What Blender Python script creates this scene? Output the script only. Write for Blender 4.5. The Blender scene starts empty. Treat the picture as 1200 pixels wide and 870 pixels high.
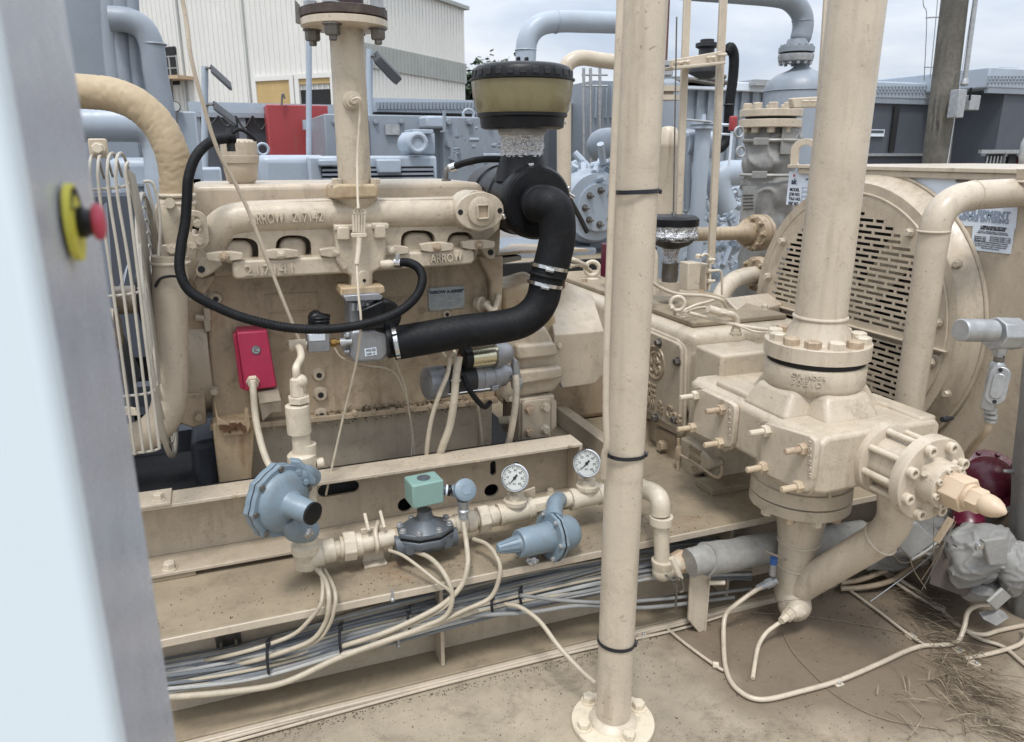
import bpy, bmesh, math, random
from mathutils import Vector, Matrix
random.seed(7)
SC = bpy.context.scene
COL = SC.collection

# ------------------------------------------------------------------ camera
CH, FPX = 1.7, 880.0                       # eye height in metres, focal length in photo pixels (1200 wide)
TH, YAW = math.atan(255/880), math.radians(20.9)
cam = bpy.data.cameras.new('camera'); camo = bpy.data.objects.new('camera', cam); COL.objects.link(camo)
cam.sensor_width = 36; cam.lens = 36*FPX/1200; cam.clip_start = 0.02; cam.clip_end = 3000
camo.location = (0, 0, CH); camo.rotation_euler = (math.pi/2-TH, 0, -YAW)
cam.dof.use_dof = True; cam.dof.focus_distance = 2.7; cam.dof.aperture_fstop = 8.5
SC.camera = camo
SC.render.resolution_x, SC.render.resolution_y = 1024, 742

# ------------------------------------------------------------------ sky, overcast
SUN_EL, SUN_ROT = math.radians(64), math.radians(-150)
W = bpy.data.worlds.new('World'); SC.world = W; W.use_nodes = True
nt = W.node_tree; N = nt.nodes; L = nt.links
for n in list(N): N.remove(n)
out = N.new('ShaderNodeOutputWorld'); bg = N.new('ShaderNodeBackground'); bg.inputs[1].default_value = 0.1
sky = N.new('ShaderNodeTexSky'); sky.sky_type = 'NISHITA'; sky.sun_disc = False
sky.sun_elevation = SUN_EL; sky.sun_rotation = SUN_ROT
tc = N.new('ShaderNodeTexCoord'); mp = N.new('ShaderNodeMapping'); mp.inputs['Scale'].default_value = (1, 1, 3.2)
L.new(tc.outputs['Generated'], mp.inputs['Vector'])
cn = N.new('ShaderNodeTexNoise'); cn.inputs['Scale'].default_value = 2.6; cn.inputs['Detail'].default_value = 7; cn.inputs['Roughness'].default_value = .52
cn.inputs['Distortion'].default_value = .35
L.new(mp.outputs[0], cn.inputs['Vector'])
cr = N.new('ShaderNodeValToRGB'); e = cr.color_ramp.elements
e[0].position = .34; e[0].color = (5.6, 6.5, 7.9, 1); e[1].position = .64; e[1].color = (10.2, 10.5, 10.9, 1)
L.new(cn.outputs[0], cr.inputs[0])
mx = N.new('ShaderNodeMix'); mx.data_type = 'RGBA'; mx.inputs[0].default_value = .93
L.new(sky.outputs[0], mx.inputs[6]); L.new(cr.outputs[0], mx.inputs[7])
# an overcast sky is brighter towards the zenith
sx = N.new('ShaderNodeSeparateXYZ'); L.new(tc.outputs['Generated'], sx.inputs[0])
mr = N.new('ShaderNodeMapRange'); mr.inputs[1].default_value = 0.0; mr.inputs[2].default_value = 1.0; mr.inputs[3].default_value = .86; mr.inputs[4].default_value = 2.3
L.new(sx.outputs[2], mr.inputs[0])
sc_ = N.new('ShaderNodeVectorMath'); sc_.operation = 'SCALE'
L.new(mx.outputs[2], sc_.inputs[0]); L.new(mr.outputs[0], sc_.inputs[3])
L.new(sc_.outputs[0], bg.inputs[0]); L.new(bg.outputs[0], out.inputs[0])

sun = bpy.data.lights.new('sun', 'SUN'); sun.energy = 2.3; sun.angle = math.radians(12); sun.color = (1, .98, .95)
suno = bpy.data.objects.new('sun', sun); COL.objects.link(suno)
sd = Vector((math.sin(SUN_ROT)*math.cos(SUN_EL), math.cos(SUN_ROT)*math.cos(SUN_EL), math.sin(SUN_EL)))
suno.rotation_euler = sd.to_track_quat('Z', 'Y').to_euler()
SC.view_settings.view_transform = 'Standard'; SC.view_settings.look = 'None'
SC.view_settings.exposure = 0.0; SC.view_settings.gamma = 1
SC.render.engine = 'CYCLES'; SC.cycles.diffuse_bounces = 2

# ------------------------------------------------------------------ surveying: a photo pixel meets a known plane
def ray(px, py):
    x = (px-600)/FPX; y = -(py-435)/FPX
    fh = math.cos(TH)+y*math.sin(TH); uz = -math.sin(TH)+y*math.cos(TH)
    return Vector((fh*math.sin(YAW)+x*math.cos(YAW), fh*math.cos(YAW)-x*math.sin(YAW), uz))
CAM = Vector((0, 0, CH))
def aY(px, py, Y): r = ray(px, py); return CAM+r*(Y/r.y)
def aX(px, py, X): r = ray(px, py); return CAM+r*(X/r.x)
def aZ(px, py, Z): r = ray(px, py); return CAM+r*((Z-CH)/r.z)
FW = Vector((math.sin(YAW)*math.cos(TH), math.cos(YAW)*math.cos(TH), -math.sin(TH)))
def mp_(p): return (Vector(p)-CAM).dot(FW)/FPX       # metres that one photo pixel spans at p
X, Y, Z = Vector((1, 0, 0)), Vector((0, 1, 0)), Vector((0, 0, 1))
V = Vector

# ------------------------------------------------------------------ objects
WL = {}
def tag(o, label=None, cat=None, group=None, kind=None):
    if label: o['label'] = label
    if cat: o['category'] = cat
    if group: o['group'] = group
    if kind: o['kind'] = kind
    return o
def thing(name, label, cat, loc=(0, 0, 0), group=None):
    o = bpy.data.objects.new(name, None); COL.objects.link(o); o.location = loc; o.empty_display_size = .05
    WL[o] = V(loc); return tag(o, label, cat, group)
def link(me, name, parent=None, loc=(0, 0, 0), quat=None):
    o = bpy.data.objects.new(name, me); COL.objects.link(o); loc = V(loc)
    WL[o] = loc
    if parent: o.parent = parent; o.location = loc-WL[parent]
    else: o.location = loc
    if quat is not None: o.rotation_mode = 'QUATERNION'; o.rotation_quaternion = quat
    return o
def frame(d):
    d = V(d).normalized(); u = d.cross(Z) if abs(d.z) < .95 else d.cross(X)
    u.normalize(); return u, d.cross(u).normalized(), d
def catmull(pts, res):
    P = [V(p) for p in pts]
    if len(P) < 3: return P
    P = [P[0]*2-P[1]]+P+[P[-1]*2-P[-2]]; o = []
    for i in range(1, len(P)-2):
        for k in range(res):
            t = k/res; a, b, c, d = P[i-1:i+3]
            o.append(.5*((2*b)+(c-a)*t+(2*a-5*b+4*c-d)*t*t+(3*b-a-3*c+d)*t**3))
    o.append(P[-2]); return o
class M:
    def __init__(s): s.b = bmesh.new()
    def add(s, vs, fs):
        v = [s.b.verts.new(p) for p in vs]
        for f in fs:
            try: s.b.faces.new([v[i] for i in f])
            except ValueError: pass
        return s
    def box(s, lo, hi):
        a, b = V(lo), V(hi)
        return s.add([(x, y, z) for x in (a.x, b.x) for y in (a.y, b.y) for z in (a.z, b.z)],
                     [(0, 1, 3, 2), (4, 6, 7, 5), (0, 4, 5, 1), (2, 3, 7, 6), (0, 2, 6, 4), (1, 5, 7, 3)])
    def obox(s, c, u, v, w, su, sv, sw):                # oriented box about c, full sizes
        c = V(c); u = V(u).normalized()*su/2; v = V(v).normalized()*sv/2; w = V(w).normalized()*sw/2
        return s.add([c+u*i+v*j+w*k for i in (-1, 1) for j in (-1, 1) for k in (-1, 1)],
                     [(0, 1, 3, 2), (4, 6, 7, 5), (0, 4, 5, 1), (2, 3, 7, 6), (0, 2, 6, 4), (1, 5, 7, 3)])
    def bar(s, p, q, w, h, up=Z):                       # rectangular bar from p to q
        p, q = V(p), V(q); d = (q-p).normalized(); a = d.cross(up).normalized(); b = a.cross(d)
        return s.obox((p+q)/2, d, a, b, (q-p).length, w, h)
    def lathe(s, o, d, prof, n=28, caps=True):          # prof: (distance along d, radius)
        u, v, d = frame(d); o = V(o); vs = []; fs = []
        for t, r in prof:
            for k in range(n):
                a = 2*math.pi*k/n; vs.append(o+d*t+(u*math.cos(a)+v*math.sin(a))*max(r, 1e-4))
        for i in range(len(prof)-1):
            for k in range(n): fs.append((i*n+k, i*n+(k+1) % n, (i+1)*n+(k+1) % n, (i+1)*n+k))
        if caps: fs.append(tuple(range(n))[::-1]); fs.append(tuple((len(prof)-1)*n+k for k in range(n)))
        return s.add(vs, fs)
    def cyl(s, p, q, r, r2=None, n=24):
        p, q = V(p), V(q); return s.lathe(p, q-p, [(0, r), ((q-p).length, r if r2 is None else r2)], n)
    def tube(s, pts, r, n=12, res=6, caps=True, bump=None):
        P = catmull(pts, res) if res > 1 else [V(p) for p in pts]
        vs = []; fs = []; m = len(P); u = None
        for i, p in enumerate(P):
            t = (P[min(i+1, m-1)]-P[max(i-1, 0)]).normalized()
            if u is None: u = frame(t)[0]
            u = (u-t*u.dot(t)).normalized(); v = t.cross(u)
            rr = r(i/(m-1)) if callable(r) else r
            for k in range(n):
                a = 2*math.pi*k/n; q = rr*(1+(bump(i, k) if bump else 0))
                vs.append(p+(u*math.cos(a)+v*math.sin(a))*q)
        for i in range(m-1):
            for k in range(n): fs.append((i*n+k, i*n+(k+1) % n, (i+1)*n+(k+1) % n, (i+1)*n+k))
        if caps: fs.append(tuple(range(n))[::-1]); fs.append(tuple((m-1)*n+k for k in range(n)))
        return s.add(vs, fs)
    def prism(s, pts, d):                               # planar outline pushed back by the vector d
        n = len(pts); d = V(d); a = [V(p) for p in pts]
        return s.add(a+[p+d for p in a], [tuple(range(n)), tuple(range(2*n-1, n-1, -1))]+[(i, n+i, n+(i+1) % n, (i+1) % n) for i in range(n)])
    def torus(s, c, d, R, r, n=32, m=8, a0=0, a1=2*math.pi):
        u, v, d = frame(d); c = V(c); full = abs(a1-a0-2*math.pi) < 1e-6
        pts = [c+(u*math.cos(a0+(a1-a0)*k/n)+v*math.sin(a0+(a1-a0)*k/n))*R for k in range(n+1)]
        return s.tube(pts, r, m, 1, not full)
    def ball(s, c, r, n=16, sc=(1, 1, 1)):
        mt = Matrix.Translation(c) @ Matrix.Diagonal((*sc, 1))
        bmesh.ops.create_uvsphere(s.b, u_segments=n, v_segments=max(6, n//2), radius=r, matrix=mt); return s
    def hexa(s, p, d, r, h, cham=True):                 # hexagon prism, width over corners 2r
        u, v, d = frame(d); p = V(p); prof = [(0, r), (h*.85, r), (h, r*.88)] if cham else [(0, r), (h, r)]
        return s.lathe(p, d, prof, 6)
    def build(s, name, mat, parent=None, bevel=0, seg=2, ang=38, loc=None, sub=0):
        bmesh.ops.recalc_face_normals(s.b, faces=s.b.faces)
        vs = s.b.verts
        lo = V([min(v.co[i] for v in vs) for i in range(3)]); hi = V([max(v.co[i] for v in vs) for i in range(3)])
        c = (lo+hi)/2 if loc is None else V(loc)
        bmesh.ops.translate(s.b, verts=vs, vec=-c)
        me = bpy.data.meshes.new(name); s.b.to_mesh(me); s.b.free()
        me.materials.append(mat)
        for p in me.polygons: p.use_smooth = True
        me.set_sharp_from_angle(angle=math.radians(ang))
        o = link(me, name, parent, c)
        if bevel:
            b = o.modifiers.new('bevel', 'BEVEL'); b.width = bevel; b.segments = seg; b.limit_method = 'ANGLE'; b.angle_limit = math.radians(35)
            b.harden_normals = False
        if sub:
            b = o.modifiers.new('sub', 'SUBSURF'); b.levels = sub; b.render_levels = sub
        return o
BOLTS = {}
def bolt(parent, p, d, r=.014, h=None, mat=None, stud=0, washer=True, name='bolt'):
    if mat.name == 'tan_fitting_paint' and random.random() < .35: mat = rustbolt
    h = h or r*1.15; key = (round(r, 4), round(h, 4), mat.name, round(stud, 3), washer, name)
    if key not in BOLTS:
        m = M(); z0 = 0
        if washer: m.cyl((0, 0, 0), (0, 0, r*.2), r*1.25, n=16); z0 = r*.2
        m.hexa((0, 0, z0), Z, r, h)
        if stud: m.cyl((0, 0, z0+h*.5), (0, 0, z0+h+stud), r*.52, n=10); m.cyl((0, 0, z0+h+stud), (0, 0, z0+h+stud+r*.12), r*.52, r*.4, n=10)
        bmesh.ops.recalc_face_normals(m.b, faces=m.b.faces)
        me = bpy.data.meshes.new(name); m.b.to_mesh(me); m.b.free(); me.materials.append(mat)
        for f in me.polygons: f.use_smooth = True
        me.set_sharp_from_angle(angle=math.radians(30)); BOLTS[key] = me
    q = V(d).normalized().to_track_quat('Z', 'Y') @ Matrix.Rotation(random.random()*1.05, 3, 'Z').to_quaternion()
    return link(BOLTS[key], name, parent, p, q)
def ringbolts(parent, c, d, R, n, r, mat, a0=0, stud=0, name='bolt', h=None, washer=True):
    u, v, d = frame(d)
    return [bolt(parent, V(c)+(u*math.cos(a0+2*math.pi*k/n)+v*math.sin(a0+2*math.pi*k/n))*R, d, r, h, mat, stud, washer, name) for k in range(n)]
def text(body, name, mat, parent, p, u, v, size, ext=.001, align='CENTER', kern=1, bev=0, off=0, wid=None):
    cu = bpy.data.curves.new(name, 'FONT'); cu.body = body; cu.size = size; cu.extrude = ext; cu.align_x = align; cu.align_y = 'CENTER'
    cu.space_character = kern; cu.resolution_u = 3; cu.bevel_depth = bev; cu.offset = off
    t = bpy.data.objects.new('tmp', cu); COL.objects.link(t)
    bpy.context.view_layer.update()
    me = bpy.data.meshes.new_from_object(t.evaluated_get(bpy.context.evaluated_depsgraph_get()))
    if wid:
        xs = [q.co.x for q in me.vertices]; k = wid/(max(xs)-min(xs))
        for q in me.vertices: q.co.x *= k
    bpy.data.objects.remove(t); me.materials.clear(); me.materials.append(mat)
    u, v = V(u).normalized(), V(v).normalized(); w = u.cross(v)
    R = Matrix((u, v, w)).transposed()
    return link(me, name, parent, p, R.to_quaternion())
def YP(pts, Yp): return [aY(a, b, Yp) for a, b in pts]       # outlines on a wall-like plane at depth Yp
def XP(pts, Xp): return [aX(a, b, Xp) for a, b in pts]
def TP(pts): return [aY(a, b, c) for a, b, c in pts]
def rrect(w, h, r, n=4):
    o = []
    for cx, cy, a0 in ((w/2-r, h/2-r, 0), (-w/2+r, h/2-r, 90), (-w/2+r, -h/2+r, 180), (w/2-r, -h/2+r, 270)):
        for k in range(n+1): a = math.radians(a0+90*k/n); o.append((cx+r*math.cos(a), cy+r*math.sin(a)))
    return o
def plate(m, c, u, v, w, h, t, r=.01, n=4):                  # rounded plate, its face at c, thickness t pushed away from the face
    u, v = V(u).normalized(), V(v).normalized(); d = u.cross(v)
    return m.prism([V(c)+u*a+v*b for a, b in rrect(w, h, r, n)], -d*t)

# ------------------------------------------------------------------ materials
def lin(r, g, b): return tuple(((c/255+.055)/1.055)**2.4 if c > 10 else c/255/12.92 for c in (r, g, b))
MATS = {}
def mat(name, col, rough=.5, metal=0, var=.12, scale=9, dirt=.0, dirtc=(.16, .12, .075), dust=0, dustc=(.33, .27, .19), bump=.0, bscale=120, rust=0, spec=.5, streak=0, coat=0, em=0, chips=0, bdist=.0016):
    m = bpy.data.materials.new(name); m.use_nodes = True; t = m.node_tree; n = t.nodes; l = t.links
    p = n['Principled BSDF']; p.inputs['Metallic'].default_value = metal; p.inputs['Specular IOR Level'].default_value = spec
    p.inputs['Coat Weight'].default_value = coat
    tc = n.new('ShaderNodeTexCoord'); oi = n.new('ShaderNodeObjectInfo')
    ad = n.new('ShaderNodeVectorMath'); ad.operation = 'ADD'; l.new(tc.outputs['Object'], ad.inputs[0]); l.new(oi.outputs['Location'], ad.inputs[1])
    def noise(s, det=5, rg=.6, vec=None, dist=0):
        q = n.new('ShaderNodeTexNoise'); q.inputs['Scale'].default_value = s; q.inputs['Detail'].default_value = det; q.inputs['Roughness'].default_value = rg
        q.inputs['Distortion'].default_value = dist; l.new(vec or ad.outputs[0], q.inputs['Vector']); return q.outputs[0]
    def rng(src, a, b, c=0, d=1):
        q = n.new('ShaderNodeMapRange'); q.inputs[1].default_value = a; q.inputs[2].default_value = b; q.inputs[3].default_value = c; q.inputs[4].default_value = d
        l.new(src, q.inputs[0]); return q.outputs[0]
    def mul(a, b):
        q = n.new('ShaderNodeMath'); q.operation = 'MULTIPLY'; l.new(a, q.inputs[0])
        if isinstance(b, (int, float)): q.inputs[1].default_value = b
        else: l.new(b, q.inputs[1])
        return q.outputs[0]
    def mix(f, a, b, mode='MIX'):
        q = n.new('ShaderNodeMix'); q.data_type = 'RGBA'; q.blend_type = mode
        if isinstance(f, (int, float)): q.inputs[0].default_value = f
        else: l.new(f, q.inputs[0])
        for s, i in ((a, 6), (b, 7)):
            if isinstance(s, tuple): q.inputs[i].default_value = (*s[:3], 1)
            else: l.new(s, q.inputs[i])
        return q.outputs[2]
    big = noise(scale, 6, .62)
    c = mix(rng(big, .3, .7), tuple(x*(1-var) for x in col), tuple(min(1, x*(1+var*.7)) for x in col))
    fine = noise(scale*9, 4, .7)
    c = mix(mul(rng(fine, .45, .75), var*1.2), c, tuple(x*.55 for x in col))
    if streak:                                            # run-off marks: noise drawn out along the vertical
        sm = n.new('ShaderNodeMapping'); sm.inputs['Scale'].default_value = (26, 26, 2.2); l.new(ad.outputs[0], sm.inputs[0])
        s1 = noise(1, 4, .6, sm.outputs[0]); c = mix(mul(mul(rng(s1, .52, .72), rng(big, .4, .6)), streak), c, dirtc)
    if dirt:
        d1 = noise(scale*1.7, 9, .72, None, .6); d2 = noise(scale*14, 3, .6)
        c = mix(mul(mul(rng(d1, .5, .72), rng(d2, .25, .6)), dirt), c, dirtc)
    if rust:
        r1 = noise(scale*.8, 8, .7, None, .3); c = mix(mul(rng(r1, .6, .72), rust), c, (.21, .075, .02))
    if dust:
        ge = n.new('ShaderNodeNewGeometry'); sp = n.new('ShaderNodeSeparateXYZ'); l.new(ge.outputs['True Normal'], sp.inputs[0])
        up = rng(sp.outputs[2], .75, .97); d3 = noise(scale*3, 8, .7, None, .3)
        c = mix(mul(mul(up, rng(d3, .36, .6)), dust), c, dustc)
    if chips:                                             # paint knocked off down to dark rusty metal
        k1 = noise(scale*11, 3, .55, None, .5); k2 = noise(scale*1.3, 3, .5)
        c = mix(mul(mul(rng(k1, .665, .69), rng(k2, .45, .6)), chips), c, (.075, .04, .02))
        k3 = noise(scale*26, 2, .5); c = mix(mul(rng(k3, .7, .73), chips*.8), c, (.09, .06, .04))
    l.new(c, p.inputs['Base Color'])
    l.new(rng(fine, .3, .7, max(.03, rough-.09), min(1, rough+.1)), p.inputs['Roughness'])
    if bump:
        bp = n.new('ShaderNodeBump'); bp.inputs['Strength'].default_value = min(1, bump); bp.inputs['Distance'].default_value = bdist
        l.new(noise(bscale, 5, .65), bp.inputs['Height']); l.new(bp.outputs[0], p.inputs['Normal'])
    if em: p.inputs['Emission Color'].default_value = (*col, 1); p.inputs['Emission Strength'].default_value = em
    MATS[name] = m; return m

TANC = lin(184, 170, 150)
tan = mat('tan_paint', TANC, .34, var=.13, scale=7, dirt=.5, dust=.35, bump=.18, bscale=160, streak=.38, chips=.5)
tanpipe = mat('tan_pipe_paint', lin(192, 179, 160), .32, var=.1, scale=5, dirt=.38, bump=.22, bscale=210, streak=.4, dirtc=(.2, .15, .1), chips=.45)
tancast = mat('tan_cast_paint', lin(188, 175, 155), .33, var=.13, scale=8, dirt=.6, dust=.3, bump=.85, bscale=95, chips=.45, streak=.2)
tandirty = mat('tan_oily_paint', lin(172, 154, 130), .32, var=.14, scale=6, dirt=.8, dirtc=(.1, .075, .045), bump=.35, bscale=110, rust=.45, streak=.55)
rustbolt = mat('rust_spotted_fastener', lin(178, 158, 134), .5, var=.3, scale=26, dirt=.7, dirtc=(.2, .09, .04), rust=.45, chips=.8)
rusttan = mat('rust_streaked_paint', lin(178, 158, 128), .5, var=.15, scale=9, dirt=.6, dirtc=(.19, .085, .03), bump=.3, rust=.5, streak=1, chips=.5)
tandust = mat('tan_dusty_deck', lin(148, 134, 112), .75, var=.2, scale=4.5, dirt=.8, dirtc=(.12, .09, .055), bump=.6, bscale=70, rust=.5)
tanfit = mat('tan_fitting_paint', lin(200, 188, 168), .38, var=.1, scale=14, dirt=.5, bump=.25, bscale=140, chips=.5)
tanpink = mat('tan_pinkish_paint', lin(196, 174, 148), .42, var=.07, scale=10, dirt=.15, bump=.3, bscale=140)
galv = mat('galvanised_steel', lin(172, 174, 175), .38, metal=.55, var=.22, scale=22, dirt=.3, bump=.15)
alu = mat('cast_aluminium', lin(150, 152, 156), .42, metal=.55, var=.1, scale=20, dirt=.35, dirtc=(.06, .055, .05), bump=.5, bscale=220)
chrome = mat('bright_steel', lin(205, 205, 205), .16, metal=1, var=.05, scale=20)
gold = mat('yellow_zinc_plate', lin(196, 190, 164), .2, metal=.95, var=.1, scale=18)
steel = mat('bare_steel', lin(120, 116, 110), .45, metal=.7, var=.3, scale=20, rust=.4)
rubber = mat('black_rubber_hose', (.0045, .005, .0065), .6, var=.3, scale=12, dirt=.35, dirtc=(.045, .042, .038), bump=.25, bscale=200, spec=.25)
blackpl = mat('black_plastic', (.006, .0065, .008), .38, var=.2, scale=12, dirt=.3, dirtc=(.04, .038, .035), spec=.3)
darkmetal = mat('dark_metal', (.02, .021, .024), .5, var=.3, scale=10, dirt=.3, dirtc=(.08, .07, .06))
dark = mat('dark_interior', (.014, .014, .015), .8, var=.3, scale=5)
void = mat('black_parts_and_shade', (.006, .006, .007), .6, var=.3, scale=5)  # black for gaskets and holes, also painted shade under the engine
bowl = mat('tinted_bowl', lin(128, 119, 88), .22, var=.12, scale=6, dirt=.25, coat=.3)
foil = mat('aluminium_foil', lin(205, 205, 206), .24, metal=1, var=.1, scale=30, bump=1, bscale=26, bdist=.03)
bluep = mat('regulator_blue', lin(118, 134, 145), .4, var=.12, scale=16, dirt=.5, chips=.3, bump=.35, bscale=200)
teal = mat('teal_coil_cover', lin(126, 156, 148), .45, var=.05, scale=20, dirt=.15)
greyv = mat('grey_valve_body', lin(92, 98, 104), .4, metal=.25, var=.1, scale=20, dirt=.3, bump=.4)
magenta = mat('magenta_box_paint', lin(166, 42, 76), .45, var=.09, scale=14, dirt=.1, streak=.12, dirtc=(.3, .1, .12))
wine = mat('wine_red_valve', lin(88, 20, 42), .3, var=.12, scale=14, dirt=.2)
white = mat('white_sticker', lin(214, 222, 232), .45, var=.04, scale=20, dirt=.08)
navy = mat('navy_print', lin(20, 30, 66), .5, var=0)
greyink = mat('faded_grey_print', lin(134, 146, 164), .5, var=0)
redink = mat('red_print', lin(190, 40, 50), .5, var=0)
blackink = mat('black_print', (.01, .01, .012), .5, var=0)
dial = mat('gauge_dial', lin(196, 199, 194), .4, var=.02)
bluegrey = mat('blue_grey_paint', lin(134, 142, 151), .42, var=.1, scale=2.5, dirt=.35, streak=.45, dirtc=(.2, .19, .18), bump=.05)
bluelight = mat('pale_blue_paint', lin(160, 170, 181), .4, var=.09, scale=3, dirt=.3, streak=.35, dirtc=(.25, .24, .22))
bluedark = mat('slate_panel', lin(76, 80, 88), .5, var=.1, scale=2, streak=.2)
cable = mat('grey_cable', lin(138, 138, 136), .5, var=.14, scale=20, dirt=.3)
cablel = mat('pale_cable', lin(176, 165, 145), .5, var=.1, scale=16, dirt=.4)
blanket = mat('grey_blanket_cloth', lin(142, 141, 138), .62, var=.2, scale=9, dirt=.45, dirtc=(.12, .1, .08), bump=.6, bscale=260)
wrap = mat('grey_tape_wrap', lin(156, 155, 150), .5, metal=.1, var=.2, scale=12, dirt=.5, bump=.5, bscale=60)
tie = mat('black_nylon', (.012, .014, .02), .35, var=.1)
glass = mat('clear_cover', lin(200, 205, 205), .05, var=0)
# ================================================================== ground
def concrete():
    m = mat('old_concrete', lin(160, 148, 128), .85, var=.28, scale=2.2, dirt=1, dirtc=(.10, .072, .045), bump=1, bscale=45)
    t = m.node_tree; n = t.nodes; l = t.links; p = n['Principled BSDF']; src = p.inputs['Base Color'].links[0].from_socket
    tc = n.new('ShaderNodeTexCoord')
    v = n.new('ShaderNodeTexVoronoi'); v.inputs['Scale'].default_value = 95; l.new(tc.outputs['Object'], v.inputs[0])
    r = n.new('ShaderNodeMapRange'); r.inputs[1].default_value = .1; r.inputs[2].default_value = .24; r.inputs[3].default_value = 1; r.inputs[4].default_value = 0; l.new(v.outputs[0], r.inputs[0])
    q = n.new('ShaderNodeTexNoise'); q.inputs['Scale'].default_value = 21; q.inputs['Detail'].default_value = 6; l.new(tc.outputs['Object'], q.inputs[0])
    r2 = n.new('ShaderNodeMapRange'); r2.inputs[1].default_value = .44; r2.inputs[2].default_value = .56; l.new(q.outputs[0], r2.inputs[0])
    mu = n.new('ShaderNodeMath'); mu.operation = 'MULTIPLY'; l.new(r.outputs[0], mu.inputs[0]); l.new(r2.outputs[0], mu.inputs[1])
    mi = n.new('ShaderNodeMix'); mi.data_type = 'RGBA'; l.new(mu.outputs[0], mi.inputs[0]); l.new(src, mi.inputs[6]); mi.inputs[7].default_value = (.07, .06, .05, 1)
    # an oily brown stain of its own outline round the compressor drain and a paler worn strip beside it
    mp2 = n.new('ShaderNodeMapping'); mp2.inputs['Location'].default_value = (-.55, 1.50, 0); mp2.inputs['Scale'].default_value = (1, 1, 0); l.new(tc.outputs['Object'], mp2.inputs[0])
    q3 = n.new('ShaderNodeTexNoise'); q3.inputs['Scale'].default_value = 3; q3.inputs['Detail'].default_value = 7; l.new(tc.outputs['Object'], q3.inputs[0])
    ln = n.new('ShaderNodeVectorMath'); ln.operation = 'LENGTH'; l.new(mp2.outputs[0], ln.inputs[0])
    sb = n.new('ShaderNodeMath'); sb.operation = 'MULTIPLY_ADD'; l.new(q3.outputs[0], sb.inputs[0]); sb.inputs[1].default_value = .55; l.new(ln.outputs['Value'], sb.inputs[2])
    r3 = n.new('ShaderNodeMapRange'); r3.inputs[1].default_value = .88; r3.inputs[2].default_value = 1.08; r3.inputs[3].default_value = .82; r3.inputs[4].default_value = 0; l.new(sb.outputs[0], r3.inputs[0])
    m2 = n.new('ShaderNodeMix'); m2.data_type = 'RGBA'; l.new(r3.outputs[0], m2.inputs[0]); l.new(mi.outputs[2], m2.inputs[6]); m2.inputs[7].default_value = (.15, .11, .075, 1)
    l.new(m2.outputs[2], p.inputs['Base Color'])
    return m
conc = concrete()
asph = mat('yard_ground', lin(120, 116, 110), .9, var=.2, scale=.6, dirt=.5, bump=.6, bscale=40)
g = M().add([(-600, -300, -.06), (600, -300, -.06), (600, 900, -.06), (-600, 900, -.06)], [(0, 1, 2, 3)]).build('ground', asph); tag(g, kind='structure')
g = M().box((-7, -4, -.3), (10, 11, 0)).build('concrete_pad', conc); tag(g, kind='structure')

# ================================================================== warehouse
shed = mat('cream_sheet_cladding', lin(216, 214, 208), .6, var=.05, scale=.5, streak=.3, dirtc=(.35, .33, .3))
shedg = mat('weathered_skylight_sheet', lin(158, 160, 156), .6, var=.12, scale=.6, streak=.8, dirtc=(.2, .2, .18))
doorm = mat('ochre_roller_door', lin(186, 158, 108), .6, var=.08, scale=1, streak=.2)
C0 = V((7.6, 44.4, 0)); d2 = V((.7266, .687, 0)); d1 = V((-.687, .7266, 0)); nrm2 = V((.687, -.7266, 0)); nrm1 = V((-.7266, -.687, 0))
def hit(px, py, o, n_): r = ray(px, py); return CAM+r*((o-CAM).dot(n_)/r.dot(n_))
E2 = hit(545, 100, C0, nrm2); S2 = (E2-C0).dot(d2); ZT = hit(545, 12, C0, nrm2).z
wh = thing('warehouse', 'tall cream metal warehouse with ochre roller doors behind the yard', 'warehouse', C0)
m = M(); a = C0; b = C0+d2*S2; c = b+d1*38; d = a+d1*38
m.prism([V((p.x, p.y, 0)) for p in (a, b, c, d)], Z*ZT); m.build('wall', shed, wh)
m = M()
for k in range(int(S2/.38)): p = a+d2*(k*.38+.2); m.obox(p+nrm2*.02+Z*ZT/2, d2, nrm2, Z, .09, .05, ZT-.1)
for k in range(95): p = a+d1*(k*.38+.2); m.obox(p+nrm1*.02+Z*ZT/2, d1, nrm1, Z, .09, .05, ZT-.1)
o = m.build('cladding_rib', shed, wh); tag(o, kind='stuff')
zb0, zb1 = hit(543, 98, C0, nrm2).z, hit(543, 75, C0, nrm2).z
m = M().obox(C0+d2*S2/2+nrm2*.08+Z*(zb0+zb1)/2, d2, nrm2, Z, S2, .12, zb1-zb0)
m.build('skylight_band', shedg, wh)
m = M()
for k in range(int(S2/.38)): m.obox(a+d2*(k*.38+.02)+nrm2*.16+Z*(zb0+zb1)/2, d2, nrm2, Z, .08, .05, zb1-zb0)
o = m.build('skylight_rib', shedg, wh); tag(o, kind='stuff')
M().obox(C0+d2*S2/2+Z*(ZT+.1), d2, nrm2, Z, S2+.5, .6, .22).build('gutter', shedg, wh)
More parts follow.
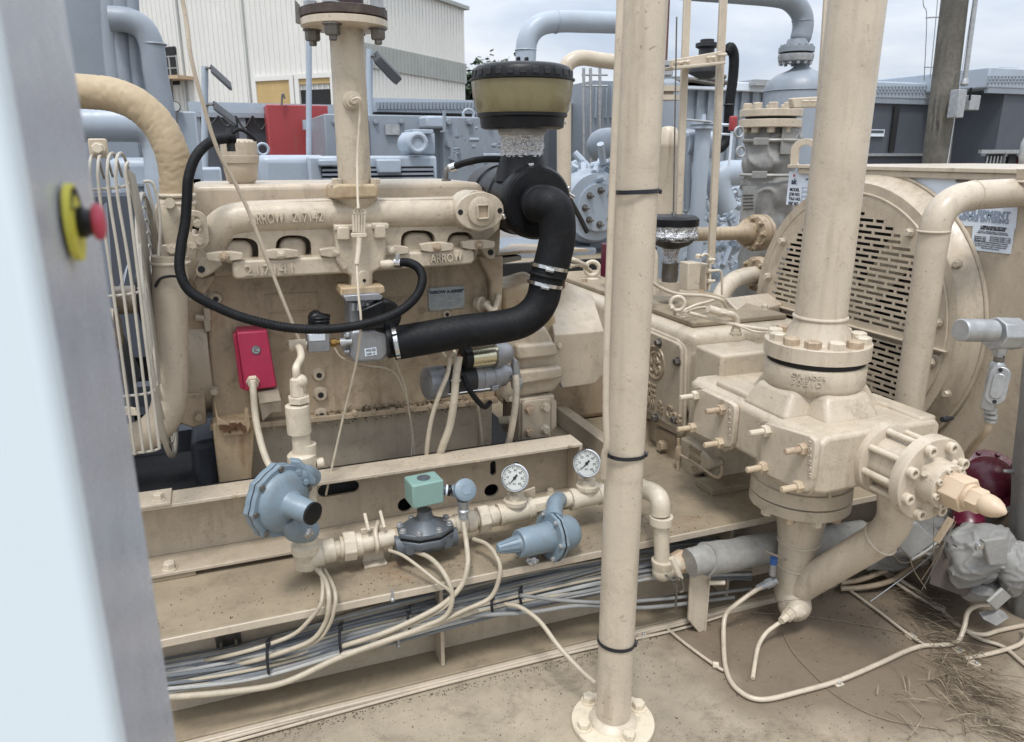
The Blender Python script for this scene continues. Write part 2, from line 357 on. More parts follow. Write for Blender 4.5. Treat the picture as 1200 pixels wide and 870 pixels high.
for x0, x1, y0, op in ((300, 344, 96, 0), (350, 392, 93, 1)):
    p, q = hit(x0, y0, C0, nrm1), hit(x1, y0, C0, nrm1); w = (q-p).length; zt = p.z; cc = (p+q)/2; cc.z = 0
    fr = M()
    for e_ in (p, q): fr.obox(V((e_.x, e_.y, zt/2))+nrm1*.1, d1, nrm1, Z, .3, .25, zt)
    fr.obox(cc+Z*(zt+.12)+nrm1*.1, d1, nrm1, Z, w+.3, .25, .25)
    dr = M(); z0 = zt-.6 if op else .05
    for k in range(int((zt-z0)/.3)): dr.obox(cc+nrm1*.1+Z*(zt-.15-k*.3), d1, nrm1, Z, w-.3, .06, .297)
    do = dr.build('roller_door', doorm, wh); fr.build('door_frame', shed, do)
    if op: M().obox(cc+nrm1*.06+Z*z0/2, d1, nrm1, Z, w-.3, .04, z0).build('doorway', dark, wh)
for x in (214, 290): p = hit(x, 60, C0, nrm1); M().obox(V((p.x, p.y, ZT/2))+nrm1*.06, d1, nrm1, Z, .12, .1, ZT).build('downpipe', shedg, wh)
# balcony with braces on the near wall
pa, pb = hit(160, 95, C0, nrm1), hit(228, 93, C0, nrm1); bal = M(); zf = pa.z; ln = (pb-pa).length; cb = (pa+pb)/2
bal.obox(cb+nrm1*.6, d1, nrm1, Z, ln, 1.3, .2); bo = bal.build('balcony', mat('stained_balcony', lin(186, 160, 130), .7, streak=.6, rust=.4), wh)
m = M()
for k in range(9): m.obox(cb+d1*(-ln/2+ln*k/8)+nrm1*1.2+Z*.6, d1, nrm1, Z, .06, .06, 1.2)
for z in (.5, 1.15): m.obox(cb+nrm1*1.2+Z*z, d1, nrm1, Z, ln, .05, .05)
m.build('railing', shedg, bo)
m = M()
for k in (-.35, .3): m.bar(cb+d1*ln*k+nrm1*1.1, cb+d1*ln*(k+.25)-Z*3.2+nrm1*.1, .14, .14)
m.build('brace', steel, bo)
wn = hit(199, 78, C0, nrm1)
M().obox(V((wn.x, wn.y, wn.z))+nrm1*.1, d1, nrm1, Z, 1.5, .1, 2.2).build('window_opening', dark, wh)

# tree beside the warehouse
leaf = mat('dark_foliage', lin(62, 78, 58), .8, var=.4, scale=2)
def tree(p, r, label, group):
    t = thing('tree', label, 'tree', (p.x, p.y, 0), group)
    M().tube([(p.x, p.y, 0), (p.x+.1, p.y, p.z*.5), (p.x, p.y, p.z)], lambda t_: .3*(1-.6*t_), 8, 4).build('trunk', steel, t)
    m = M(); rnd = random.Random(int(p.x*10))
    for k in range(1700):
        v = V((rnd.gauss(0, 1), rnd.gauss(0, 1), rnd.gauss(0, .8))); v = v.normalized()*r*(rnd.random()**.4)*(1+.25*math.sin(v.x*4)+.2*math.cos(v.z*5))
        c = p+v; u = V((rnd.gauss(0, 1), rnd.gauss(0, 1), rnd.gauss(0, 1))).normalized(); w = u.cross(Z).normalized(); s_ = .22*r/2.4
        m.add([c+u*s_, c+w*s_, c-u*s_, c-w*s_], [(0, 1, 2, 3)])
    m.build('crown', leaf, t)
tree(aY(561, 112, 62), 2.6, 'dark tree showing over the yard just right of the warehouse end wall', None)
tree(aY(585, 118, 70), 3.0, 'dark distant tree behind the tinted bowl of the air intake', None)

# ================================================================== blue-grey plant beyond the engine
def bgbox(m, x0, y0, x1, y1, Yp, dep, ground=False):         # box whose front face spans those sight lines at depth Yp
    p, q = aY(x0, y1, Yp), aY(x1, y0, Yp); z0 = 0 if ground else min(p.z, aY(x1, y1, Yp).z)
    return m.box((p.x, Yp, z0), (q.x, Yp+dep, q.z))
# long enclosure behind: slate panels and ribbed lid
t = thing('plant_enclosure', 'long slate and blue grey enclosure beyond the engine, cream warehouse above it', 'enclosure', aY(300, 170, 9.5))
bgbox(M(), 229, 132, 500, 190, 9.5, 2, True).build('panel', bluedark, t)
bgbox(M(), 222, 124, 440, 137, 9.42, 2.1).build('lid', bluelight, t)
bgbox(M(), 440, 119, 606, 131, 9.0, 1.2).build('lid', bluelight, t)
m = M()
for k in range(40): bgbox(m, 442+k*4.1, 120, 444.3+k*4.1, 128, 8.97, .03)
o = m.build('lid_rib', bluegrey, t); tag(o, kind='stuff')
for x in (230, 283, 325): bgbox(M(), x, 134, x+4, 185, 9.44, .06).build('post', bluegrey, t)
bgbox(M(), 440, 130, 600, 140, 9.2, 1).build('panel', bluedark, t)
t = thing('red_cabinet', 'plain red steel cabinet standing among the blue grey plant', 'cabinet', aY(355, 180, 8.9))
bgbox(M(), 327, 124, 384, 300, 8.9, .5).build('body', mat('red_cabinet_paint', lin(150, 56, 58), .5, var=.08, scale=2, streak=.3), t, bevel=.01)
M().tube([aY(330, 124, 8.85), aY(331, 110, 8.85), aY(334, 116, 8.85)], .012, 6).build('wire', steel, t)
bgbox(M(), 356, 141, 384, 152, 8.7, .1).build('bracket', bluelight, t)
# blue box row with lifting eyes
t = thing('plant_housing', 'wide blue grey housing with bolted side panels behind the engine top', 'housing', aY(500, 180, 7.6))
bgbox(M(), 386, 136, 520, 230, 7.6, 1.2).build('panel', bluegrey, t, bevel=.01)
pl = bgbox(M(), 521, 138, 606, 230, 7.45, 1.2).build('panel', bluegrey, t, bevel=.015)
for x, y in ((525, 143), (550, 143), (573, 143), (598, 143), (526, 170), (598, 172), (530, 185)): bolt(pl, aY(x, y, 7.44), -Y, .03, mat=bluegrey)
for x, y, r in ((549, 135, .055), (571, 135, .09), (308, 175, .05)): M().torus(aY(x, y, 7.5), Y, r, r*.28, 16, 6).build('lifting_eye', bluelight, t)
bgbox(M(), 500, 136, 522, 150, 7.3, .5).build('hood', bluelight, t, bevel=.02)
# second engine, pale blue, with black louvres
t = thing('far_engine', 'pale blue engine with black louvre slots beyond the tan valve cover', 'engine', aY(430, 210, 6.2))
bgbox(M(), 310, 182, 384, 260, 6.3, .8).build('tank', bluelight, t, bevel=.06, seg=4)
b = bgbox(M(), 366, 183, 512, 260, 6.2, .8).build('body', bluelight, t, bevel=.02)
bgbox(M(), 443, 187, 470, 203, 6.1, .1).build('hatch', bluelight, t, bevel=.012)
bgbox(M(), 374, 187, 396, 195, 6.1, .1).build('hatch', bluelight, t, bevel=.012)
m = bgbox(M(), 378, 195, 508, 216, 6.17, .04)
m.build('louvre_back', void, t)
for k in range(4): bgbox(M(), 378, 197.5+k*5, 508, 200+k*5, 6.13, .03).build('louvre', bluegrey, t)
m = M(); c = aY(486, 168, 6.25); m.cyl(c-Y*.1, c+Y*.25, .09); m.build('flange_stub', bluelight, t, bevel=.01)
M().torus(c-Y*.1, Y, .065, .022, 20, 8).build('flange_ring', bluelight, t)
bgbox(M(), 478, 155, 510, 182, 6.3, .25).build('bracket', bluelight, t, bevel=.02)
bgbox(M(), 484, 152, 508, 157, 6.2, .3).build('cap_plate', bluelight, t, bevel=.006)
t = thing('junction_cabinet', 'pale blue boxy cabinet left of the breather cap behind the valve cover', 'cabinet', aY(242, 220, 6.5))
bgbox(M(), 222, 197, 259, 260, 6.5, .5).build('body', bluelight, t, bevel=.015); bgbox(M(), 220, 213, 259, 217, 6.45, .05).build('rail', bluegrey, t)
t = thing('gauge_panel', 'upright blue grey panel with a small pressure gauge on top near the wrapped pipe', 'panel', aY(215, 190, 5.6))
bgbox(M(), 206, 131, 229, 300, 5.6, .3).build('body', bluelight, t, bevel=.01)
p = aY(205, 125, 5.55); gg = M().cyl(p, p+Y*.05, .034).build('gauge', steel, t); M().cyl(p-Y*.004, p-Y*.0005, .028).build('dial', dial, gg)
M().cyl(p-Z*.1, p-Z*.03, .008).build('stem', steel, t)
# flood lights
def flood(px0, py0, py1, heads, Yp, label, r=.03):
    t = thing('lamp_post', label, 'lamp post', aY(px0, py1, Yp)); M().cyl(aY(px0, py1, Yp), aY(px0, py0, Yp), r, n=12).build('pole', bluelight, t)
    for (x0, y0, x1, y1, th) in heads:
        p, q = aY(x0, y0, Yp-.1), aY(x1, y1, Yp-.15); d = (q-p).normalized(); w = Y.cross(d); c = (p+q)/2
        h = M().obox(c, d, (Y+Z*.5), w, (q-p).length, .16, th).build('lamp_head', darkmetal, t, bevel=.006)
        M().obox(c+w*th*.62*(1 if w.z < 0 else -1), d, (Y+Z*.5), w, (q-p).length*.9, .14, .006).build('lens', galv, h)
        M().tube([aY(px0, y0+2, Yp), aY((px0+x0)/2, y0, Yp-.05), p], .012, 6).build('arm', steel, t)
flood(240, 78, 230, ((247, 80, 271, 102, .02), (250, 123, 276, 143, .02)), 7.8, 'pale blue lamp post with two tilted flat lamps left of the red cabinet')
flood(362, 38, 200, (), 7.2, 'bare thin blue post rising in front of the red cabinet', .025)
flood(433, 58, 140, ((440, 66, 466, 93, .09),), 8.4, 'blue post with one thick tilted floodlight right of the exhaust stack', .035)

# left cluster behind the fan guard
t = thing('process_skid_column', 'blue grey upright plates and pipes at the far left behind the fan guard', 'pipework', aY(140, 200, 4.6))
bgbox(M(), 60, -60, 126, 90, 5.2, .4).build('plate', bluegrey, t)
for x, r in ((131, .045), (143, .05), (157, .04)): M().tube([aY(x-6, -60, 5), aY(x, 60, 5), aY(x+8, 125, 5)], r, 14, 4).build('riser', bluegrey, t)
M().tube([aY(128, 22, 4.9), aY(150, 24, 4.9), aY(168, 34, 4.9), aY(178, 55, 4.9), aY(183, 90, 4.9), aY(192, 140, 4.9), aY(196, 200, 4.9)], .065, 18, 8).build('bent_pipe', bluegrey, t)
M().torus(aY(179.5, 52, 4.9), Z, .066, .006, 24, 6).build('weld', bluegrey, t)
M().tube([aY(60, 146, 4.4), aY(100, 146, 4.4), aY(150, 146, 4.4), aY(172, 150, 4.4), aY(186, 166, 4.4), aY(190, 200, 4.4), aY(191, 300, 4.4)], .085, 20, 8).build('elbow_pipe', bluelight, t)
bgbox(M(), 96, 118, 140, 300, 5.4, .4).build('plate', bluelight, t)
bgbox(M(), 120, 100, 152, 320, 5.3, .3).build('plate', bluegrey, t)
bgbox(M(), 158, 185, 205, 420, 4.9, .4).build('tank', bluelight, t, bevel=.05, seg=4)
bgbox(M(), 110, 230, 150, 420, 4.2, .4).build('radiator_core', bluedark, t)
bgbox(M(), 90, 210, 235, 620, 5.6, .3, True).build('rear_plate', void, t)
for y in (215, 262): bgbox(M(), 158, y, 204, y+3, 4.85, .05).build('rail', bluegrey, t)

# overhead pipes
t = thing('overhead_pipe', 'thick blue grey pipe bending down behind the tinted air intake bowl', 'pipe', aY(630, 80, 6))
M().tube([aY(615, 130, 6), aY(616, 70, 6), aY(619, 45, 6), aY(632, 30, 6), aY(655, 25.5, 6), aY(690, 26, 6), aY(725, 27, 6), aY(760, 27, 6)], .083, 24, 8).build('pipe', bluelight, t)
M().torus(aY(616, 59, 6), Z, .084, .005, 28, 6).build('weld', bluelight, t); M().torus(aY(652, 26, 6), X, .084, .005, 28, 6).build('weld', bluelight, t)
t = thing('overhead_pipe', 'blue grey pipe crossing the top of the picture and bending down to the far vessel', 'pipe', aY(935, 60, 6.5))
M().tube([aY(770, -20, 6.5), aY(800, -14, 6.5), aY(860, -9, 6.5), aY(905, -5, 6.5), aY(925, 0, 6.5), aY(938, 14, 6.5), aY(941, 30, 6.5), aY(938, 46, 6.5), aY(936, 52, 6.5)], lambda t_: .1 if t_ < .86 else .1-.03*(t_-.86)/.14, 24, 8).build('pipe', bluegrey, t)
M().torus(aY(940.5, 25, 6.5), Z, .1, .005, 28, 6).build('weld', bluegrey, t)
t = thing('separator_vessel', 'large blue grey domed vessel with a bolted neck flange left of the big tan riser', 'vessel', aY(925, 200, 6.5))
c = aY(927, 200, 6.5); c.z = 0; s_ = mp_(aY(927, 110, 6.5)); zz = lambda y: aY(927, y, 6.5).z
M().lathe(c, Z, [(.2, 40*s_), (zz(108), 40*s_), (zz(96), 37*s_), (zz(88), 28*s_), (zz(82), 14*s_), (zz(78), 9*s_), (zz(72), 9*s_)], 40).build('shell', bluegrey, t, ang=60)
M().torus(c+Z*zz(107), Z, 40.4*s_, .006, 40, 6).build('weld_seam', bluegrey, t)
cf = V((aY(936, 62, 6.5).x-.03, 6.5, 0))
f = M().lathe(cf, Z, [(zz(75), 8*s_), (zz(72), 19*s_), (zz(67), 20*s_), (zz(64), 20*s_)], 32).build('lower_flange', galv, t)
f2 = M().lathe(cf, Z, [(zz(61.5), 20*s_), (zz(55.5), 20*s_), (zz(54), 13*s_), (zz(46), 11*s_)], 32).build('upper_flange', bluegrey, t)
M().cyl(cf+Z*zz(64), cf+Z*zz(61.5), 15*s_).build('gasket', darkmetal, t)
ringbolts(f2, cf+Z*zz(55.5), Z, 16.5*s_, 12, .018, bluegrey); ringbolts(f, cf+Z*zz(73), -Z, 16.5*s_, 12, .018, galv)
t = thing('tan_return_pipe', 'tan pipe bending down behind the black air cleaner', 'pipe', aY(660, 200, 4.6))
M().tube([aY(661, 300, 4.6), aY(661, 120, 4.6), aY(662, 86, 4.6), aY(668, 73, 4.6), aY(682, 68, 4.6), aY(705, 71, 4.6), aY(730, 74, 4.6), aY(760, 77, 4.6)], .047, 20, 8).build('pipe', tanpipe, t)

# compressor row seen between the air cleaner and the post
t = thing('far_compressor', 'pale blue compressor with a studded round end cover right of the black elbow hose', 'compressor', aY(695, 260, 5))
c = aY(700, 243, 5); m = M().lathe(c+Y*.3, -Y, [(0, .27), (.2, .27), (.22, .24), (.3, .24)], 36); hd = m.build('end_cover', bluelight, t)
m = M().lathe(c, -Y, [(0, .17), (.04, .17)], 28).build('inner_cover', bluelight, hd); ringbolts(hd, c-Y*.04, -Y, .12, 8, .02, steel, stud=.03)
bgbox(M(), 672, 205, 725, 290, 5.3, .7).build('frame', bluegrey, t, bevel=.03)
bgbox(M(), 690, 285, 704, 330, 5.2, .1).build('leg', bluegrey, t); bgbox(M(), 668, 290, 770, 294, 5.1, .4).build('base_rail', bluedark, t)
bgbox(M(), 586, 290, 700, 360, 5.0, .9).build('base_block', bluegrey, t, bevel=.02)
rnd = random.Random(5); m = M()
for k in range(90):
    p = aY(rnd.uniform(800, 880), rnd.uniform(222, 330), rnd.uniform(5.4, 6.4)); s_ = rnd.uniform(.02, .08)
    if k % 2: m.cyl(p, p+V((rnd.uniform(-1, 1), rnd.uniform(-.4, .4), rnd.uniform(-1, 1))).normalized()*s_*4, s_*.5, n=10)
    else: m.lathe(p, V((rnd.uniform(-1, 1), -1, rnd.uniform(-1, 1))), [(0, s_), (s_*.3, s_), (s_*.31, s_*.6), (s_, s_*.6)], 12)
o = m.build('valve_fittings', bluelight, t); tag(o, kind='stuff')
rnd = random.Random(3); m = M()
for k in range(60):
    p = aY(rnd.uniform(668, 730), rnd.uniform(188, 232), rnd.uniform(5.05, 5.6)); s_ = rnd.uniform(.02, .06)
    if k % 2: m.cyl(p, p+V((rnd.uniform(-1, 1), rnd.uniform(-1, 1), rnd.uniform(-1, 1))).normalized()*s_*3, s_*.5, n=8)
    else: m.box(p-V((s_, s_, s_))*.7, p+V((s_, s_, s_))*.7)
o = m.build('small_fittings', bluelight, t); tag(o, kind='stuff')
t = thing('blue_drum', 'rounded blue grey drum lying beside the tan post, far behind', 'drum', aY(705, 172, 6.5))
m = M(); c = aY(707, 171, 6.5); m.lathe(c-X*.16, X, [(0, .01), (.02, .07), (.06, .12), (.12, .15), (.2, .16), (1.2, .16)], 28); m.build('shell', bluegrey, t, ang=60)
t = thing('radiator_stack', 'ribbed blue grey cooler stack far behind, left of the tan post', 'cooler', aY(710, 150, 9))
bgbox(M(), 690, 98, 790, 300, 9, 1, True).build('casing', bluegrey, t)
for k in range(7): bgbox(M(), 692+k*6, 99, 694+k*6, 138, 8.95, .05).build('rib', bluelight, t)
m = M()
for x in (684, 692, 703): m.cyl(aY(x, 200, 8.6), aY(x, 80, 8.6), .02, n=8)
for y in (88, 101): m.cyl(aY(682, y, 8.6), aY(712, y, 8.6), .012, n=8)
m.build('ladder_frame', galv, t)
t = thing('dark_enclosure', 'dark slate enclosure glimpsed right of the air intake bowl', 'enclosure', aY(680, 160, 9.6))
bgbox(M(), 640, 122, 700, 400, 9.6, 1, True).build('panel', bluedark, t)

# blue container behind the tan bars
t = thing('blue_container', 'pale blue ribbed container behind the pair of tan bars', 'container', aY(840, 190, 8))
bgbox(M(), 786, 101, 900, 330, 8, 2, True).build('wall', bluelight, t)
for k in range(9): bgbox(M(), 789+k*13, 106, 792+k*13, 188, 7.95, .05).build('rib', bluegrey, t)
bgbox(M(), 782, 98, 905, 104, 7.9, .2).build('top_rail', white, t, bevel=.01)
bgbox(M(), 760, 92, 850, 99, 7.9, .8).build('walkway', bluegrey, t); bgbox(M(), 884, 94, 905, 100, 7.8, .3).build('bracket', galv, t)
m = M()
for (a_, b_) in (((786, 96), (850, 90)), ((800, 92), (840, 99)), ((820, 90), (855, 98))): m.cyl(aY(*a_, 7.7), aY(*b_, 7.7), .025, n=8)
m.build('brace', steel, t)
t = thing('breather_cone', 'dark vent cap with a sloped skirt above the pale blue container', 'vent', aY(825, 90, 7.2))
c = aY(826, 90, 7.2); s_ = mp_(c)
M().lathe(c, Z, [(-2*s_, 8*s_), (4*s_, 20*s_), (9*s_, 20*s_), (24*s_, 9*s_), (30*s_, 9*s_), (32*s_, 13*s_), (36*s_, 13*s_), (37*s_, 8*s_), (40*s_, 8*s_)], 28).build('cap', darkmetal, t)
t = thing('black_air_hose', 'fat black hose arching down beside the right tan bar', 'hose', aY(856, 100, 6))
M().tube([aY(852, 62, 6), aY(856, 56, 6), aY(860, 66, 6), aY(859, 90, 6), aY(855, 122, 6), aY(852, 160, 6), aY(846, 172, 6), aY(838, 176, 6)], .045, 16, 8).build('hose', rubber, t)
M().torus(aY(854.5, 123, 6), Z, .046, .008, 24, 6).build('hose_clamp', darkmetal, t)
t = thing('rusty_rod', 'thin rusty rod hanging just right of the tan post top', 'rod', aY(783, 60, 5.5))
M().cyl(aY(784, -20, 5.5), aY(780, 72, 5.5), .014, n=10).build('rod', mat('rusty_rod', (.12, .05, .035), .7, rust=.5), t)
M().lathe(aY(781, 90, 5.5), Z, [(0, .03), (.01, .05), (.04, .05), (.05, .03), (.07, .03), (.08, .06), (.11, .06), (.12, .02)], 14).build('socket', galv, t)
t = thing('tan_filter_pot', 'small tan pot with a domed top just right of the tan post', 'filter', aY(780, 160, 4.6))
c = aY(779, 230, 4.6); s_ = mp_(c); zz = lambda y: aY(779, y, 4.6).z
M().lathe(V((c.x, c.y, 0)), Z, [(zz(250), 13*s_), (zz(174), 13*s_), (zz(172), 14*s_), (zz(168), 14*s_), (zz(158), 13*s_), (zz(150), 9*s_), (zz(148), 3*s_)], 24).build('pot', tanpipe, t)
c = aY(781, 118, 5.2); M().lathe(c, Z, [(0, .06), (.0, .1), (.035, .1), (.036, .05), (.06, .05), (.061, .1), (.1, .1), (.101, .03)], 20).build('flange_pair', tanpipe, t)
M().lathe(aY(783, 110, 6), Z, [(-.3, .15), (0, .15), (.08, .12), (.12, .03)], 24).build('dome', bluegrey, t)

# valve column, handle, insulated riser
t = thing('valve_column', 'pale blue upright valve column with a flanged top between the tan bars', 'valve column', aY(822, 200, 5))
c = aY(820, 210, 5); s_ = mp_(c); zz = lambda y: aY(822, y, 5).z
M().lathe(V((c.x, c.y, 0)), Z, [(zz(420), 9*s_), (zz(152), 9*s_), (zz(151), 15*s_), (zz(147.5), 15*s_), (zz(147), 12*s_), (zz(146.5), 16*s_), (zz(143), 16*s_), (zz(142), 3*s_), (zz(134), 2*s_)], 24).build('column', bluelight, t)
M().cyl(aY(800, 140, 4.9), aY(833, 143, 4.9), .008, n=8).build('stem', galv, t)
m = M()
m.tube([aY(850, 245, 5.2), aY(842, 220, 5.2), aY(846, 205, 5.2), aY(866, 203, 5.2), aY(890, 206, 5.2)], .1, 20, 8); m.build('elbow', bluelight, t)
m = M(); m.cyl(aY(806, 245, 5.1), aY(806, 160, 5.1), .03); m.build('side_pipe', bluegrey, t)
M().cyl(aY(800, 170, 5.15), aY(835, 170, 5.15), .1, n=20).build('side_flange', bluelight, t)
t = thing('valve_lever', 'white rod with a red grip beside the insulated riser', 'lever', aY(858, 170, 4.6))
M().cyl(aY(858, 150, 4.6), aY(854, 198, 4.6), .009, n=10).build('rod', white, t)
M().obox(aY(859, 145, 4.6), X, Y, Z, .05, .04, .1).build('grip', MATS['red_cabinet_paint'], t, bevel=.01)
M().cyl(aY(838, 146, 4.65), aY(858, 147, 4.65), .01, n=8).cyl(aY(836, 157, 4.65), aY(858, 158, 4.65), .008, n=8).build('crossbar', white, t)
t = thing('insulated_riser', 'upright pipe wrapped in grey insulation blanket under a tan bolted flange', 'insulated pipe', aY(900, 250, 4))
c = aY(901, 200, 4); s_ = mp_(c); zz = lambda y: aY(901, y, 4).z; cc = V((c.x, c.y, 0)); rnd = random.Random(5)
prof = [(.1, 27*s_), (zz(330), 28*s_), (zz(262), 27*s_), (zz(225), 27*s_), (zz(215), 28*s_), (zz(207), 24*s_), (zz(190), 30*s_), (zz(178), 29*s_), (zz(160), 31*s_), (zz(150), 27*s_)]
m = M().lathe(cc, Z, prof, 40)
bmesh.ops.subdivide_edges(m.b, edges=m.b.edges, cuts=4, use_grid_fill=True)
from mathutils import noise as mn
for v in m.b.verts:
    k = mn.noise(v.co*7)*.045+((1-min(1, abs(mn.noise(v.co*6+V((3, 1, 2))))*2.6))**3)*.022-.005; w = V((v.co.x-cc.x, v.co.y-cc.y, 0))
    if w.length > .02: v.co += w.normalized()*k
m.build('blanket', blanket, t, ang=80)
for y in (165, 205): m = M(); m.torus(cc+Z*zz(y), Z, 31*s_, .012, 30, 6); m.build('strap', wrap, t)
for x, y in ((868, 178), (866, 155), (930, 157)): M().torus(aY(x, y, 3.85), Y, .03, .007, 14, 6).build('buckle_ring', galv, t)
for x, y, h in ((892, 166, 8), (890, 205, 8), (924, 165, 30)): M().obox(aY(x, y, 3.84), X, Y, Z, 20*s_, .012, h*s_).build('strap_tab', blanket, t, bevel=.004)
c2 = V((aY(903, 140, 4).x, 4, 0)); f = M().lathe(c2, Z, [(zz(150), 30*s_), (zz(149.9), 35*s_), (zz(140.5), 35*s_)], 40).build('lower_flange', tanpipe, t, bevel=.003)
M().cyl(c2+Z*zz(140.5), c2+Z*zz(137.5), 28*s_).build('gasket', darkmetal, t)
f2 = M().lathe(c2, Z, [(zz(137.5), 35*s_), (zz(129), 35*s_)], 40).build('blind_flange', tanpipe, t, bevel=.003)
ringbolts(f2, c2+Z*zz(129), Z, 28*s_, 10, .028, tanpipe); ringbolts(f, c2+Z*zz(150), -Z, 28*s_, 10, .024, tanpipe)
M().obox(aY(877, 238, 3.84), X, Y, Z, .1, .01, .2).build('data_tag', galv, t)
for k in range(5): M().obox(aY(877, 229+k*4, 3.832), X, Y, Z, .075, .004, .004).build('tag_line', blackink, t)

# tan bars
def strut(p, q, w, label, name='tan_bar'):
    t = thing(name, label, 'support bar', q); d = (q-p).normalized(); a = d.cross(FW).normalized(); b = a.cross(d)
    M().obox((p+q)/2, d, a, b, (q-p).length, w, w*.9).build('channel', tanpipe, t, bevel=.004); return t
strut(aY(806.5, -30, 3.3), aY(795, 262, 3.3), .034, 'left one of the two slim tan bars rising behind the post')
strut(aY(849, -30, 3.3), aY(833, 310, 3.3), .036, 'right one of the two slim tan bars rising behind the post')
strut(aY(971, -30, 3.6), aY(956, 200, 3.6), .034, 'slim tan bar directly left of the big riser pipe')
t = thing('bar_clamp', 'short tan cross clamp bolted over the pair of slim bars', 'clamp', aY(818, 70, 3.25))
pc = M().prism(YP([(788, 70), (845, 60), (851, 64), (850, 73), (792, 82), (788, 78)], 3.24), Y*.03).build('plate', tanpipe, t, bevel=.004)
M().prism(YP([(788, 78), (850, 72), (851, 75), (789, 82)], 3.18), Y*.08).build('lip', tanpipe, t, bevel=.003)
for x, y in ((795, 74), (803, 73), (833, 68), (846, 65)):
    p = aY(x, y, 3.235); M().tube([p-X*.02, p-Y*.025, p+X*.02+Z*.006], .007, 8).build('clip', tanpipe, t)
t = thing('bar_clamp', 'short tan cross clamp on the single bar left of the big riser', 'clamp', aY(946, 120, 3.55))
M().prism(YP([(929, 115), (964, 113), (966, 122), (960, 126), (930, 127)], 3.54), Y*.04).build('plate', tanpipe, t, bevel=.006)
for x in (944, 954): p = aY(x, 119, 3.53); M().tube([p-X*.02, p-Y*.02, p+X*.02], .006, 8).build('clip', tanpipe, t)

# ================================================================== right background
def cont(x0, y0, x1, y1, Yp, label, ysplit):
    t = thing('generator_container', label, 'container', aY(x0, 190, Yp))
    bgbox(M(), x0, ysplit, x1, y1, Yp, 3, True).build('body', bluedark, t)
    bgbox(M(), x0-.5, y0, x1+.5, ysplit-1, Yp-.06, 3.1).build('roof_edge', bluelight, t, bevel=.02)
    m = M(); nn = int((x1-x0)/4)
    for r_ in range(3):
        for k in range(nn): p = aY(x0+2+4*k+(r_ % 2)*2, y0+4+r_*3.6, Yp-.07); m.obox(p, X, Y, Z, .03, .02, .016)
    o = m.build('tread_stud', bluegrey, t); tag(o, kind='stuff')
    bgbox(M(), x0, ysplit+3, x1, ysplit+5, Yp-.05, .05).build('trim', bluegrey, t)
    bgbox(M(), x0, 180, x1, 183, Yp-.08, .1).build('base_rail', galv, t)
    return t
t = cont(960, 98, 1094, 230, 9, 'slate container with pale studded roof edge between the big riser and the wooden pole', 114)
bgbox(M(), 1020, 152, 1037, 160, 8.97, .01).build('label_plate', white, t); bgbox(M(), 1021, 153, 1036, 156, 8.965, .004).build('label_band', bluedark, t)
bgbox(M(), 1048, 125, 1049, 178, 8.96, .02).build('door_seam', dark, t)
t = cont(1157, 86, 1300, 230, 8, 'nearer slate container with studded roof edge at the right side', 104)
bgbox(M(), 1170, 80, 1195, 86, 8.3, .5).build('roof_hatch', dark, t, bevel=.01)
for x0, x1 in ((1154, 1175), (1180, 1192)): bgbox(M(), x0, 181, x1, 200, 7.9, .02).build('window', dark, t)
for k in range(5): bgbox(M(), 1156+k*4, 183, 1157.5+k*4, 198, 7.88, .015).build('bar', galv, t)
bgbox(M(), 1150, 176, 1300, 180, 7.86, .05).build('sill', galv, t); bgbox(M(), 1175, 178, 1180, 205, 7.85, .06).build('mullion', galv, t)
bgbox(M(), 1192, 183, 1215, 200, 7.87, .03).build('red_cover', wine, t)
t = thing('low_enclosure', 'low dark enclosure in the gap right of the wooden pole', 'enclosure', aY(1130, 190, 9.5))
bgbox(M(), 1110, 128, 1153, 230, 9.5, 1, True).build('body', bluedark, t); bgbox(M(), 1133, 131, 1152, 174, 9.4, .1).build('door', bluedark, t, bevel=.02)
bgbox(M(), 1110, 178, 1153, 230, 9.3, .1).build('void_panel', dark, t); bgbox(M(), 1112, 127, 1153, 129, 9.35, .2).build('rim', bluelight, t)
# wooden pole
wood = mat('weathered_pole_wood', lin(104, 100, 92), .85, var=.45, scale=3, bump=.9, bscale=60, bdist=.006, streak=1, dirtc=(.022, .022, .02))
t = thing('utility_pole', 'thick weathered wooden pole leaning slightly in front of the slate containers', 'utility pole', aY(1093, 230, 6.8))
a_, b_ = aY(1084, 300, 6.8), aY(1126, -60, 6.8)
M().tube([a_.lerp(b_, k/10) for k in range(11)], lambda t_: .15-.012*t_, 28, 1, True, lambda i, k: .012*math.sin(k*2.7+i*.3)+.008*math.sin(k*5.1)).build('pole', wood, t)
m = M(); m.cyl(aY(1109, 200, 6.65), aY(1150, -60, 6.65), .004, n=6); m.build('earth_wire', white, t)
t = thing('pole_conduit', 'pale grey conduit beside the wooden pole ending at a meter box', 'conduit', aY(1135, 100, 6.6))
M().cyl(aY(1131, 92, 6.6), aY(1151, -60, 6.6), .026, n=16).build('pipe', galv, t)
M().lathe(aY(1130, 101, 6.6), Z, [(0, .03), (.02, .045), (.05, .04), (.08, .03)], 14).build('coupling', galv, t)
bgbox(M(), 1120, 105, 1134, 138, 6.5, .12).build('meter_box', galv, t, bevel=.006); bgbox(M(), 1135, 112, 1150, 129, 6.7, .12).build('side_box', galv, t, bevel=.006)
M().cyl(aY(1138, 103, 6.55), aY(1136, 118, 6.55), .012, n=8).build('cable_loop', rubber, t)
t = thing('antenna_wires', 'two thin sagging wires with short crossbars left of the wooden pole', 'wires', aY(1085, 60, 7.2))
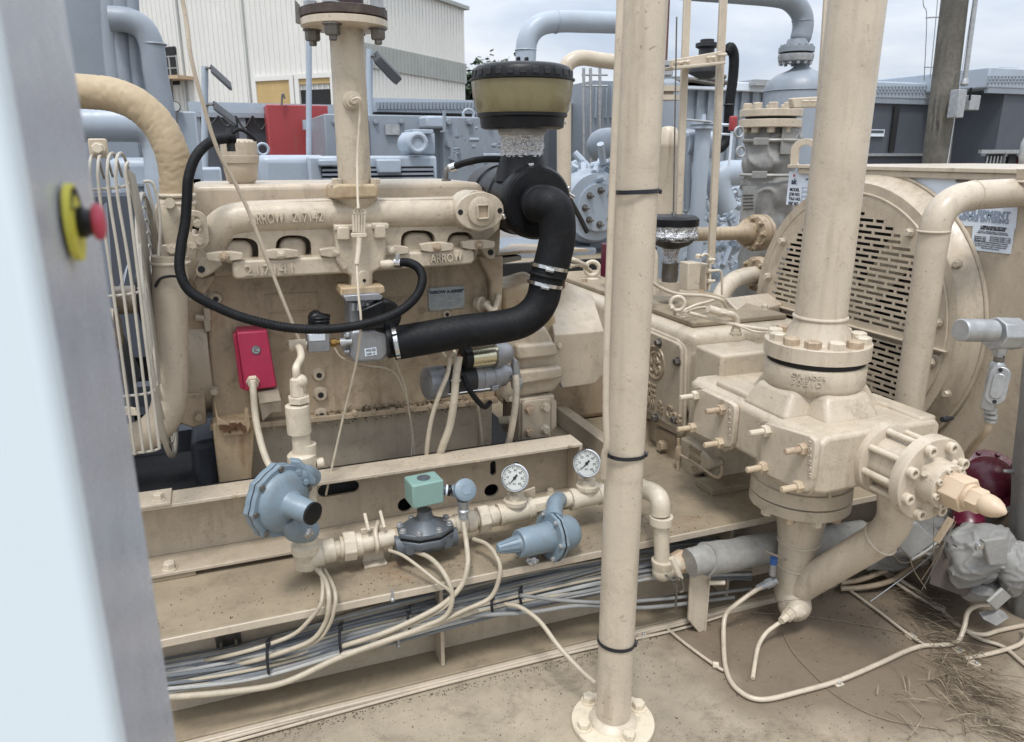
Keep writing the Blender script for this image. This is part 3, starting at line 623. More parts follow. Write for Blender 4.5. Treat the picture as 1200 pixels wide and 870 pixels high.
m = M(); m.tube([aY(1081, -30, 7.2), aY(1082, 5, 7.2), aY(1086, 20, 7.2), aY(1083, 95, 7.2)], .005, 6); m.tube([aY(1101, -30, 7.2), aY(1097, 20, 7.2), aY(1090, 92, 7.2)], .005, 6)
m.cyl(aY(1085, 21, 7.2), aY(1103, 20, 7.2), .009, n=6); m.cyl(aY(1083, 79, 7.2), aY(1093, 79, 7.2), .007, n=6); m.build('wire', galv, t)
t = thing('chrome_horn', 'small shiny grey bottle at the right edge above the cooler box', 'filter', aY(1199, 180, 3))
M().lathe(aY(1200, 188, 3.0), Z, [(-.05, .02), (0, .025), (.02, .03), (.09, .03), (.12, .02), (.125, .006)], 16).build('bottle', galv, t)

# panel joints, hinges and small boxes that break up the far enclosures
t = thing('pipe_manifold', 'tangle of blue grey pipe stubs and valves left of the foil duct', 'pipework', aY(560, 180, 7))
rnd = random.Random(31); m = M()
for k in range(46):
    p = aY(rnd.uniform(520, 606), rnd.uniform(150, 196), rnd.uniform(6.6, 7.2)); s_ = rnd.uniform(.012, .035)
    d = rnd.choice((X, Z, Y, Z)); m.cyl(p, p+d*s_*rnd.uniform(2, 7), s_*.6, n=8)
    if k % 3 == 0: m.lathe(p, d, [(0, s_*1.5), (s_*.5, s_*1.5)], 12)
o = m.build('pipe_fittings', bluegrey, t); tag(o, kind='stuff')
for x0, y0, x1, y1, Yp, mt_ in ((400, 141, 402, 200, 7.58, bluedark), (430, 141, 432, 200, 7.58, bluedark), (452, 146, 468, 158, 7.56, galv), (408, 150, 424, 162, 7.57, bluelight)):
    bgbox(M(), x0, y0, x1, y1, Yp, .03).build('fitting_plate', mt_, t)
for k, (x, y) in enumerate(((392, 143), (414, 143), (440, 143), (470, 143), (495, 143))): bolt(t, aY(x, y, 7.59), -Y, .022, mat=bluegrey)
t = thing('cable_tray', 'pale blue tray with sagging cables on the top of the slate enclosure', 'cable tray', aY(300, 128, 9.3))
bgbox(M(), 232, 129, 322, 132, 9.3, .05).build('tray', bluelight, t)
for k in range(4): M().tube([aY(236+k*20, 136, 9.3), aY(246+k*20, 146+k*2, 9.3), aY(256+k*20, 136, 9.3)], .012, 6).build('cable', darkmetal, t)
for x, y in ((262, 160), (270, 155), (290, 168), (318, 160)): bgbox(M(), x, y, x+4, y+4, 9.45, .03).build('latch', dark, t)
# ================================================================== skid under the machine
t = thing('skid_base', 'long dusty tan steel skid beam carrying engine and compressor', 'skid', (1, 2.3, 0))
m = M().box((-1.2, 2.08, .35), (2.75, 4.9, .37)); dk = m.build('deck_plate', tandust, t, bevel=.003)
M().box((-1.2, 2.073, .344), (2.75, 2.08, .3695)).build('deck_edge', tanpipe, t, bevel=.002)
M().box((-1.2, 2.2, .03), (2.75, 2.215, .35)).build('web', tan, t)
M().box((-1.2, 2.065, .002), (2.75, 2.5, .028)).build('bottom_flange', tandust, t, bevel=.003)
M().box((-1.2, 2.045, .0), (2.75, 2.065, .022)).build('flange_edge', tanpipe, t, bevel=.003)
for x in (.55, 1.7): M().box((x, 2.11, .03), (x+.012, 2.2, .35)).build('stiffener', tan, t)
p = aY(268, 752, 2.195); m = plate(M(), p, X, Z, .075, .06, .01, .012); m.build('grounding_pad', steel, t, bevel=.003)
for dx in (-.022, .022): M().box((p.x+dx-.004, p.y-.03, p.z-.03), (p.x+dx+.004, p.y, p.z+.02)).build('pad_lug', steel, t)
for x, y in ((460, 703), (467, 757)): q = aY(x, y, 2.07); M().cyl(q, q+Z*.035, .004, n=8).ball(q, .008, 8).build('hanging_screw', galv, t)

# upper channel the engine stands on
t = thing('engine_rail', 'tan steel channel with slots running under the engine', 'rail', (.5, 2.5, .38))
xl, xr = aY(165, 595, 2.42).x-.8, aY(683, 518, 2.42).x; zt, zb = .628, .388
# flanges face the camera; the web has round holes and slots cut through it
M().box((xl, 2.42, zt-.012), (xr, 2.53, zt)).build('top_flange', tanpipe, t, bevel=.002)
M().box((xl, 2.40, zb), (xr, 2.53, zb+.012)).build('bottom_flange', tan, t, bevel=.002)
holes = [(397, 573, 24, 8), (576, 575, 9, 8), (475, 592, 9, 9)]
web = M(); zs = [zb+.012, zt-.012]; cuts = []
for hx, hy, rx, ry in holes:
    c = aY(hx, hy, 2.53); s_ = mp_(c); cuts.append((c, rx*s_, ry*s_))
def slab_with_holes(m, x0, x1, z0, z1, y0, th, cuts):
    xs = [x0]; cuts = sorted(cuts, key=lambda k: k[0].x)
    for c, rx, rz in cuts:
        a, b = c.x-rx*1.25, c.x+rx*1.25
        m.box((xs[-1], y0, z0), (a, y0+th, z1)); xs.append(b)
        n = 24; rim = []; outr = []
        for k in range(n):
            an = 2*math.pi*k/n; cx, cz = math.cos(an), math.sin(an)
            if rx > rz*1.5: px_ = (rx-rz)*(1 if cx > 0 else -1)+rz*cx; pz_ = rz*cz
            elif rz > rx*1.5: px_ = rx*cx; pz_ = (rz-rx)*(1 if cz > 0 else -1)+rx*cz
            else: px_, pz_ = rx*cx, rz*cz
            rim.append((c.x+px_, c.z+pz_))
            f = 1/max(abs(cx), abs(cz)); qx, qz = cx*f, cz*f
            outr.append((c.x+qx*rx*1.25, (z1-c.z)*qz+c.z if qz > 0 else c.z+(c.z-z0)*qz))
        vs = [(p[0], y, p[1]) for y in (y0, y0+th) for r in (rim, outr) for p in r]; fs = []
        for k in range(n):
            j = (k+1) % n
            fs += [(k, j, n+j, n+k), (2*n+k, 3*n+k, 3*n+j, 2*n+j), (k, 2*n+k, 2*n+j, j)]
        m.add(vs, fs)
    m.box((xs[-1], y0, z0), (x1, y0+th, z1))
zm = aY(576, 562, 2.53).z
low = M(); c_, r1_, r2_ = sorted(cuts, key=lambda k: k[0].x)[-1]; xa, xb = c_.x-r1_*1.25, c_.x+r1_*1.25
slab_with_holes(web, xl, xa, zs[0], zs[1], 2.53, .012, sorted(cuts, key=lambda k: k[0].x)[:-1])
slab_with_holes(web, xa-.0001, xb+.0001, zs[0], zm, 2.53, .012, [(c_, r1_*.99, r2_)])
sl = aY(578, 549, 2.53); slab_with_holes(web, xa, xb, zm, zs[1], 2.53, .012, [(sl, .0125, .03)])
web.box((xb, 2.53, zs[0]), (xr, 2.542, zs[1]))
web.build('web', tan, t); M().box((xl, 2.60, zb-.01), (xr-.06, 2.612, zt-.03)).build('shade_liner', void, t)  # black liner added behind the web so its holes look deep in shade
M().box((xr-.012, 2.42, zb+.012), (xr-.001, 2.53, zt-.012)).build('end_plate', tan, t, bevel=.002)
pd = aY(183, 590, 2.42); M().box((pd.x-.3, 2.414, zt), (aY(200, 590, 2.42).x, 2.53, zt+.01)).build('shim_plate', tanpipe, t, bevel=.002)
for x, y in ((186, 586),): bolt(t, aZ(x, y, zt+.01), Z, .017, mat=tanfit)
for x, y in ((275, 582), (440, 559), (560, 541), (668, 523)): M().cyl(aZ(x, y, zt+.0005), aZ(x, y, zt+.0005)+Z*.002, .009, n=14).build('hole_plug', tandirty, t)
bolt(t, aZ(199, 667, zb+.012), Z, .019, mat=tanfit); bolt(t, aZ(645, 578, zb+.012), Z, .014, mat=tanfit)
for x, y in ((261, 628), (634, 541)): M().ball(aY(x, y, 2.53), .009, 10, (1, .5, .8)).build('rivet', tan, t)
ch = thing('rail_chock', 'flat tan shim block beneath the left end of the engine rail', 'block', (-.4, 2.42, .37))
m = M().box((-.75, 2.405, .3705), (aY(232, 690, 2.4).x, 2.5, .3875)); m.build('block', tandust, ch, bevel=.003)
# dark cross members seen under the engine at the left
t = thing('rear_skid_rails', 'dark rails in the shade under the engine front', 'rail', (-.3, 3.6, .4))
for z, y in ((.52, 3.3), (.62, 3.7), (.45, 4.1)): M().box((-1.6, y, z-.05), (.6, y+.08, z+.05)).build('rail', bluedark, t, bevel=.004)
M().box((-1.15, 2.56, .3705), (1.25, 4.3, .376)).build('shade_sheet', void, t)  # black sheet standing in for the shaded open frame under the engine
M().box((-1.8, 4.3, .37), (2.4, 4.34, 1.05)).build('light_block_sheet', void, t)  # black sheet added to keep light from getting in behind the engine

# ================================================================== engine
eng = thing('engine', 'six cylinder tan gas engine with cast manifold lettering', 'engine', (.45, 2.95, .65))
blk = M().prism(YP([(243, 322), (244, 402), (250, 497), (300, 494), (582, 467), (584, 300), (480, 300)], 2.745), Y*.55).build('block', tandirty, eng, bevel=.012, seg=3)
M().prism(YP([(236, 262), (238, 326), (586, 303), (588, 250), (560, 236), (260, 246)], 2.72), Y*.5).build('cylinder_head', tan, eng, bevel=.012, seg=3)
M().prism(YP([(221, 224), (224, 262), (572, 254), (571, 226), (562, 214), (540, 213), (235, 217), (226, 219)], 2.80), Y*.42).build('valve_cover', tan, eng, bevel=.022, seg=4)
# exhaust manifold: one casting with arches between its port legs
def arch(cx, cy, w, h): return [(cx+w, cy+h)]+[(cx+w*math.copysign(abs(math.cos(math.radians(a)))**.7, math.cos(math.radians(a))), cy-h*math.sin(math.radians(a))**.7) for a in range(0, 181, 20)]+[(cx-w, cy+h)]
bot = [(564, 285)]+arch(540, 288, 16, 16)+[(520, 297), (509, 297)]+arch(490, 283, 20, 13)+[(467, 298), (455, 302), (452, 288), (398, 288), (392, 304), (376, 305)]+arch(344, 292, 21, 16)+[(320, 308), (304, 310)]+arch(281, 295, 22, 16)+[(257, 312), (232, 322)]
pts = [(230, 322), (231, 296), (237, 274), (248, 257), (262, 246), (280, 240), (320, 237), (400, 234), (480, 234), (545, 232), (575, 236), (588, 250), (585, 268), (572, 280)]+bot
man = M().prism(YP(pts, 2.615), Y*.12).build('exhaust_manifold', tancast, eng, bevel=.018, seg=4, ang=60)
M().tube(TP([(247, 292, 2.655), (252, 276, 2.65), (264, 262, 2.645), (284, 255.5, 2.64), (320, 253.5, 2.64), (400, 251.5, 2.64), (480, 250, 2.64), (540, 249.5, 2.64), (560, 250, 2.64)]), lambda q: .046+.006*min(1, q*6), 28, 8).build('manifold_log', tancast, man, ang=70)
for cx, cy, w in ((280, 294, 16), (343, 291, 16), (490, 285, 17), (540, 288, 15)):
    M().prism(YP([(cx-w, cy+16), (cx-w, cy-5), (cx-w*.6, cy-12), (cx+w*.6, cy-12), (cx+w, cy-5), (cx+w, cy+16)], 2.635), Y*.09).build('intake_port', tancast, eng, bevel=.014, seg=3)
# cast lettering, run along the manifold
text('ARROW', 'lettering', tancast, man, aY(313, 257, 2.585), X, Z, .046, .0035, bev=.0005, wid=.105)
text('217142', 'lettering', tancast, man, aY(360.5, 255, 2.585), X, Z, .044, .0035, bev=.0005, wid=.098)
bar = M().prism(YP([(272, 307), (272, 324), (277, 328), (400, 321), (553, 310), (557, 305), (556, 295), (551, 292), (454, 297), (396, 300), (277, 306)], 2.565), Y*.12).build('intake_rail', tancast, eng, bevel=.012, seg=3)
text('217141', 'lettering', tancast, bar, aY(317, 316.5, 2.562)-Y*.001, X, Z, .046, .0035, bev=.0005, wid=.15)
text('ARROW', 'lettering', tancast, bar, aY(523, 303, 2.562)-Y*.001, X, Z, .042, .0035, bev=.0005, wid=.118)
# end bosses at the manifold ends with a bolt hole
M().prism(YP([(231, 306), (229, 322), (235, 327), (246, 323), (262, 310), (240, 300)], 2.61), Y*.05).build('end_lug', tancast, man, bevel=.008, seg=3)
M().prism(YP([(562, 290), (572, 304), (580, 304), (581, 294), (574, 286)], 2.61), Y*.05).build('end_lug', tancast, man, bevel=.006, seg=3)
for x, y in ((236, 316), (575, 296)): M().cyl(aY(x, y, 2.606), aY(x, y, 2.612), .011).build('lug_hole', void, man)
M().prism(YP([(560, 300), (590, 300), (590, 330), (586, 400), (575, 400), (575, 330)], 2.7), Y*.1).build('end_bracket', tandirty, eng, bevel=.008)
# square-boss end flange
c = aY(563, 248, 2.52); s_ = mp_(c); fd = (X*.12-Y+Z*.02).normalized(); fu = Z.cross(fd).normalized()*1; fv = fd.cross(fu).normalized()
def fl(a, b): return c+fu*a*s_+fv*b*s_
dpts = []
for k in range(36):
    a = 2*math.pi*k/36; r0 = 23+8.5*abs(math.cos(a))**3; dpts.append(fl(r0*math.cos(a), r0*.98*math.sin(a)))
ef = M().prism(dpts, -fd*.02).build('end_flange', tancast, man, bevel=.004, seg=3, ang=50)
M().cyl(c-fd*.12, c-fd*.015, 24*s_).build('end_neck', tancast, man)
M().lathe(c, fd, [(0, 17*s_), (.012, 17*s_), (.015, 15.5*s_)], 36).build('boss_ring', tancast, man)
sq = [fl(a, b)+fd*.02 for a, b in ((-6.5, -8), (7, -7.5), (7.5, 7.5), (-7.5, 7.5))]
sq2 = [fl(a, b)+fd*.0155 for a, b in ((-6.5, -8), (7, -7.5), (7.5, 7.5), (-7.5, 7.5))]
m = M()
for k in range(4): m.bar(sq[k], sq[(k+1) % 4], .006, .012, fd)
m.build('square_rim', tancast, man, bevel=.002); M().prism(sq2, -fd*.002).build('square_recess', tandirty, man)
for a in (-25.5, 25.5): M().cyl(fl(a, 0)+fd*.001, fl(a, 0)-fd*.004, .0095).build('bolt_hole', void, man)
# clamp dogs
for x, y in ((263, 301), (329, 298), (395, 296), (459, 294), (512, 290), (561, 287)):
    c = aY(x, y, 2.555); s_ = mp_(c); tilt = .035
    pts = [c+X*a*s_+Z*(b+a*-tilt)*s_ for a, b in ((-20, 2), (-19, 4), (-8, 5.5), (8, 6), (20, 4), (21, 0), (19, -4), (8, -5), (-8, -6), (-19, -4))]
    d_ = M().prism(pts, Y*.03).build('clamp_dog', tancast, eng, bevel=.006, seg=3)
    bolt(d_, c, -Y, .0125, .012, mat=tanfit, stud=.004)
# centre riser casting
r1 = M().prism(YP([(393, 266), (394, 305), (402, 320), (412, 323), (412, 340), (437, 338), (437, 320), (450, 314), (453, 300), (453, 262), (445, 262)], 2.54), Y*.1).build('centre_riser', tancast, eng, bevel=.01, seg=3)
for x0, x1, y0, y1 in ((396, 410, 266, 282), (440, 452, 264, 280)):
    M().prism(YP([(x0, y0), (x1, y0), (x1+1, y1), (x0-1, y1)], 2.52), Y*.03).build('riser_lug', tancast, r1, bevel=.006, seg=3)
    M().prism(YP([(x0-4, y0-2), (x1+4, y0-2), (x1+4, y0+5), (x0-4, y0+5)], 2.53), Y*.04).build('riser_pad', tancast, r1, bevel=.004)
c = aY(427, 329, 2.535); m = plate(M(), c, X, Z, .042, .068, .02, .02); m.build('riser_cover', tancast, r1, bevel=.004, seg=3); M().cyl(c-Y*.001, c+Y*.002, .006).build('cover_hole', void, r1)
M().cyl(aY(404, 313, 2.537), aY(404, 313, 2.53), .007, n=12).build('plug', tandirty, r1)
M().prism(YP([(400, 338), (450, 335), (452, 343), (442, 347), (402, 350), (399, 346)], 2.50), Y*.13).build('riser_flange', rusttan, r1, bevel=.005, seg=3)
M().lathe(aY(446, 310, 2.53), X*.97-Y*.2, [(0, .014), (.03, .016), (.05, .009), (.07, .009)], 14).build('hose_barb', tanfit, eng)
# block face details
for x, y, r in ((373.5, 439, 7), (375.5, 462, 7.5), (376.5, 485.5, 6.5), (523, 368, 5), (253, 350, 7)):
    c = aY(x, y, 2.742); s_ = mp_(c); b_ = M().lathe(c+Y*.005, -Y, [(0, r*s_*1.25), (.012, r*s_), (.018, r*s_*.9)], 20).build('core_plug', tan, eng)
    M().cyl(c-Y*.0145, c-Y*.0135, r*s_*.45, n=14).build('plug_hole', void, b_)
m = M()
for q in (((310, 346), (372, 343)), ((372, 343), (373, 364)), ((373, 364), (316, 367)), ((316, 367), (317, 400)), ((310, 346), (313, 367))): m.bar(aY(*q[0], 2.744), aY(*q[1], 2.744), .004, .006, Y)
m.build('face_rib', tandirty, eng)
M().tube([aY(446, 350, 2.744), aY(470, 348, 2.744), aY(500, 346, 2.744)], .003, 6).build('face_rib', tandirty, eng)
text('WAUKESHA'[:0]+'THICKON', 'lettering', tandirty, eng, aY(475, 352, 2.7435), X, Z, .026, .0015)
c = aY(495, 364, 2.742); M().torus(c, Y, .013, .0015, 20, 6).build('foundry_mark', tandirty, eng); text('M', 'lettering', tandirty, eng, c, X, Z, .018, .0012)
# data plate
c = aY(523, 350, 2.737); s_ = mp_(c); m = M().prism([aY(x, y, 2.737) for x, y in ((502, 338), (544, 335), (544.5, 360.5), (502.5, 365))], Y*.005); dp = m.build('data_plate', mat('worn_data_plate', lin(166, 172, 172), .4, metal=.3, var=.12, scale=30), eng)
text('"ARROW A-SERIES"', 'lettering', navy, dp, aY(523, 342.2, 2.7355), X, Z, .0165, .0006, bev=.0004)
m = M()
for k in range(7):
    for j in range(4):
        if (k*j+k) % 5 == 4: continue
        a, b = aY(505+j*9.6, 347+k*2.1-j*.35, 2.736), aY(512+j*9.6-(k % 3), 346.8+k*2.1-(j+.8)*.35, 2.736); m.bar(a, b, .0008, .0021, Y)
m.build('small_print', greyink, dp)
for x, y in ((504, 340), (542, 337), (504, 363), (542, 359)): M().ball(aY(x, y, 2.736), .0035, 8).build('rivet', galv, dp)
# oily pan rail with its screws and dirt
m = M().prism(YP([(246, 498), (300, 496), (584, 467), (584, 473), (300, 503), (246, 505)], 2.715), Y*.05); pr = m.build('pan_rail', tandirty, eng, bevel=.003)
for x in range(268, 580, 26): bolt(pr, aY(x, 504.5-(x-246)*.102+1, 2.73), -Z, .011, .012, mat=tandirty)
for x in range(415, 580, 22): M().lathe(aY(x, 483-(x-415)*.09, 2.735), -Y, [(0, .013), (.02, .012), (.024, .008)], 10).build('rail_boss', tandirty, pr)
rnd = random.Random(9); m = M(); grime = mat('greasy_grime', (.085, .072, .042), .9, var=.5, scale=60, bump=1, bscale=300)
for k in range(1100):
    x = rnd.uniform(388, 560)+rnd.uniform(-20, 20)*rnd.random(); p = aY(x, 487-(x-400)*.105+rnd.gauss(0, 4), 2.738+rnd.uniform(-.02, .003)); r_ = rnd.uniform(.0012, .0042); q = [p+V((rnd.gauss(0, 1), rnd.gauss(0, 1), rnd.gauss(0, .7)))*r_ for _ in range(5)]
    m.add(q, [(0, 1, 2), (0, 2, 3), (1, 2, 3), (0, 1, 4), (1, 3, 4), (0, 3, 4)])
o = m.build('grime', grime, pr); tag(o, kind='stuff')
pan = M().prism(YP([(258, 503), (560, 474), (577, 472), (576, 548), (500, 566), (258, 596)], 2.775), Y*.45).build('oil_pan', tan, eng, bevel=.012, seg=3)
M().prism(YP([(563, 470), (577, 468), (576, 548), (562, 550)], 2.76), Y*.05).build('pan_end_rib', tan, eng, bevel=.004)
# left foot and mount
M().prism(YP([(249, 497), (297, 492), (301, 500), (298, 512), (296, 574), (258, 576), (251, 520)], 2.66), Y*.14).build('front_mount', rusttan, eng, bevel=.006)
m = M().prism(YP([(251, 470), (254, 497), (262, 512), (290, 509), (294, 500), (291, 480), (287, 480), (286, 497), (270, 498), (256, 490)], 2.64), Y*.03); m.build('mount_lug', rusttan, eng, bevel=.004)
rnd = random.Random(2); m = M()
for k in range(40): p = aY(rnd.uniform(258, 288), rnd.gauss(501, 2), 2.635); r_ = rnd.uniform(.003, .007); m.box(p-V((r_, r_, r_)), p+V((r_, r_, r_)))
o = m.build('rust_scale', mat('rust_scale', (.13, .065, .032), .9, var=.4, scale=60), eng); tag(o, kind='stuff')
# front end: timing cover, pulley, pump
c = aY(247, 412, 2.95); fr = M().lathe(V((c.x-.2, 2.95, c.z)), X, [(0, .13), (.03, .17), (.06, .19), (.1, .19), (.12, .23), (.2, .23)], 40).build('timing_cover', tan, eng, bevel=.003)
M().prism(YP([(219, 352), (219, 462), (238, 470), (247, 468), (247, 348), (232, 346)], 2.76), Y*.35).build('front_cover', tandirty, eng, bevel=.01, seg=3)
for y in (372, 396, 421, 448): M().cyl(aY(229, y, 2.755), aY(239, y+1, 2.755), .012, n=8).build('cover_lug', tan, fr)
for y in (362, 374, 426): M().prism(YP([(238, y), (246, y), (248, y+14), (240, y+16)], 2.74), Y*.03).build('cover_tab', tan, fr, bevel=.004)
M().prism(YP([(206, 463), (240, 460), (242, 497), (226, 502), (209, 496)], 2.74), Y*.1).build('front_bracket', tandirty, eng, bevel=.006)
bolt(eng, aY(233, 488, 2.735), -Y, .014, mat=tandirty)
bolt(eng, aY(251, 458, 2.735), -Y, .014, mat=tan)
M().cyl(V((-.42, 2.95, 1.2)), V((-.1, 2.95, 1.2)), .05).build('fan_shaft', tan, eng)
M().lathe(V((-.3, 2.95, 1.2)), X, [(0, .09), (.015, .1), (.03, .085), (.045, .1), (.06, .085), (.075, .1), (.09, .09)], 32).build('fan_pulley', darkmetal, eng)
M().cyl(V((-.17, 2.95, 1.32)), V((-.08, 2.95, 1.32)), .12).build('water_pump', tan, eng, bevel=.01)
M().prism(YP([(222, 520), (258, 515), (258, 580), (234, 588), (226, 560)], 2.9), Y*.3).build('front_sump', bluedark, eng, bevel=.03, seg=3)
# thermostat elbow, flanged down to the fat coolant pipe
M().tube([aY(208, 232, 2.66), aY(206, 244, 2.66), aY(203, 262, 2.66), aY(204, 285, 2.66)], lambda t_: .048+.012*math.sin(t_*3.1), 18, 6).build('thermostat_elbow', tanfit, eng)
m = plate(M(), aY(201, 294, 2.60), X, Z, .085, .04, .1, .014); m.build('thermostat_flange', tan, eng, bevel=.005); bolt(eng, aY(201, 292, 2.6)-Y*.0, -Y, .014, mat=tanfit)
cg = M(); c = aY(229, 268, 2.58); n = 20; o_, i_ = [], []
s_ = mp_(c)
for k in range(n):
    a = 2*math.pi*k/n; cx, cz = math.cos(a), math.sin(a); o_.append(c+X*cx*14*s_+Z*(cz*13+(8 if cz > 0 else -12))*s_); i_.append(c+X*(cx*6)*s_+Z*(cz*6+(8 if cz > 0 else -1))*s_)
vs = o_+i_+[p+Y*.014 for p in o_]+[p+Y*.014 for p in i_]; fs = []
for k in range(n): j = (k+1) % n; fs += [(k, j, n+j, n+k), (2*n+k, 3*n+k, 3*n+j, 2*n+j), (k, 2*n+k, 2*n+j, j), (n+k, n+j, 3*n+j, 3*n+k)]
lf = cg.add(vs, fs).build('lifting_lug', tancast, eng, bevel=.003)
for x, y in ((226, 288), (234, 283), (232, 262)): bolt(lf, aY(x, y, 2.578), -Y, .012, .008, mat=tancast)
M().prism(YP([(232, 320), (238, 326), (252, 322), (250, 330), (240, 345), (230, 342), (226, 330)], 2.68), Y*.06).build('head_tab', tandirty, eng, bevel=.005)
# rocker / breather cap
c = aY(284, 215, 2.9); s_ = mp_(c); k = s_
bc = thing('crankcase_breather', 'round tan breather cap with fluted top standing on the valve cover', 'breather cap', c)
M().lathe(c-Z*.01, Z, [(0, 13*k), (4*k, 14*k), (7*k, 17*k), (20*k, 19*k), (26*k, 19.5*k), (26.5*k, 21*k), (34*k, 21.5*k), (34.5*k, 20.5*k), (49*k, 20*k), (52*k, 17*k), (53*k, 8*k)], 36).build('cap', tan, bc)
for q in range(20):
    a = 2*math.pi*q/20; M().cyl(c+V((math.cos(a), math.sin(a), 0))*19.4*k+Z*33*k, c+V((math.cos(a), math.sin(a), 0))*19.0*k+Z*47*k, .0035, n=6).build('flute', tan, bc)
# flywheel housing
fw = M().prism(YP([(584, 395), (612, 388), (640, 382), (647, 395), (656, 416), (660, 432), (662, 444), (650, 460), (610, 467), (586, 470)], 2.70), Y*.5).build('flywheel_housing', tan, eng, bevel=.02, seg=4)
M().prism(YP([(606, 405), (651, 402), (656, 417), (607, 423)], 2.66), Y*.1).build('housing_rib', tan, fw, bevel=.012, seg=3)
M().prism(YP([(608, 436), (659, 430), (661, 443), (609, 452)], 2.655), Y*.1).build('housing_rib', tan, fw, bevel=.012, seg=3)
M().prism(YP([(588, 340), (632, 330), (652, 372), (655, 398), (645, 403), (590, 400)], 2.78), Y*.25).build('bell_shoulder', rusttan, eng, bevel=.02, seg=3)
c = aY(626, 384, 2.755); M().lathe(c, -Y, [(0, .05), (.02, .048), (.024, .04)], 28).build('inspection_cap', tandirty, eng)
br = M().prism(YP([(609, 468), (650, 463), (651, 505), (612, 522), (608, 522)], 2.68), Y*.2).build('rear_mount', tan, eng, bevel=.006)
c = aY(630, 492, 2.665); M().prism(YP([(612, 474), (616, 470), (644, 467), (646, 470), (646, 512), (612, 520)], 2.662), Y*.018).build('mount_plate', tan, br, bevel=.004)
for x, y in ((619.5, 480), (639, 477), (619.5, 506), (638.5, 503)): bolt(br, aY(x, y, 2.66), -Y, .0165, mat=tanfit)
M().prism(YP([(646, 470), (652, 470), (652, 500), (646, 503)], 2.66), Y*.15).build('mount_side', tan, br)
M().cyl(aY(588, 493, 2.75), aY(600, 492, 2.7), .018, n=12).build('drain_plug', tanfit, eng)
M().tube([aY(585, 345, 2.68), aY(581, 360, 2.68), aY(577, 364, 2.66), aY(568, 356, 2.68)], .012, 10).build('coolant_line', tanfit, eng); M().lathe(aY(560, 356, 2.72), -Y+X*.6, [(0, .03), (.02, .03), (.025, .02), (.05, .018)], 20).build('line_boss', tan, eng)
for x in (560, 575): M().cyl(aY(x, 400, 2.73), aY(x-4, 418, 2.73), .006, n=8).build('dipstick_tube', tan, eng)

# ---- pump with coil wires etc: throttle body
th = thing('throttle_body', 'bare aluminium throttle body with a black round actuator under the centre riser', 'throttle', aY(430, 400, 2.5))
M().prism(YP([(402, 347), (444, 344), (449, 348), (447, 352), (405, 354)], 2.47), Y*.14).build('mount_flange', alu, th, bevel=.003)
M().prism(YP([(409, 353), (447, 350), (449, 382), (410, 386)], 2.50), Y*.12).build('upper_body', alu, th, bevel=.008, seg=3)
for x in (414, 420, 431, 438, 444): M().cyl(aY(x, 355, 2.49), aY(x, 364, 2.49), .008, n=8).build('screw', galv, th)
c = aY(449, 371, 2.48); s_ = mp_(c); ad = M().lathe(c+Y*.04, -Y+X*.15, [(0, 16*s_), (.01, 20*s_), (.045, 20*s_), (.052, 17*s_)], 28).build('actuator', blackpl, th)
M().prism(YP([(422, 364), (450, 352), (452, 386), (424, 388)], 2.46), Y*.04).build('actuator_arm', blackpl, th, bevel=.006)
M().prism(YP([(412, 388), (450, 384), (456, 392), (456, 416), (448, 424), (415, 426), (409, 416), (410, 394)], 2.475), Y*.14).build('lower_body', alu, th, bevel=.012, seg=4)
lb = M().prism(YP([(427, 409), (441, 407), (442, 416), (428, 418)], 2.4735), Y*.003).build('label', white, th); text('AG-20', 'lettering', blackink, lb, aY(434.5, 410.5, 2.472), X, Z, .012, .0004); text('6309 17', 'lettering', blackink, lb, aY(434.5, 415, 2.472), X, Z, .009, .0004)
M().prism(YP([(405, 390), (412, 390), (412, 420), (406, 418)], 2.49), Y*.1).build('side_plate', alu, th, bevel=.006)
for y in (394, 400, 412): M().cyl(aY(403, y, 2.48), aY(409, y, 2.48), .007, n=8).build('screw', galv, th)
M().lathe(aY(452, 402, 2.49), X+Z*.1, [(0, .055), (.03, .055), (.031, .05), (.05, .05)], 28).build('outlet', blackpl, th)
sv = thing('solenoid_valve', 'small grey block valve with black plug left of the throttle body', 'solenoid valve', aY(373, 402, 2.46))
b = M().prism(YP([(360, 392), (386, 390), (387, 412), (361, 414)], 2.44), Y*.07).build('block', alu, sv, bevel=.003)
M().prism(YP([(362, 393), (381, 391.5), (381, 399), (362.5, 400)], 2.438), Y*.004).build('label', white, b)
m = M().prism(YP([(363, 370), (372, 366), (384, 372), (386, 386), (385, 391), (362, 391)], 2.44), Y*.06); m.build('plug', blackpl, sv, bevel=.012, seg=3)
for k in range(4): M().torus(aY(374, 371+k*4, 2.47), Z, .033-k*.001, .004, 16, 6).build('plug_ridge', blackpl, sv)
M().lathe(aY(387, 402, 2.475), X, [(0, .014), (.02, .014), (.021, .009), (.05, .009)], 6).build('fitting', mat('brass_fitting', lin(150, 120, 70), .3, metal=.9), sv)
M().lathe(aY(398, 402, 2.475), X, [(0, .016), (.018, .016), (.019, .011), (.04, .011)], 12).build('coupling', galv, sv)
M().cyl(aY(352, 404, 2.475), aY(361, 404, 2.475), .012, n=10).build('inlet_nut', tanfit, sv)

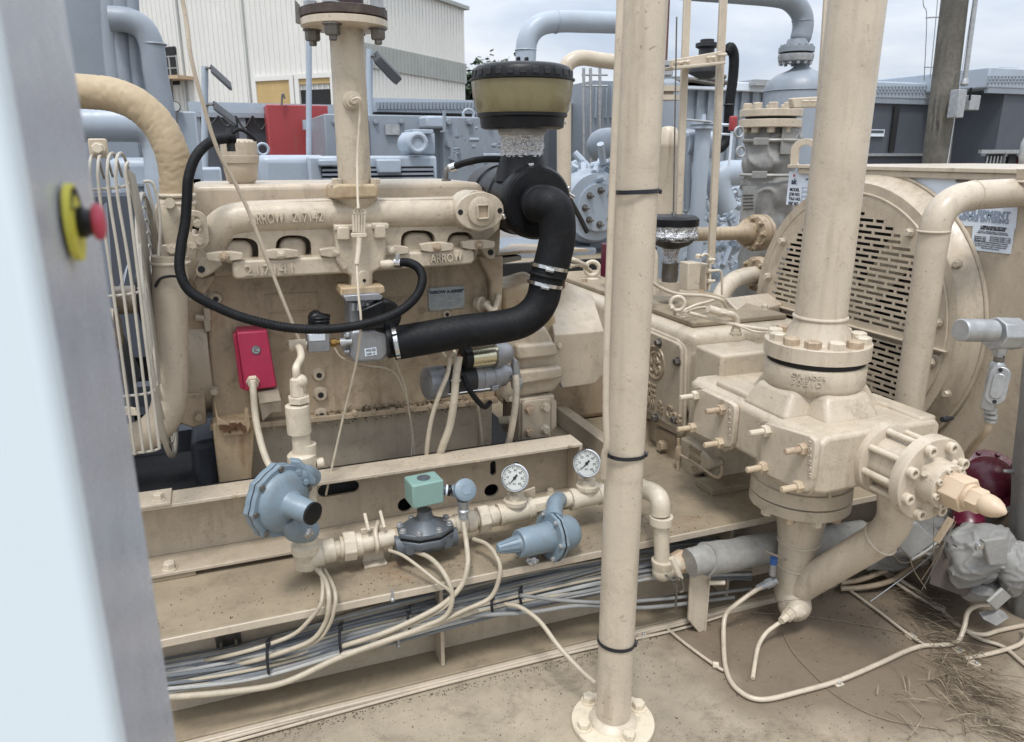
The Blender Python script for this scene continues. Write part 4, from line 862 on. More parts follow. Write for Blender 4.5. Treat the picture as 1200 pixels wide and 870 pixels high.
# ---- exhaust stack
p0 = aY(416, 214, 2.64); s_ = mp_(p0)
ex = thing('exhaust_stack', 'rough tan upright exhaust pipe with a bolted dark topped flange', 'exhaust pipe', p0)
zt = aY(408, 34, 2.64).z; rnd = random.Random(4)
M().tube([V((p0.x, p0.y, p0.z-.02+(zt-p0.z+.02)*k/30)) for k in range(31)], 19*s_, 36, 1, True, lambda i, k: .02*mn.noise(V((k*.7, i*.5, 1)))+.012*mn.noise(V((k*1.9, i*1.6, 5)))).build('pipe', tancast, ex, ang=70)
s2 = mp_(V((p0.x, p0.y, zt))); R_ = 50*s2; cc = V((p0.x-.005, p0.y, zt))
f1 = M().lathe(cc, Z, [(-.004, 19*s2), (0, R_*.97), (.003, R_), (.022, R_), (.024, R_*.98)], 48).build('lower_flange', tanpipe, ex)
tilt = (Z+X*.02).normalized()
f2 = M().lathe(cc+Z*.027, Z, [(0, R_*.98), (.002, R_), (.026, R_), (.03, R_*.9), (.031, 24*s2)], 48).build('upper_flange', mat('sooty_flange', lin(70, 58, 52), .6, var=.3, scale=14, dirt=.5, dirtc=(.2, .16, .12)), ex)
M().cyl(cc+Z*.05, cc+Z*.6, 23*s2, n=36).build('upper_pipe', mat('sooty_pipe', lin(62, 46, 48), .6, var=.2, scale=10), ex)
for k in range(4):
    a = math.pi/4+k*math.pi/2+.28; q = V((math.cos(a), math.sin(a), 0))*R_*.8
    bolt(f1, cc+q, -Z, .024, .03, mat=steel, stud=.012, name='nut'); bolt(f2, cc+q+Z*.056, Z, .022, .026, mat=galv)
M().prism([cc-X*R_+V((0, 0, .005)), cc-X*(R_+.014)+Z*.01, cc-X*(R_+.012)+Z*.075, cc-X*R_*.98+Z*.06], Y*.01).build('tab', steel, f1)
c = aY(413, 118, 2.575); M().lathe(c+Y*.02, -Y, [(0, .03), (.02, .03), (.021, .024), (.035, .024), (.036, .014), (.05, .012)], 18).build('probe_boss', tancast, ex)
m = M().prism(YP([(390, 219), (396, 216), (440, 216), (444, 222), (443, 232), (390, 234)], 2.56), Y*.17); m.build('base_flange', rusttan, ex, bevel=.008, seg=3)
for x, y in ((395, 219), (440, 219)): bolt(ex, aY(x, y-1, 2.6), Z, .018, mat=tancast)
M().lathe(V((p0.x, p0.y, aY(416, 252, 2.6).z)), Z, [(0, .03), (.02, .05), (.055, .075)], 24).build('base_neck', tancast, ex)
# sensor cable from the boss down past the throttle
t = thing('sensor_lead', 'thin painted sensor lead hanging from the exhaust stack boss past the throttle body', 'cable', aY(420, 250, 2.5))
M().tube(TP([(413, 117, 2.53), (419, 115, 2.52), (422, 119, 2.52), (422, 135, 2.54), (419, 180, 2.54), (419, 225, 2.5), (420, 245, 2.47)]), .0042, 8).build('wire', tanfit, t)
m = M()
for k in range(5): m.cyl(aY(414+k*3.3, 252, 2.5), aY(414.5+k*3.1, 272, 2.5), .0045, n=8)
m.build('spring_cage', tanfit, t); plate(M(), aY(421, 276, 2.49), X, Z, .05, .015, .02, .005).build('cage_base', tanfit, t, bevel=.002)
M().bar(aY(414, 249, 2.5), aY(429, 249, 2.5), .008, .01).build('cage_top', tanfit, t)
for x in (-6, 0, 6): M().cyl(aY(420, 238, 2.48), aY(421+x, 250, 2.5), .0022, n=6).build('strand', tanfit, t)
M().tube(TP([(421, 279, 2.48), (420, 295, 2.47), (418, 310, 2.46)]), .009, 10).build('sleeve', tanfit, t)
M().tube(TP([(418, 310, 2.46), (420, 345, 2.42), (423, 375, 2.4), (421, 400, 2.41), (416, 432, 2.44), (402, 490, 2.5), (388, 552, 2.5), (382, 580, 2.52)]), .004, 8).build('wire', tanfit, t)
# diagonal rod
t = thing('diagonal_tubing', 'slim tan tube slanting across the engine from the top left', 'tube', aY(300, 250, 2.4))
M().tube(TP([(212, -10, 2.3), (219, 30, 2.3), (224, 68, 2.3), (236, 115, 2.32), (256, 178, 2.36), (288, 240, 2.4), (325, 335, 2.44), (352, 402, 2.46)]), .0058, 10).build('tube', tanpipe, t)

# ---- coolant pipes on the left
t = thing('wrapped_coolant_pipe', 'thick tan cloth wrapped pipe bending down at the upper left', 'pipe', aY(207, 228, 2.68))
pts = TP([(20, 112, 2.8), (70, 107, 2.76), (105, 108, 2.73), (135, 112, 2.7), (162, 124, 2.68), (186, 147, 2.67), (200, 175, 2.66), (206, 200, 2.66), (207, 228, 2.66)])
M().tube(pts, .0505, 40, 14, True, lambda i, k: .02*mn.noise(V((k*.22+i*.12, i*.45, 2)))-.05*max(0, .12-abs(mn.noise(V((k*.16+i*.05, i*.22-k*.12, 7)))))/.12).build('wrap', mat('tan_cloth_wrap', lin(172, 153, 124), .6, var=.1, scale=8, dirt=.3, bump=.5, bscale=60), t, ang=80)
for y in (229, 238): M().torus(aY(207, y, 2.66), Z, .052, .007, 28, 8).build('clamp_band', tanfit, t)
M().lathe(aY(199, 238, 2.6), -Y, [(0, .016), (.02, .016)], 10).build('clamp_screw', tanfit, t)
t = thing('coolant_pipe', 'fat pale vertical coolant pipe between fan guard and engine front', 'pipe', aY(200, 305, 2.6))
M().tube(TP([(199, 300, 2.6), (200, 318, 2.6), (199, 350, 2.6), (199.5, 400, 2.6), (200, 445, 2.6), (197, 478, 2.6), (184, 500, 2.62), (160, 514, 2.66), (120, 520, 2.72)]), .0545, 28, 10).build('pipe', tanpipe, t)
M().torus(aY(200, 308, 2.6), Z, .054, .006, 28, 8).build('rim', tanfit, t)
t = thing('cable_tie', 'black cable tie holding the ribbed hose to the fat coolant pipe', 'cable tie', aY(200, 325, 2.55))
M().tube(TP([(182, 336, 2.56), (188, 327, 2.54), (200, 324, 2.53), (213, 325, 2.5)]), .0045, 6).build('strap', tie, t)

# ---- ribbed black hose loop
t = thing('ribbed_hose', 'thin black ribbed hose looping across the whole engine front', 'hose', aY(300, 375, 2.45))
pts = TP([(274, 163, 2.62), (262, 163, 2.6), (246, 167, 2.56), (230, 183, 2.52), (221, 208, 2.5), (219, 235, 2.49), (217, 262, 2.48), (212, 290, 2.46), (211, 318, 2.44), (222, 341, 2.43), (250, 358, 2.42), (290, 374, 2.41), (340, 384.5, 2.4), (390, 385.5, 2.39), (435, 378, 2.38), (468, 365, 2.39), (488, 347, 2.41), (495, 328, 2.43), (490, 314, 2.46), (478, 308, 2.49), (464, 308, 2.51)])
M().tube(pts, .0148, 14, 40, True, lambda i, k: .05*math.sin(i*2.1)).build('hose', rubber, t, ang=80)
for f, g_ in (((463, 308, 2.515), (470, 308, 2.505)),): M().cyl(aY(*f), aY(*g_), .0185, n=20).build('hose_clamp', chrome, t)
M().lathe(aY(466, 302, 2.50), Z, [(-.012, .008), (.012, .008)], 8).build('clamp_screw', galv, t)
M().lathe(aY(270, 166, 2.62), Z, [(-.03, .013), (-.005, .013), (0, .018), (.02, .018), (.022, .01), (.04, .008)], 12).build('valve', darkmetal, t)
M().tube(TP([(270, 158, 2.62), (280, 152, 2.62), (290, 156, 2.62), (300, 165, 2.62)]), .006, 8).build('pigtail', rubber, t)

# ================================================================== red box, pump lead
t = thing('ignition_box', 'magenta pink junction box on the engine block with round badge', 'junction box', aY(300, 425, 2.66))
bx = M().prism(YP([(277, 390), (313, 387.5), (325, 454), (287, 459)], 2.63), Y*.1).build('body', magenta, t, bevel=.006, seg=3)
M().prism(YP([(273, 393), (277, 391), (287, 458), (281, 455)], 2.66), Y*.05).build('hinge_side', magenta, t, bevel=.003)
c = aY(300, 410.5, 2.628); M().cyl(c, c+Y*.002, .0155, n=24).build('badge', galv, bx); M().torus(c, Y, .014, .0012, 24, 6).build('badge_ring', navy, bx); text('C', 'lettering', navy, bx, c-Y*.001, X, Z, .02, .0005)
m = M(); m.prism(YP([(302, 460), (326, 456), (330, 470), (304, 474)], 2.64), Y*.1); m.prism(YP([(304, 474), (329, 470), (330, 483), (318, 484), (308, 494)], 2.7), Y*.05); m.build('bracket', tanpipe, t, bevel=.003)
M().lathe(aY(296, 445, 2.635), -Y-Z*.6, [(0, .022), (.014, .022), (.016, .017), (.03, .017)], 6).build('gland', tanfit, t)
t = thing('box_conduit', 'pale flexible conduit curving down from the magenta box behind the blue disc regulator', 'conduit', aY(297, 450, 2.58))
M().tube(TP([(296, 448, 2.58), (297, 462, 2.56), (299, 485, 2.55), (304, 512, 2.52), (312, 538, 2.48), (322, 556, 2.44)]), .0115, 12, 8).build('conduit', tanfit, t)

# ================================================================== air cleaner
cn_ = aY(631, 238, 2.52); s_ = mp_(cn_)
ac = thing('air_cleaner', 'black drum air cleaner lying behind the elbow hose', 'air cleaner', cn_)
R_ = 43*s_
M().lathe(cn_, Y, [(0, R_*.93), (.012, R_), (.05, R_), (.055, R_*.96), (.18, R_*.96), (.185, R_), (.21, R_), (.215, R_*.93), (.36, R_*.93), (.365, R_*.98), (.48, R_*.98), (.52, R_*.8)], 48).build('canister', blackpl, ac)
M().lathe(cn_, -Y, [(0, R_*.9), (.004, R_*.88), (.004, R_*.55), (.03, R_*.5), (.06, R_*.47)], 36).build('outlet_neck', blackpl, ac)
for a in (math.radians(100), math.radians(20), math.radians(200)):
    u = V((math.cos(a), 0, math.sin(a))); p = cn_+u*R_*1.02+Y*.04; M().obox(p, Y, u, u.cross(Y), .06, .01, .018).build('latch', chrome, ac, bevel=.002)
ct = V((cn_.x-.012, cn_.y+.13, 0)); zz = lambda y: aY(625, y, ct.y).z; s_ = mp_(aY(625, 170, ct.y)); k = s_
M().lathe(ct, Z, [(zz(212), 33*k), (zz(200), 30*k), (zz(184), 25*k), (zz(182), 25*k)], 36).build('inlet_neck', blackpl, ac, ang=60)
rnd = random.Random(8)
fo = thing('foil_duct', 'crinkled aluminium foil sleeve between tinted bowl and black drum', 'duct', ct+Z*zz(170))
m = M().lathe(ct, Z, [(zz(184), 25*k), (zz(178), 24*k), (zz(172), 25.5*k), (zz(166), 24.2*k), (zz(160), 25.5*k), (zz(154), 25.5*k)], 48)
bmesh.ops.subdivide_edges(m.b, edges=[e for e in m.b.edges if abs(e.verts[0].co.z-e.verts[1].co.z) > .001], cuts=2)
for v in m.b.verts:
    w = V((v.co.x-ct.x, v.co.y-ct.y, 0)); v.co += w.normalized()*rnd.uniform(-.0032, .0032)+Z*rnd.uniform(-.003, .003)
m.build('sleeve', foil, fo, ang=10)
m = M().lathe(ct, Z, [(zz(159), 26*k), (zz(156), 28*k), (zz(151), 27.5*k), (zz(149), 27*k)], 40)
for v in m.b.verts: v.co.z += .006*mn.noise(v.co*22)
m.build('torn_tape', wrap, fo)
pc = thing('precleaner_bowl', 'tinted olive intake bowl with black lid above the foil duct', 'precleaner', ct+Z*zz(150))
M().lathe(ct, Z, [(zz(152), 44*k), (zz(150), 48*k), (zz(139), 49*k), (zz(137.5), 52*k), (zz(134), 52*k)], 48).build('base', blackpl, pc)
M().lathe(ct, Z, [(zz(134.5), 51*k), (zz(130), 54*k), (zz(115), 56.5*k), (zz(97), 58*k)], 56).build('bowl', bowl, pc)
M().lathe(ct, Z, [(zz(97.5), 57.5*k), (zz(96), 60*k), (zz(94), 60*k), (zz(93), 57*k), (zz(84), 56*k), (zz(80), 53*k), (zz(77.5), 46*k), (zz(76), 20*k)], 56).build('lid', blackpl, pc, ang=45)
for q in range(26):
    a = 2*math.pi*q/26; u = V((math.cos(a), math.sin(a), 0)); p = ct+u*56.5*k+Z*zz(88.5); M().obox(p, u, u.cross(Z), Z, .006, .022, .022).build('lid_notch', darkmetal, pc, bevel=.002)
for x in (623, 633): p = ct+X*((x-628)*k)+Z*zz(76); M().obox(p+Z*.01, X, Y, Z, .012, .02, .028).build('wing_nut', blackpl, pc, bevel=.004)
M().ball(ct+X*46*k-Y*20*k+Z*zz(145), .004, 8).build('screw', chrome, pc)
# black hose running to the drum top
t = thing('crankcase_vent_hose', 'short black hose from the valve cover fitting to the air cleaner', 'hose', aY(560, 190, 2.75))
M().tube(TP([(531, 196, 2.86), (545, 191, 2.83), (565, 187, 2.8), (590, 187, 2.75), (606, 190, 2.72)]), .013, 14, 8).build('hose', rubber, t)
M().cyl(aY(526, 198, 2.86), aY(534, 195, 2.86), .016, n=16).build('hose_clamp', chrome, t)
M().lathe(aY(523, 214, 2.9), Z, [(0, .018), (.012, .018), (.013, .009), (.05, .009), (.055, .006)], 10).build('fitting', steel, t)

# big elbow hoses
hp = TP([(642, 240, 2.40), (650, 246, 2.385), (653, 260, 2.38), (653, 280, 2.38), (649, 300, 2.38), (643, 322, 2.38)])
eh = thing('intake_elbow_hose', 'thick black rubber elbow hose dropping from the air cleaner', 'hose', hp[3])
P0 = aY(633, 240, 2.47)
M().tube([P0+Y*.03, P0-Y*.02]+hp[:1]+hp[1:], .063, 28, 8).build('hose', rubber, eh, ang=60)
M().torus(P0+Y*.0, Y, .063, .006, 32, 6).build('cuff', rubber, eh)
def clampring(parent, c, d, r, w=.012, screw=True, m_=None):
    u, v, d = frame(d); o = M().lathe(V(c)-d*w/2, d, [(0, r), (w, r)], 36).build('hose_clamp', m_ or chrome, parent)
    if screw:
        q = (V(c)-CAM).normalized(); s = (-q+d*q.dot(d)).normalized(); s = (s+Z*-.1).normalized(); M().cyl(V(c)+s*r-s.cross(d)*.012, V(c)+s*r+s.cross(d)*.016, .0075, n=8).build('clamp_screw', galv, o)
clampring(eh, aY(644, 313, 2.38), aY(643, 322, 2.38)-aY(648, 298, 2.38), .0665)
hq = TP([(643, 318, 2.38), (640, 332, 2.38), (636, 350, 2.38), (626, 366, 2.38), (608, 378, 2.385), (580, 384, 2.40), (540, 389, 2.42), (500, 396, 2.44), (460, 403, 2.46)])
t = thing('intake_hose', 'fat black rubber hose running left to the throttle body', 'hose', hq[4])
M().tube(hq, lambda q: .058 if q > .14 else .060, 28, 8).build('hose', rubber, t, ang=60)
clampring(t, aY(638.5, 333, 2.38), hq[1]-hq[0], .0635); clampring(t, aY(464, 402, 2.458), hq[-1]-hq[-2], .0605, .014)
M().torus(aY(641, 323, 2.38), hq[1]-hq[0], .06, .007, 32, 8).build('hump', rubber, t)
# strap dangling behind the drum
t = thing('drum_strap', 'loose dark strap end hanging behind the elbow hose', 'strap', aY(675, 245, 2.75))
M().tube(TP([(664, 226, 2.7), (670, 238, 2.74), (680, 256, 2.78), (688, 272, 2.8)]), .011, 6, 6).build('strap', darkmetal, t); M().cyl(aY(664, 226, 2.66), aY(672, 231, 2.68), .008, n=8).build('screw', chrome, t)
# ledge behind the drum
t = thing('rear_ledge', 'rust stained tan ledge behind the elbow hose', 'bracket', aY(600, 300, 3))
M().prism([aY(x, y, q) for x, y, q in ((575, 297, 2.85), (612, 294, 2.85), (690, 292, 3.1), (640, 286, 3.3), (600, 286, 3.3))], -Z*.012).build('plate', tandirty, t)
M().prism(YP([(583, 303), (611, 300), (611, 305), (590, 309), (583, 309)], 2.84), Y*.1).build('rusty_lip', steel, t)

# ================================================================== coupling guard
g = thing('coupling_guard', 'faceted tan sheet guard covering the coupling behind the hose', 'guard', aY(680, 420, 2.8))
f = [aY(650, 393, 2.72), aY(708, 388, 2.72), aY(709, 438, 2.72), aY(697, 450, 2.72), aY(660, 455, 2.72), aY(648, 430, 2.72)]
tp = [aY(638, 338, 3.0), aY(664, 331, 3.02), aY(694, 344, 3.02)]
bk = [p+Y*.45 for p in f]; vs = f+tp+bk+[p+Y*.3 for p in tp]
M().add(vs, [(0, 1, 2, 3, 4, 5), (0, 6, 7, 8, 1), (1, 8, 17, 10), (1, 10, 11, 2), (2, 11, 12, 3), (3, 12, 13, 4), (6, 15, 16, 7), (7, 16, 17, 8), (0, 5, 14, 9), (0, 9, 15, 6), (15, 9, 10, 17, 16)]).build('guard', tan, g, bevel=.004)
M().prism(YP([(600, 346), (618, 335), (640, 330), (662, 334), (655, 352), (640, 362), (620, 368), (600, 378)], 2.9), Y*.2).build('bell_top', rusttan, g, bevel=.02, seg=3)
M().lathe(aY(657, 336, 3), Z, [(0, .02), (.05, .02)], 12).build('plug', MATS['rust_scale'], g)
bolt(g, aY(655, 405, 2.715), -Y, .01, mat=tanfit)
# wires on the guard back edge
t = thing('rear_harness', 'small jumble of pale hose ends behind the elbow hose', 'hose', aY(675, 310, 3.3))
for q in (((665, 303, 3.3), (675, 306, 3.3), (688, 312, 3.35)), ((668, 312, 3.3), (680, 310, 3.32), (692, 318, 3.4)), ((600, 325, 3.2), (614, 322, 3.2), (628, 330, 3.25))): M().tube(TP(q), .012, 8).build('hose', tanfit, t)
# ================================================================== near cabinet at the left edge
XC = -.068
yf = aX(108, 215, XC).y; yn = aX(31, 215, XC).y
glossy = mat('polished_grey_sheet', lin(176, 181, 192), .3, metal=.1, var=.14, scale=9, dirt=.25, dirtc=(.3, .3, .32), streak=.25, spec=.7, bump=.1, bscale=60)
cabw = mat('white_door_paint', lin(208, 219, 226), .4, var=.02, scale=2)
t = thing('control_cabinet', 'tall white and grey metal cabinet at the left edge with a red stop button', 'cabinet', (XC, yn, 0))
M().box((XC-.6, yn+.004, 0), (XC, yf, 2.6)).build('body', glossy, t, bevel=.0015)
M().box((XC-.62, yn-.02, .02), (XC+.0015, yn+.003, 2.6)).build('door', cabw, t, bevel=.006, seg=3)
c = aX(83, 261, XC+.002); s_ = .0180
lp = M().cyl(c, c+X*.003, s_, n=40).build('legend_plate', mat('yellow_legend', lin(198, 190, 70), .45, var=.1, scale=60), t)
for k, ch_ in enumerate('EMERGENCY'):
    a = math.radians(150-k*15); text(ch_, 'lettering', blackink, lp, c+X*.0035+(Y*math.cos(a)+Z*math.sin(a))*s_*.8, Y*math.sin(a)-Z*math.cos(a), Y*math.cos(a)+Z*math.sin(a), .0048, .0002)
M().lathe(c+X*.003, X, [(0, .0072), (.003, .0076), (.004, .0066), (.006, .006), (.0075, .0062)], 28).build('stop_collar', blackpl, t)
M().lathe(c+X*.0095, X, [(0, .0076), (.001, .0086), (.0028, .0086), (.0042, .0075), (.005, .0045)], 32).build('stop_button', mat('red_button', lin(176, 60, 80), .4, var=.04), t)
# ================================================================== fan guard
fg = thing('fan_guard', 'wire cage guard round the engine fan beside the near cabinet', 'fan guard', (-.3, 2.6, 1.1))
wirem = mat('guard_wire_paint', lin(176, 170, 158), .4, var=.12, scale=12, dirt=.3)
Yg = 2.30
for (a, b, c_) in (((108, 183), (118, 330), (148, 534)), ((118, 181), (131, 330), (158, 533)), ((129, 181), (143, 330), (168, 531)), ((139, 181), (154, 330), (178, 529))):
    M().tube(TP([(a[0]+14, a[1]+26, 2.9), (a[0]+7, a[1]+4, 2.5), (a[0]+1, a[1]-1, 2.36), (a[0]-3, a[1]+12, Yg), (a[0]-1, a[1]+50, Yg), (*b, Yg), (*c_, Yg)]), .0042, 8).build('guard_wire', wirem, fg)
for y, x0, x1 in ((221, 104, 150), (346, 122, 164), (463, 142, 181), (530, 152, 187)):
    M().tube(TP([(x0-14, y+3, Yg+.01), ((x0+x1)/2, y, Yg+.01), (x1-3, y-3, Yg+.01), (x1, y-6, Yg+.04), (x1-2, y-8, Yg+.2)]), .004, 8).build('guard_hoop', wirem, fg)
m = M(); m.tube(TP([(150, 190, Yg+.01), (147, 200, Yg), (152, 240, Yg), (164, 340, Yg), (176, 440, Yg), (187, 526, Yg)]), .0045, 10); m.build('edge_wire', wirem, fg)
m = M().prism([*XP([(147, 198), (156, 205), (168, 262), (176, 330), (186, 450)], aY(165, 340, Yg+.06).x), *XP([(183, 452), (172, 345), (160, 262), (150, 210)], aY(165, 340, Yg+.06).x)], X*.006)
m.build('edge_strip', wirem, fg)
cx_ = aY(172, 345, 2.55).x; cc = V((cx_, 2.82, 1.12))
for k in range(9): M().torus(cc, X, .45-.042*k, .0042 if k else .009, 64, 6).build('guard_ring', wirem, fg)
M().cyl(cc-X*.004, cc+X*.004, .08).build('hub_plate', wirem, fg)
for k in range(6): a = math.pi*k/3+.3; M().cyl(cc+V((0, math.cos(a), math.sin(a)))*.08, cc+V((0, math.cos(a), math.sin(a)))*.45, .004, n=6).build('spoke', wirem, fg)
bolt(fg, aY(115, 174, 2.34), -Y, .014, mat=tanfit); plate(M(), aY(115, 174, 2.345), X, Z, .045, .05, .02, .006).build('mount_tab', tan, fg, bevel=.003)
m = M().tube(TP([(168, 213, 2.5), (178, 214, 2.5), (184, 230, 2.5), (188, 262, 2.5), (186, 300, 2.5)]), .0045, 8); m.build('side_wire', wirem, fg)
M().tube(TP([(172, 215, 2.6), (184, 262, 2.6), (190, 300, 2.6)]), .004, 8).build('side_wire', wirem, fg)
fn = thing('engine_fan', 'dark bladed engine fan turning inside the wire cage', 'fan', cc-X*.14)
M().lathe(cc-X*.2, X, [(0, .07), (.07, .08), (.08, .05)], 24).build('hub', tan, fn)
for k in range(6):
    a = 2*math.pi*k/6+.25; u = V((0, math.cos(a), math.sin(a))); w = V((0, -math.sin(a), math.cos(a)))
    c = cc-X*.15; M().prism([c+u*.07-w*.03-X*.02, c+u*.4-w*.08-X*.035, c+u*.42+w*.07+X*.035, c+u*.07+w*.04+X*.02], X*.004).build('blade', bluegrey, fn)
rd = thing('radiator', 'grey blue radiator core standing behind the engine fan', 'radiator', (-.75, 2.3, .4))
M().box((-.95, 2.35, .45), (-.72, 3.35, 1.52)).build('core', bluedark, rd); M().box((-1.0, 2.25, 1.52), (-.65, 3.4, 1.6)).build('top_tank', bluegrey, rd, bevel=.02)
m = M().prism(YP([(143, 478), (158, 480), (164, 487), (145, 487)], 2.5), Y*.02); m.build('foot_tab', tanfit, rd)

# ================================================================== tan post in front
pb = aZ(718, 848, 0); s_ = mp_(pb+Z*.05)
RP = .0535
post = thing('pipe_post', 'tan pipe post bolted to the concrete in the foreground', 'post', pb)
M().cyl(pb+Z*.015, pb+Z*3.2, RP, n=48).build('pipe', tanpipe, post)
M().lathe(pb+Z*.016, Z, [(0, RP+.022), (.006, RP+.019), (.013, RP+.006), (.02, RP)], 40).build('weld', tanfit, post)
bp_ = M().cyl(pb, pb+Z*.016, .128, n=56).build('base_plate', mat('base_plate_paint', lin(208, 196, 174), .55, var=.08, scale=10, dirt=.6, dirtc=(.14, .12, .1), bump=.4), post, bevel=.003)
for x, y in ((690, 822), (748, 830), (684, 853), (737, 866)):
    q = aZ(x, y, .016); bolt(bp_, V((q.x, q.y, .016)), Z, .0205, .02, mat=MATS['base_plate_paint'], stud=0)
# slim conduit strapped to the post
t = thing('post_conduit', 'slim tan tube strapped along the left side of the tan post', 'conduit', pb+V((-.06, 0, .1)))
q0 = pb+V((-.050, -.042, 0)); top = aY(727, 0, pb.y-.03); 
tp_ = TP([(727, -60, pb.y-.045), (727, 0, pb.y-.045), (722, 120, pb.y-.045), (716, 260, pb.y-.045), (711, 400, pb.y-.045), (710, 480, pb.y-.045), (711, 520, pb.y-.045), (708, 533, pb.y-.035), (707, 560, pb.y-.02)])
M().tube(tp_, .0088, 12).build('tube', tanpipe, t)
for i, (y, lab) in enumerate(((226, 'black cable tie highest up on the tan post'), (539, 'black cable tie round the middle of the tan post, near the right gauge'), (761, 'black cable tie lowest on the tan post, just above its base'))):
    z = aY(740, y, pb.y-RP).z; c = V((pb.x, pb.y, z)); ct_ = thing('cable_tie', lab, 'cable tie', c, 'cable ties round the tan post')
    d = (Z+X*(.07 if i else -.03)+Y*.03).normalized(); u, v, d = frame(d)
    m = M(); n = 40; RR = RP+.0025; ring = []
    extra = .009 if i < 2 else 0
    for k in range(n+1):
        a = 2*math.pi*k/n; w = u*math.cos(a)+v*math.sin(a); rr = RR
        e_ = max(0, w.dot((q0-pb).normalized()*1.0)); rr += extra*(e_**6)
        ring.append((c+w*rr, w))
    vs = []; fs = []
    for p, w in ring[:-1]: vs += [p-d*.0052, p+d*.0052, p+d*.0052+w*.002, p-d*.0052+w*.002]
    for k in range(n):
        for j in range(4): fs.append((4*k+j, 4*k+(j+1) % 4, 4*((k+1) % n)+(j+1) % 4, 4*((k+1) % n)+j))
    m.add(vs, fs).build('strap', tie, ct_)
    h = aY(773 if i == 0 else 753 if i == 1 else 740, y-3 if i == 0 else y+1 if i == 1 else y, pb.y-.03); w = V((h.x-pb.x, h.y-pb.y, 0)).normalized(); h = V((pb.x, pb.y, z))+w*(RP+.005)
    M().obox(h, w, w.cross(Z), Z, .008, .013, .011).build('lock_head', tie, ct_, bevel=.0015); M().obox(h+w.cross(Z)*-.01+w*.003, w, w.cross(Z), Z, .002, .016, .005).build('tail', tie, ct_)

# ================================================================== fuel gas train
YG = 2.25
gt = thing('gas_train_piping', 'tan threaded fuel pipe run with unions and tees above the skid edge', 'piping', aY(500, 625, YG))
def G(x, y, d=0): return aY(x, y, YG+d)
def seg(x0, y0, x1, y1, r, name='pipe', n=24, mt=None): p, q = G(x0, y0), G(x1, y1); return M().cyl(p, q, r, n=n).build(name, mt or tanfit, gt)
seg(368, 650, 716, 574.5, .028)
seg(378, 647, 392, 644, .040, 'collar'); seg(398, 642, 402, 641.5, .036, 'collar')
p, q = G(402, 641), G(415, 639); M().lathe(p, q-p, [(0, .05), (.04, .05)], 8).build('union_nut', tanfit, gt, bevel=.003)
seg(415, 639, 424, 637, .038, 'collar')
M().lathe(G(361, 663), Z, [(0, .04), (.05, .044), (.055, .048), (.08, .048), (.082, .044)], 24).build('elbow', tanfit, gt); M().ball(G(361, 655), .043, 20).build('elbow_heel', tanfit, gt); seg(361, 652, 378, 648, .043, 'elbow_mouth')
seg(463, 631, 468, 630, .036, 'nipple', mt=tandirty)
seg(533, 615, 547, 612, .034, 'nipple'); seg(547, 612, 556, 610, .038, 'collar')
p, q = G(560, 609), G(573, 606); M().lathe(p, q-p, [(0, .048), (.038, .048)], 8).build('union_nut', tanfit, gt, bevel=.003)
seg(573, 606, 581, 604, .037, 'collar'); seg(584, 604, 588, 603, .040, 'collar'); seg(588, 603, 622, 596, .037, 'tee_run'); seg(618, 597, 624, 595.5, .040, 'collar')
seg(624, 595.5, 645, 591, .034, 'nipple', 8); seg(668, 586, 674, 585, .040, 'collar'); seg(674, 585, 704, 578.5, .036, 'tee_run'); seg(700, 579.5, 706, 578, .040, 'collar')
for x, y in ((604, 600), (688, 582)):
    b = G(x, y); tp_z = G(x, y-28).z; M().lathe(V((b.x, b.y, b.z)), Z, [(0, .034), (.03, .036), (.034, .042), (.048, .042), (.05, .028), (.06, .026)], 24).build('tee_branch', tanfit, gt)
    M().lathe(V((b.x, b.y, b.z+.058)), Z, [(0, .03), (.014, .03), (.018, .012), (.03, .012)], 6).build('bushing', tanfit, gt)
# beyond the post: bend down to the drip leg
bl = TP([(740, 573, YG), (757, 574, YG), (772, 590, YG-.02), (775, 600, YG-.02), (775, 660, YG-.02)])
M().cyl(G(716, 574.5), aY(749, 572, 2.20), .028).build('pipe', tanfit, gt); M().cyl(aY(746, 571, 2.205), aY(753, 574, 2.18), .037).build('collar', tanfit, gt)
YD = 2.02-YG
M().tube(TP([(751, 573, 2.19), (764, 577, 2.1), (773, 586, 2.03), (774, 603, 2.02)]), .034, 20, 8).build('elbow', tanfit, gt)
M().lathe(G(774.5, 614, YD), Z, [(0, .034), (.002, .041), (.03, .041), (.032, .036)], 24).build('collar', tanfit, gt)
M().cyl(G(776, 665, YD), G(774.5, 612, YD), .027).build('drop_pipe', tanfit, gt)
M().lathe(G(776, 668, YD), Z, [(0, .034), (.03, .04), (.04, .04), (.042, .03)], 24).build('collar', tanfit, gt); M().ball(G(776.5, 669, YD), .038, 20).build('elbow_heel', tanfit, gt)
M().cyl(G(778, 668, YD), G(795, 660, YD+.02), .034).build('elbow_mouth', tanfit, gt); p, q = G(790, 662, YD+.02), G(808, 654, YD+.04); M().lathe(p, q-p, [(0, .04), (.05, .045), (.055, .04)], 8).build('union_nut', tanpink, gt, bevel=.003)
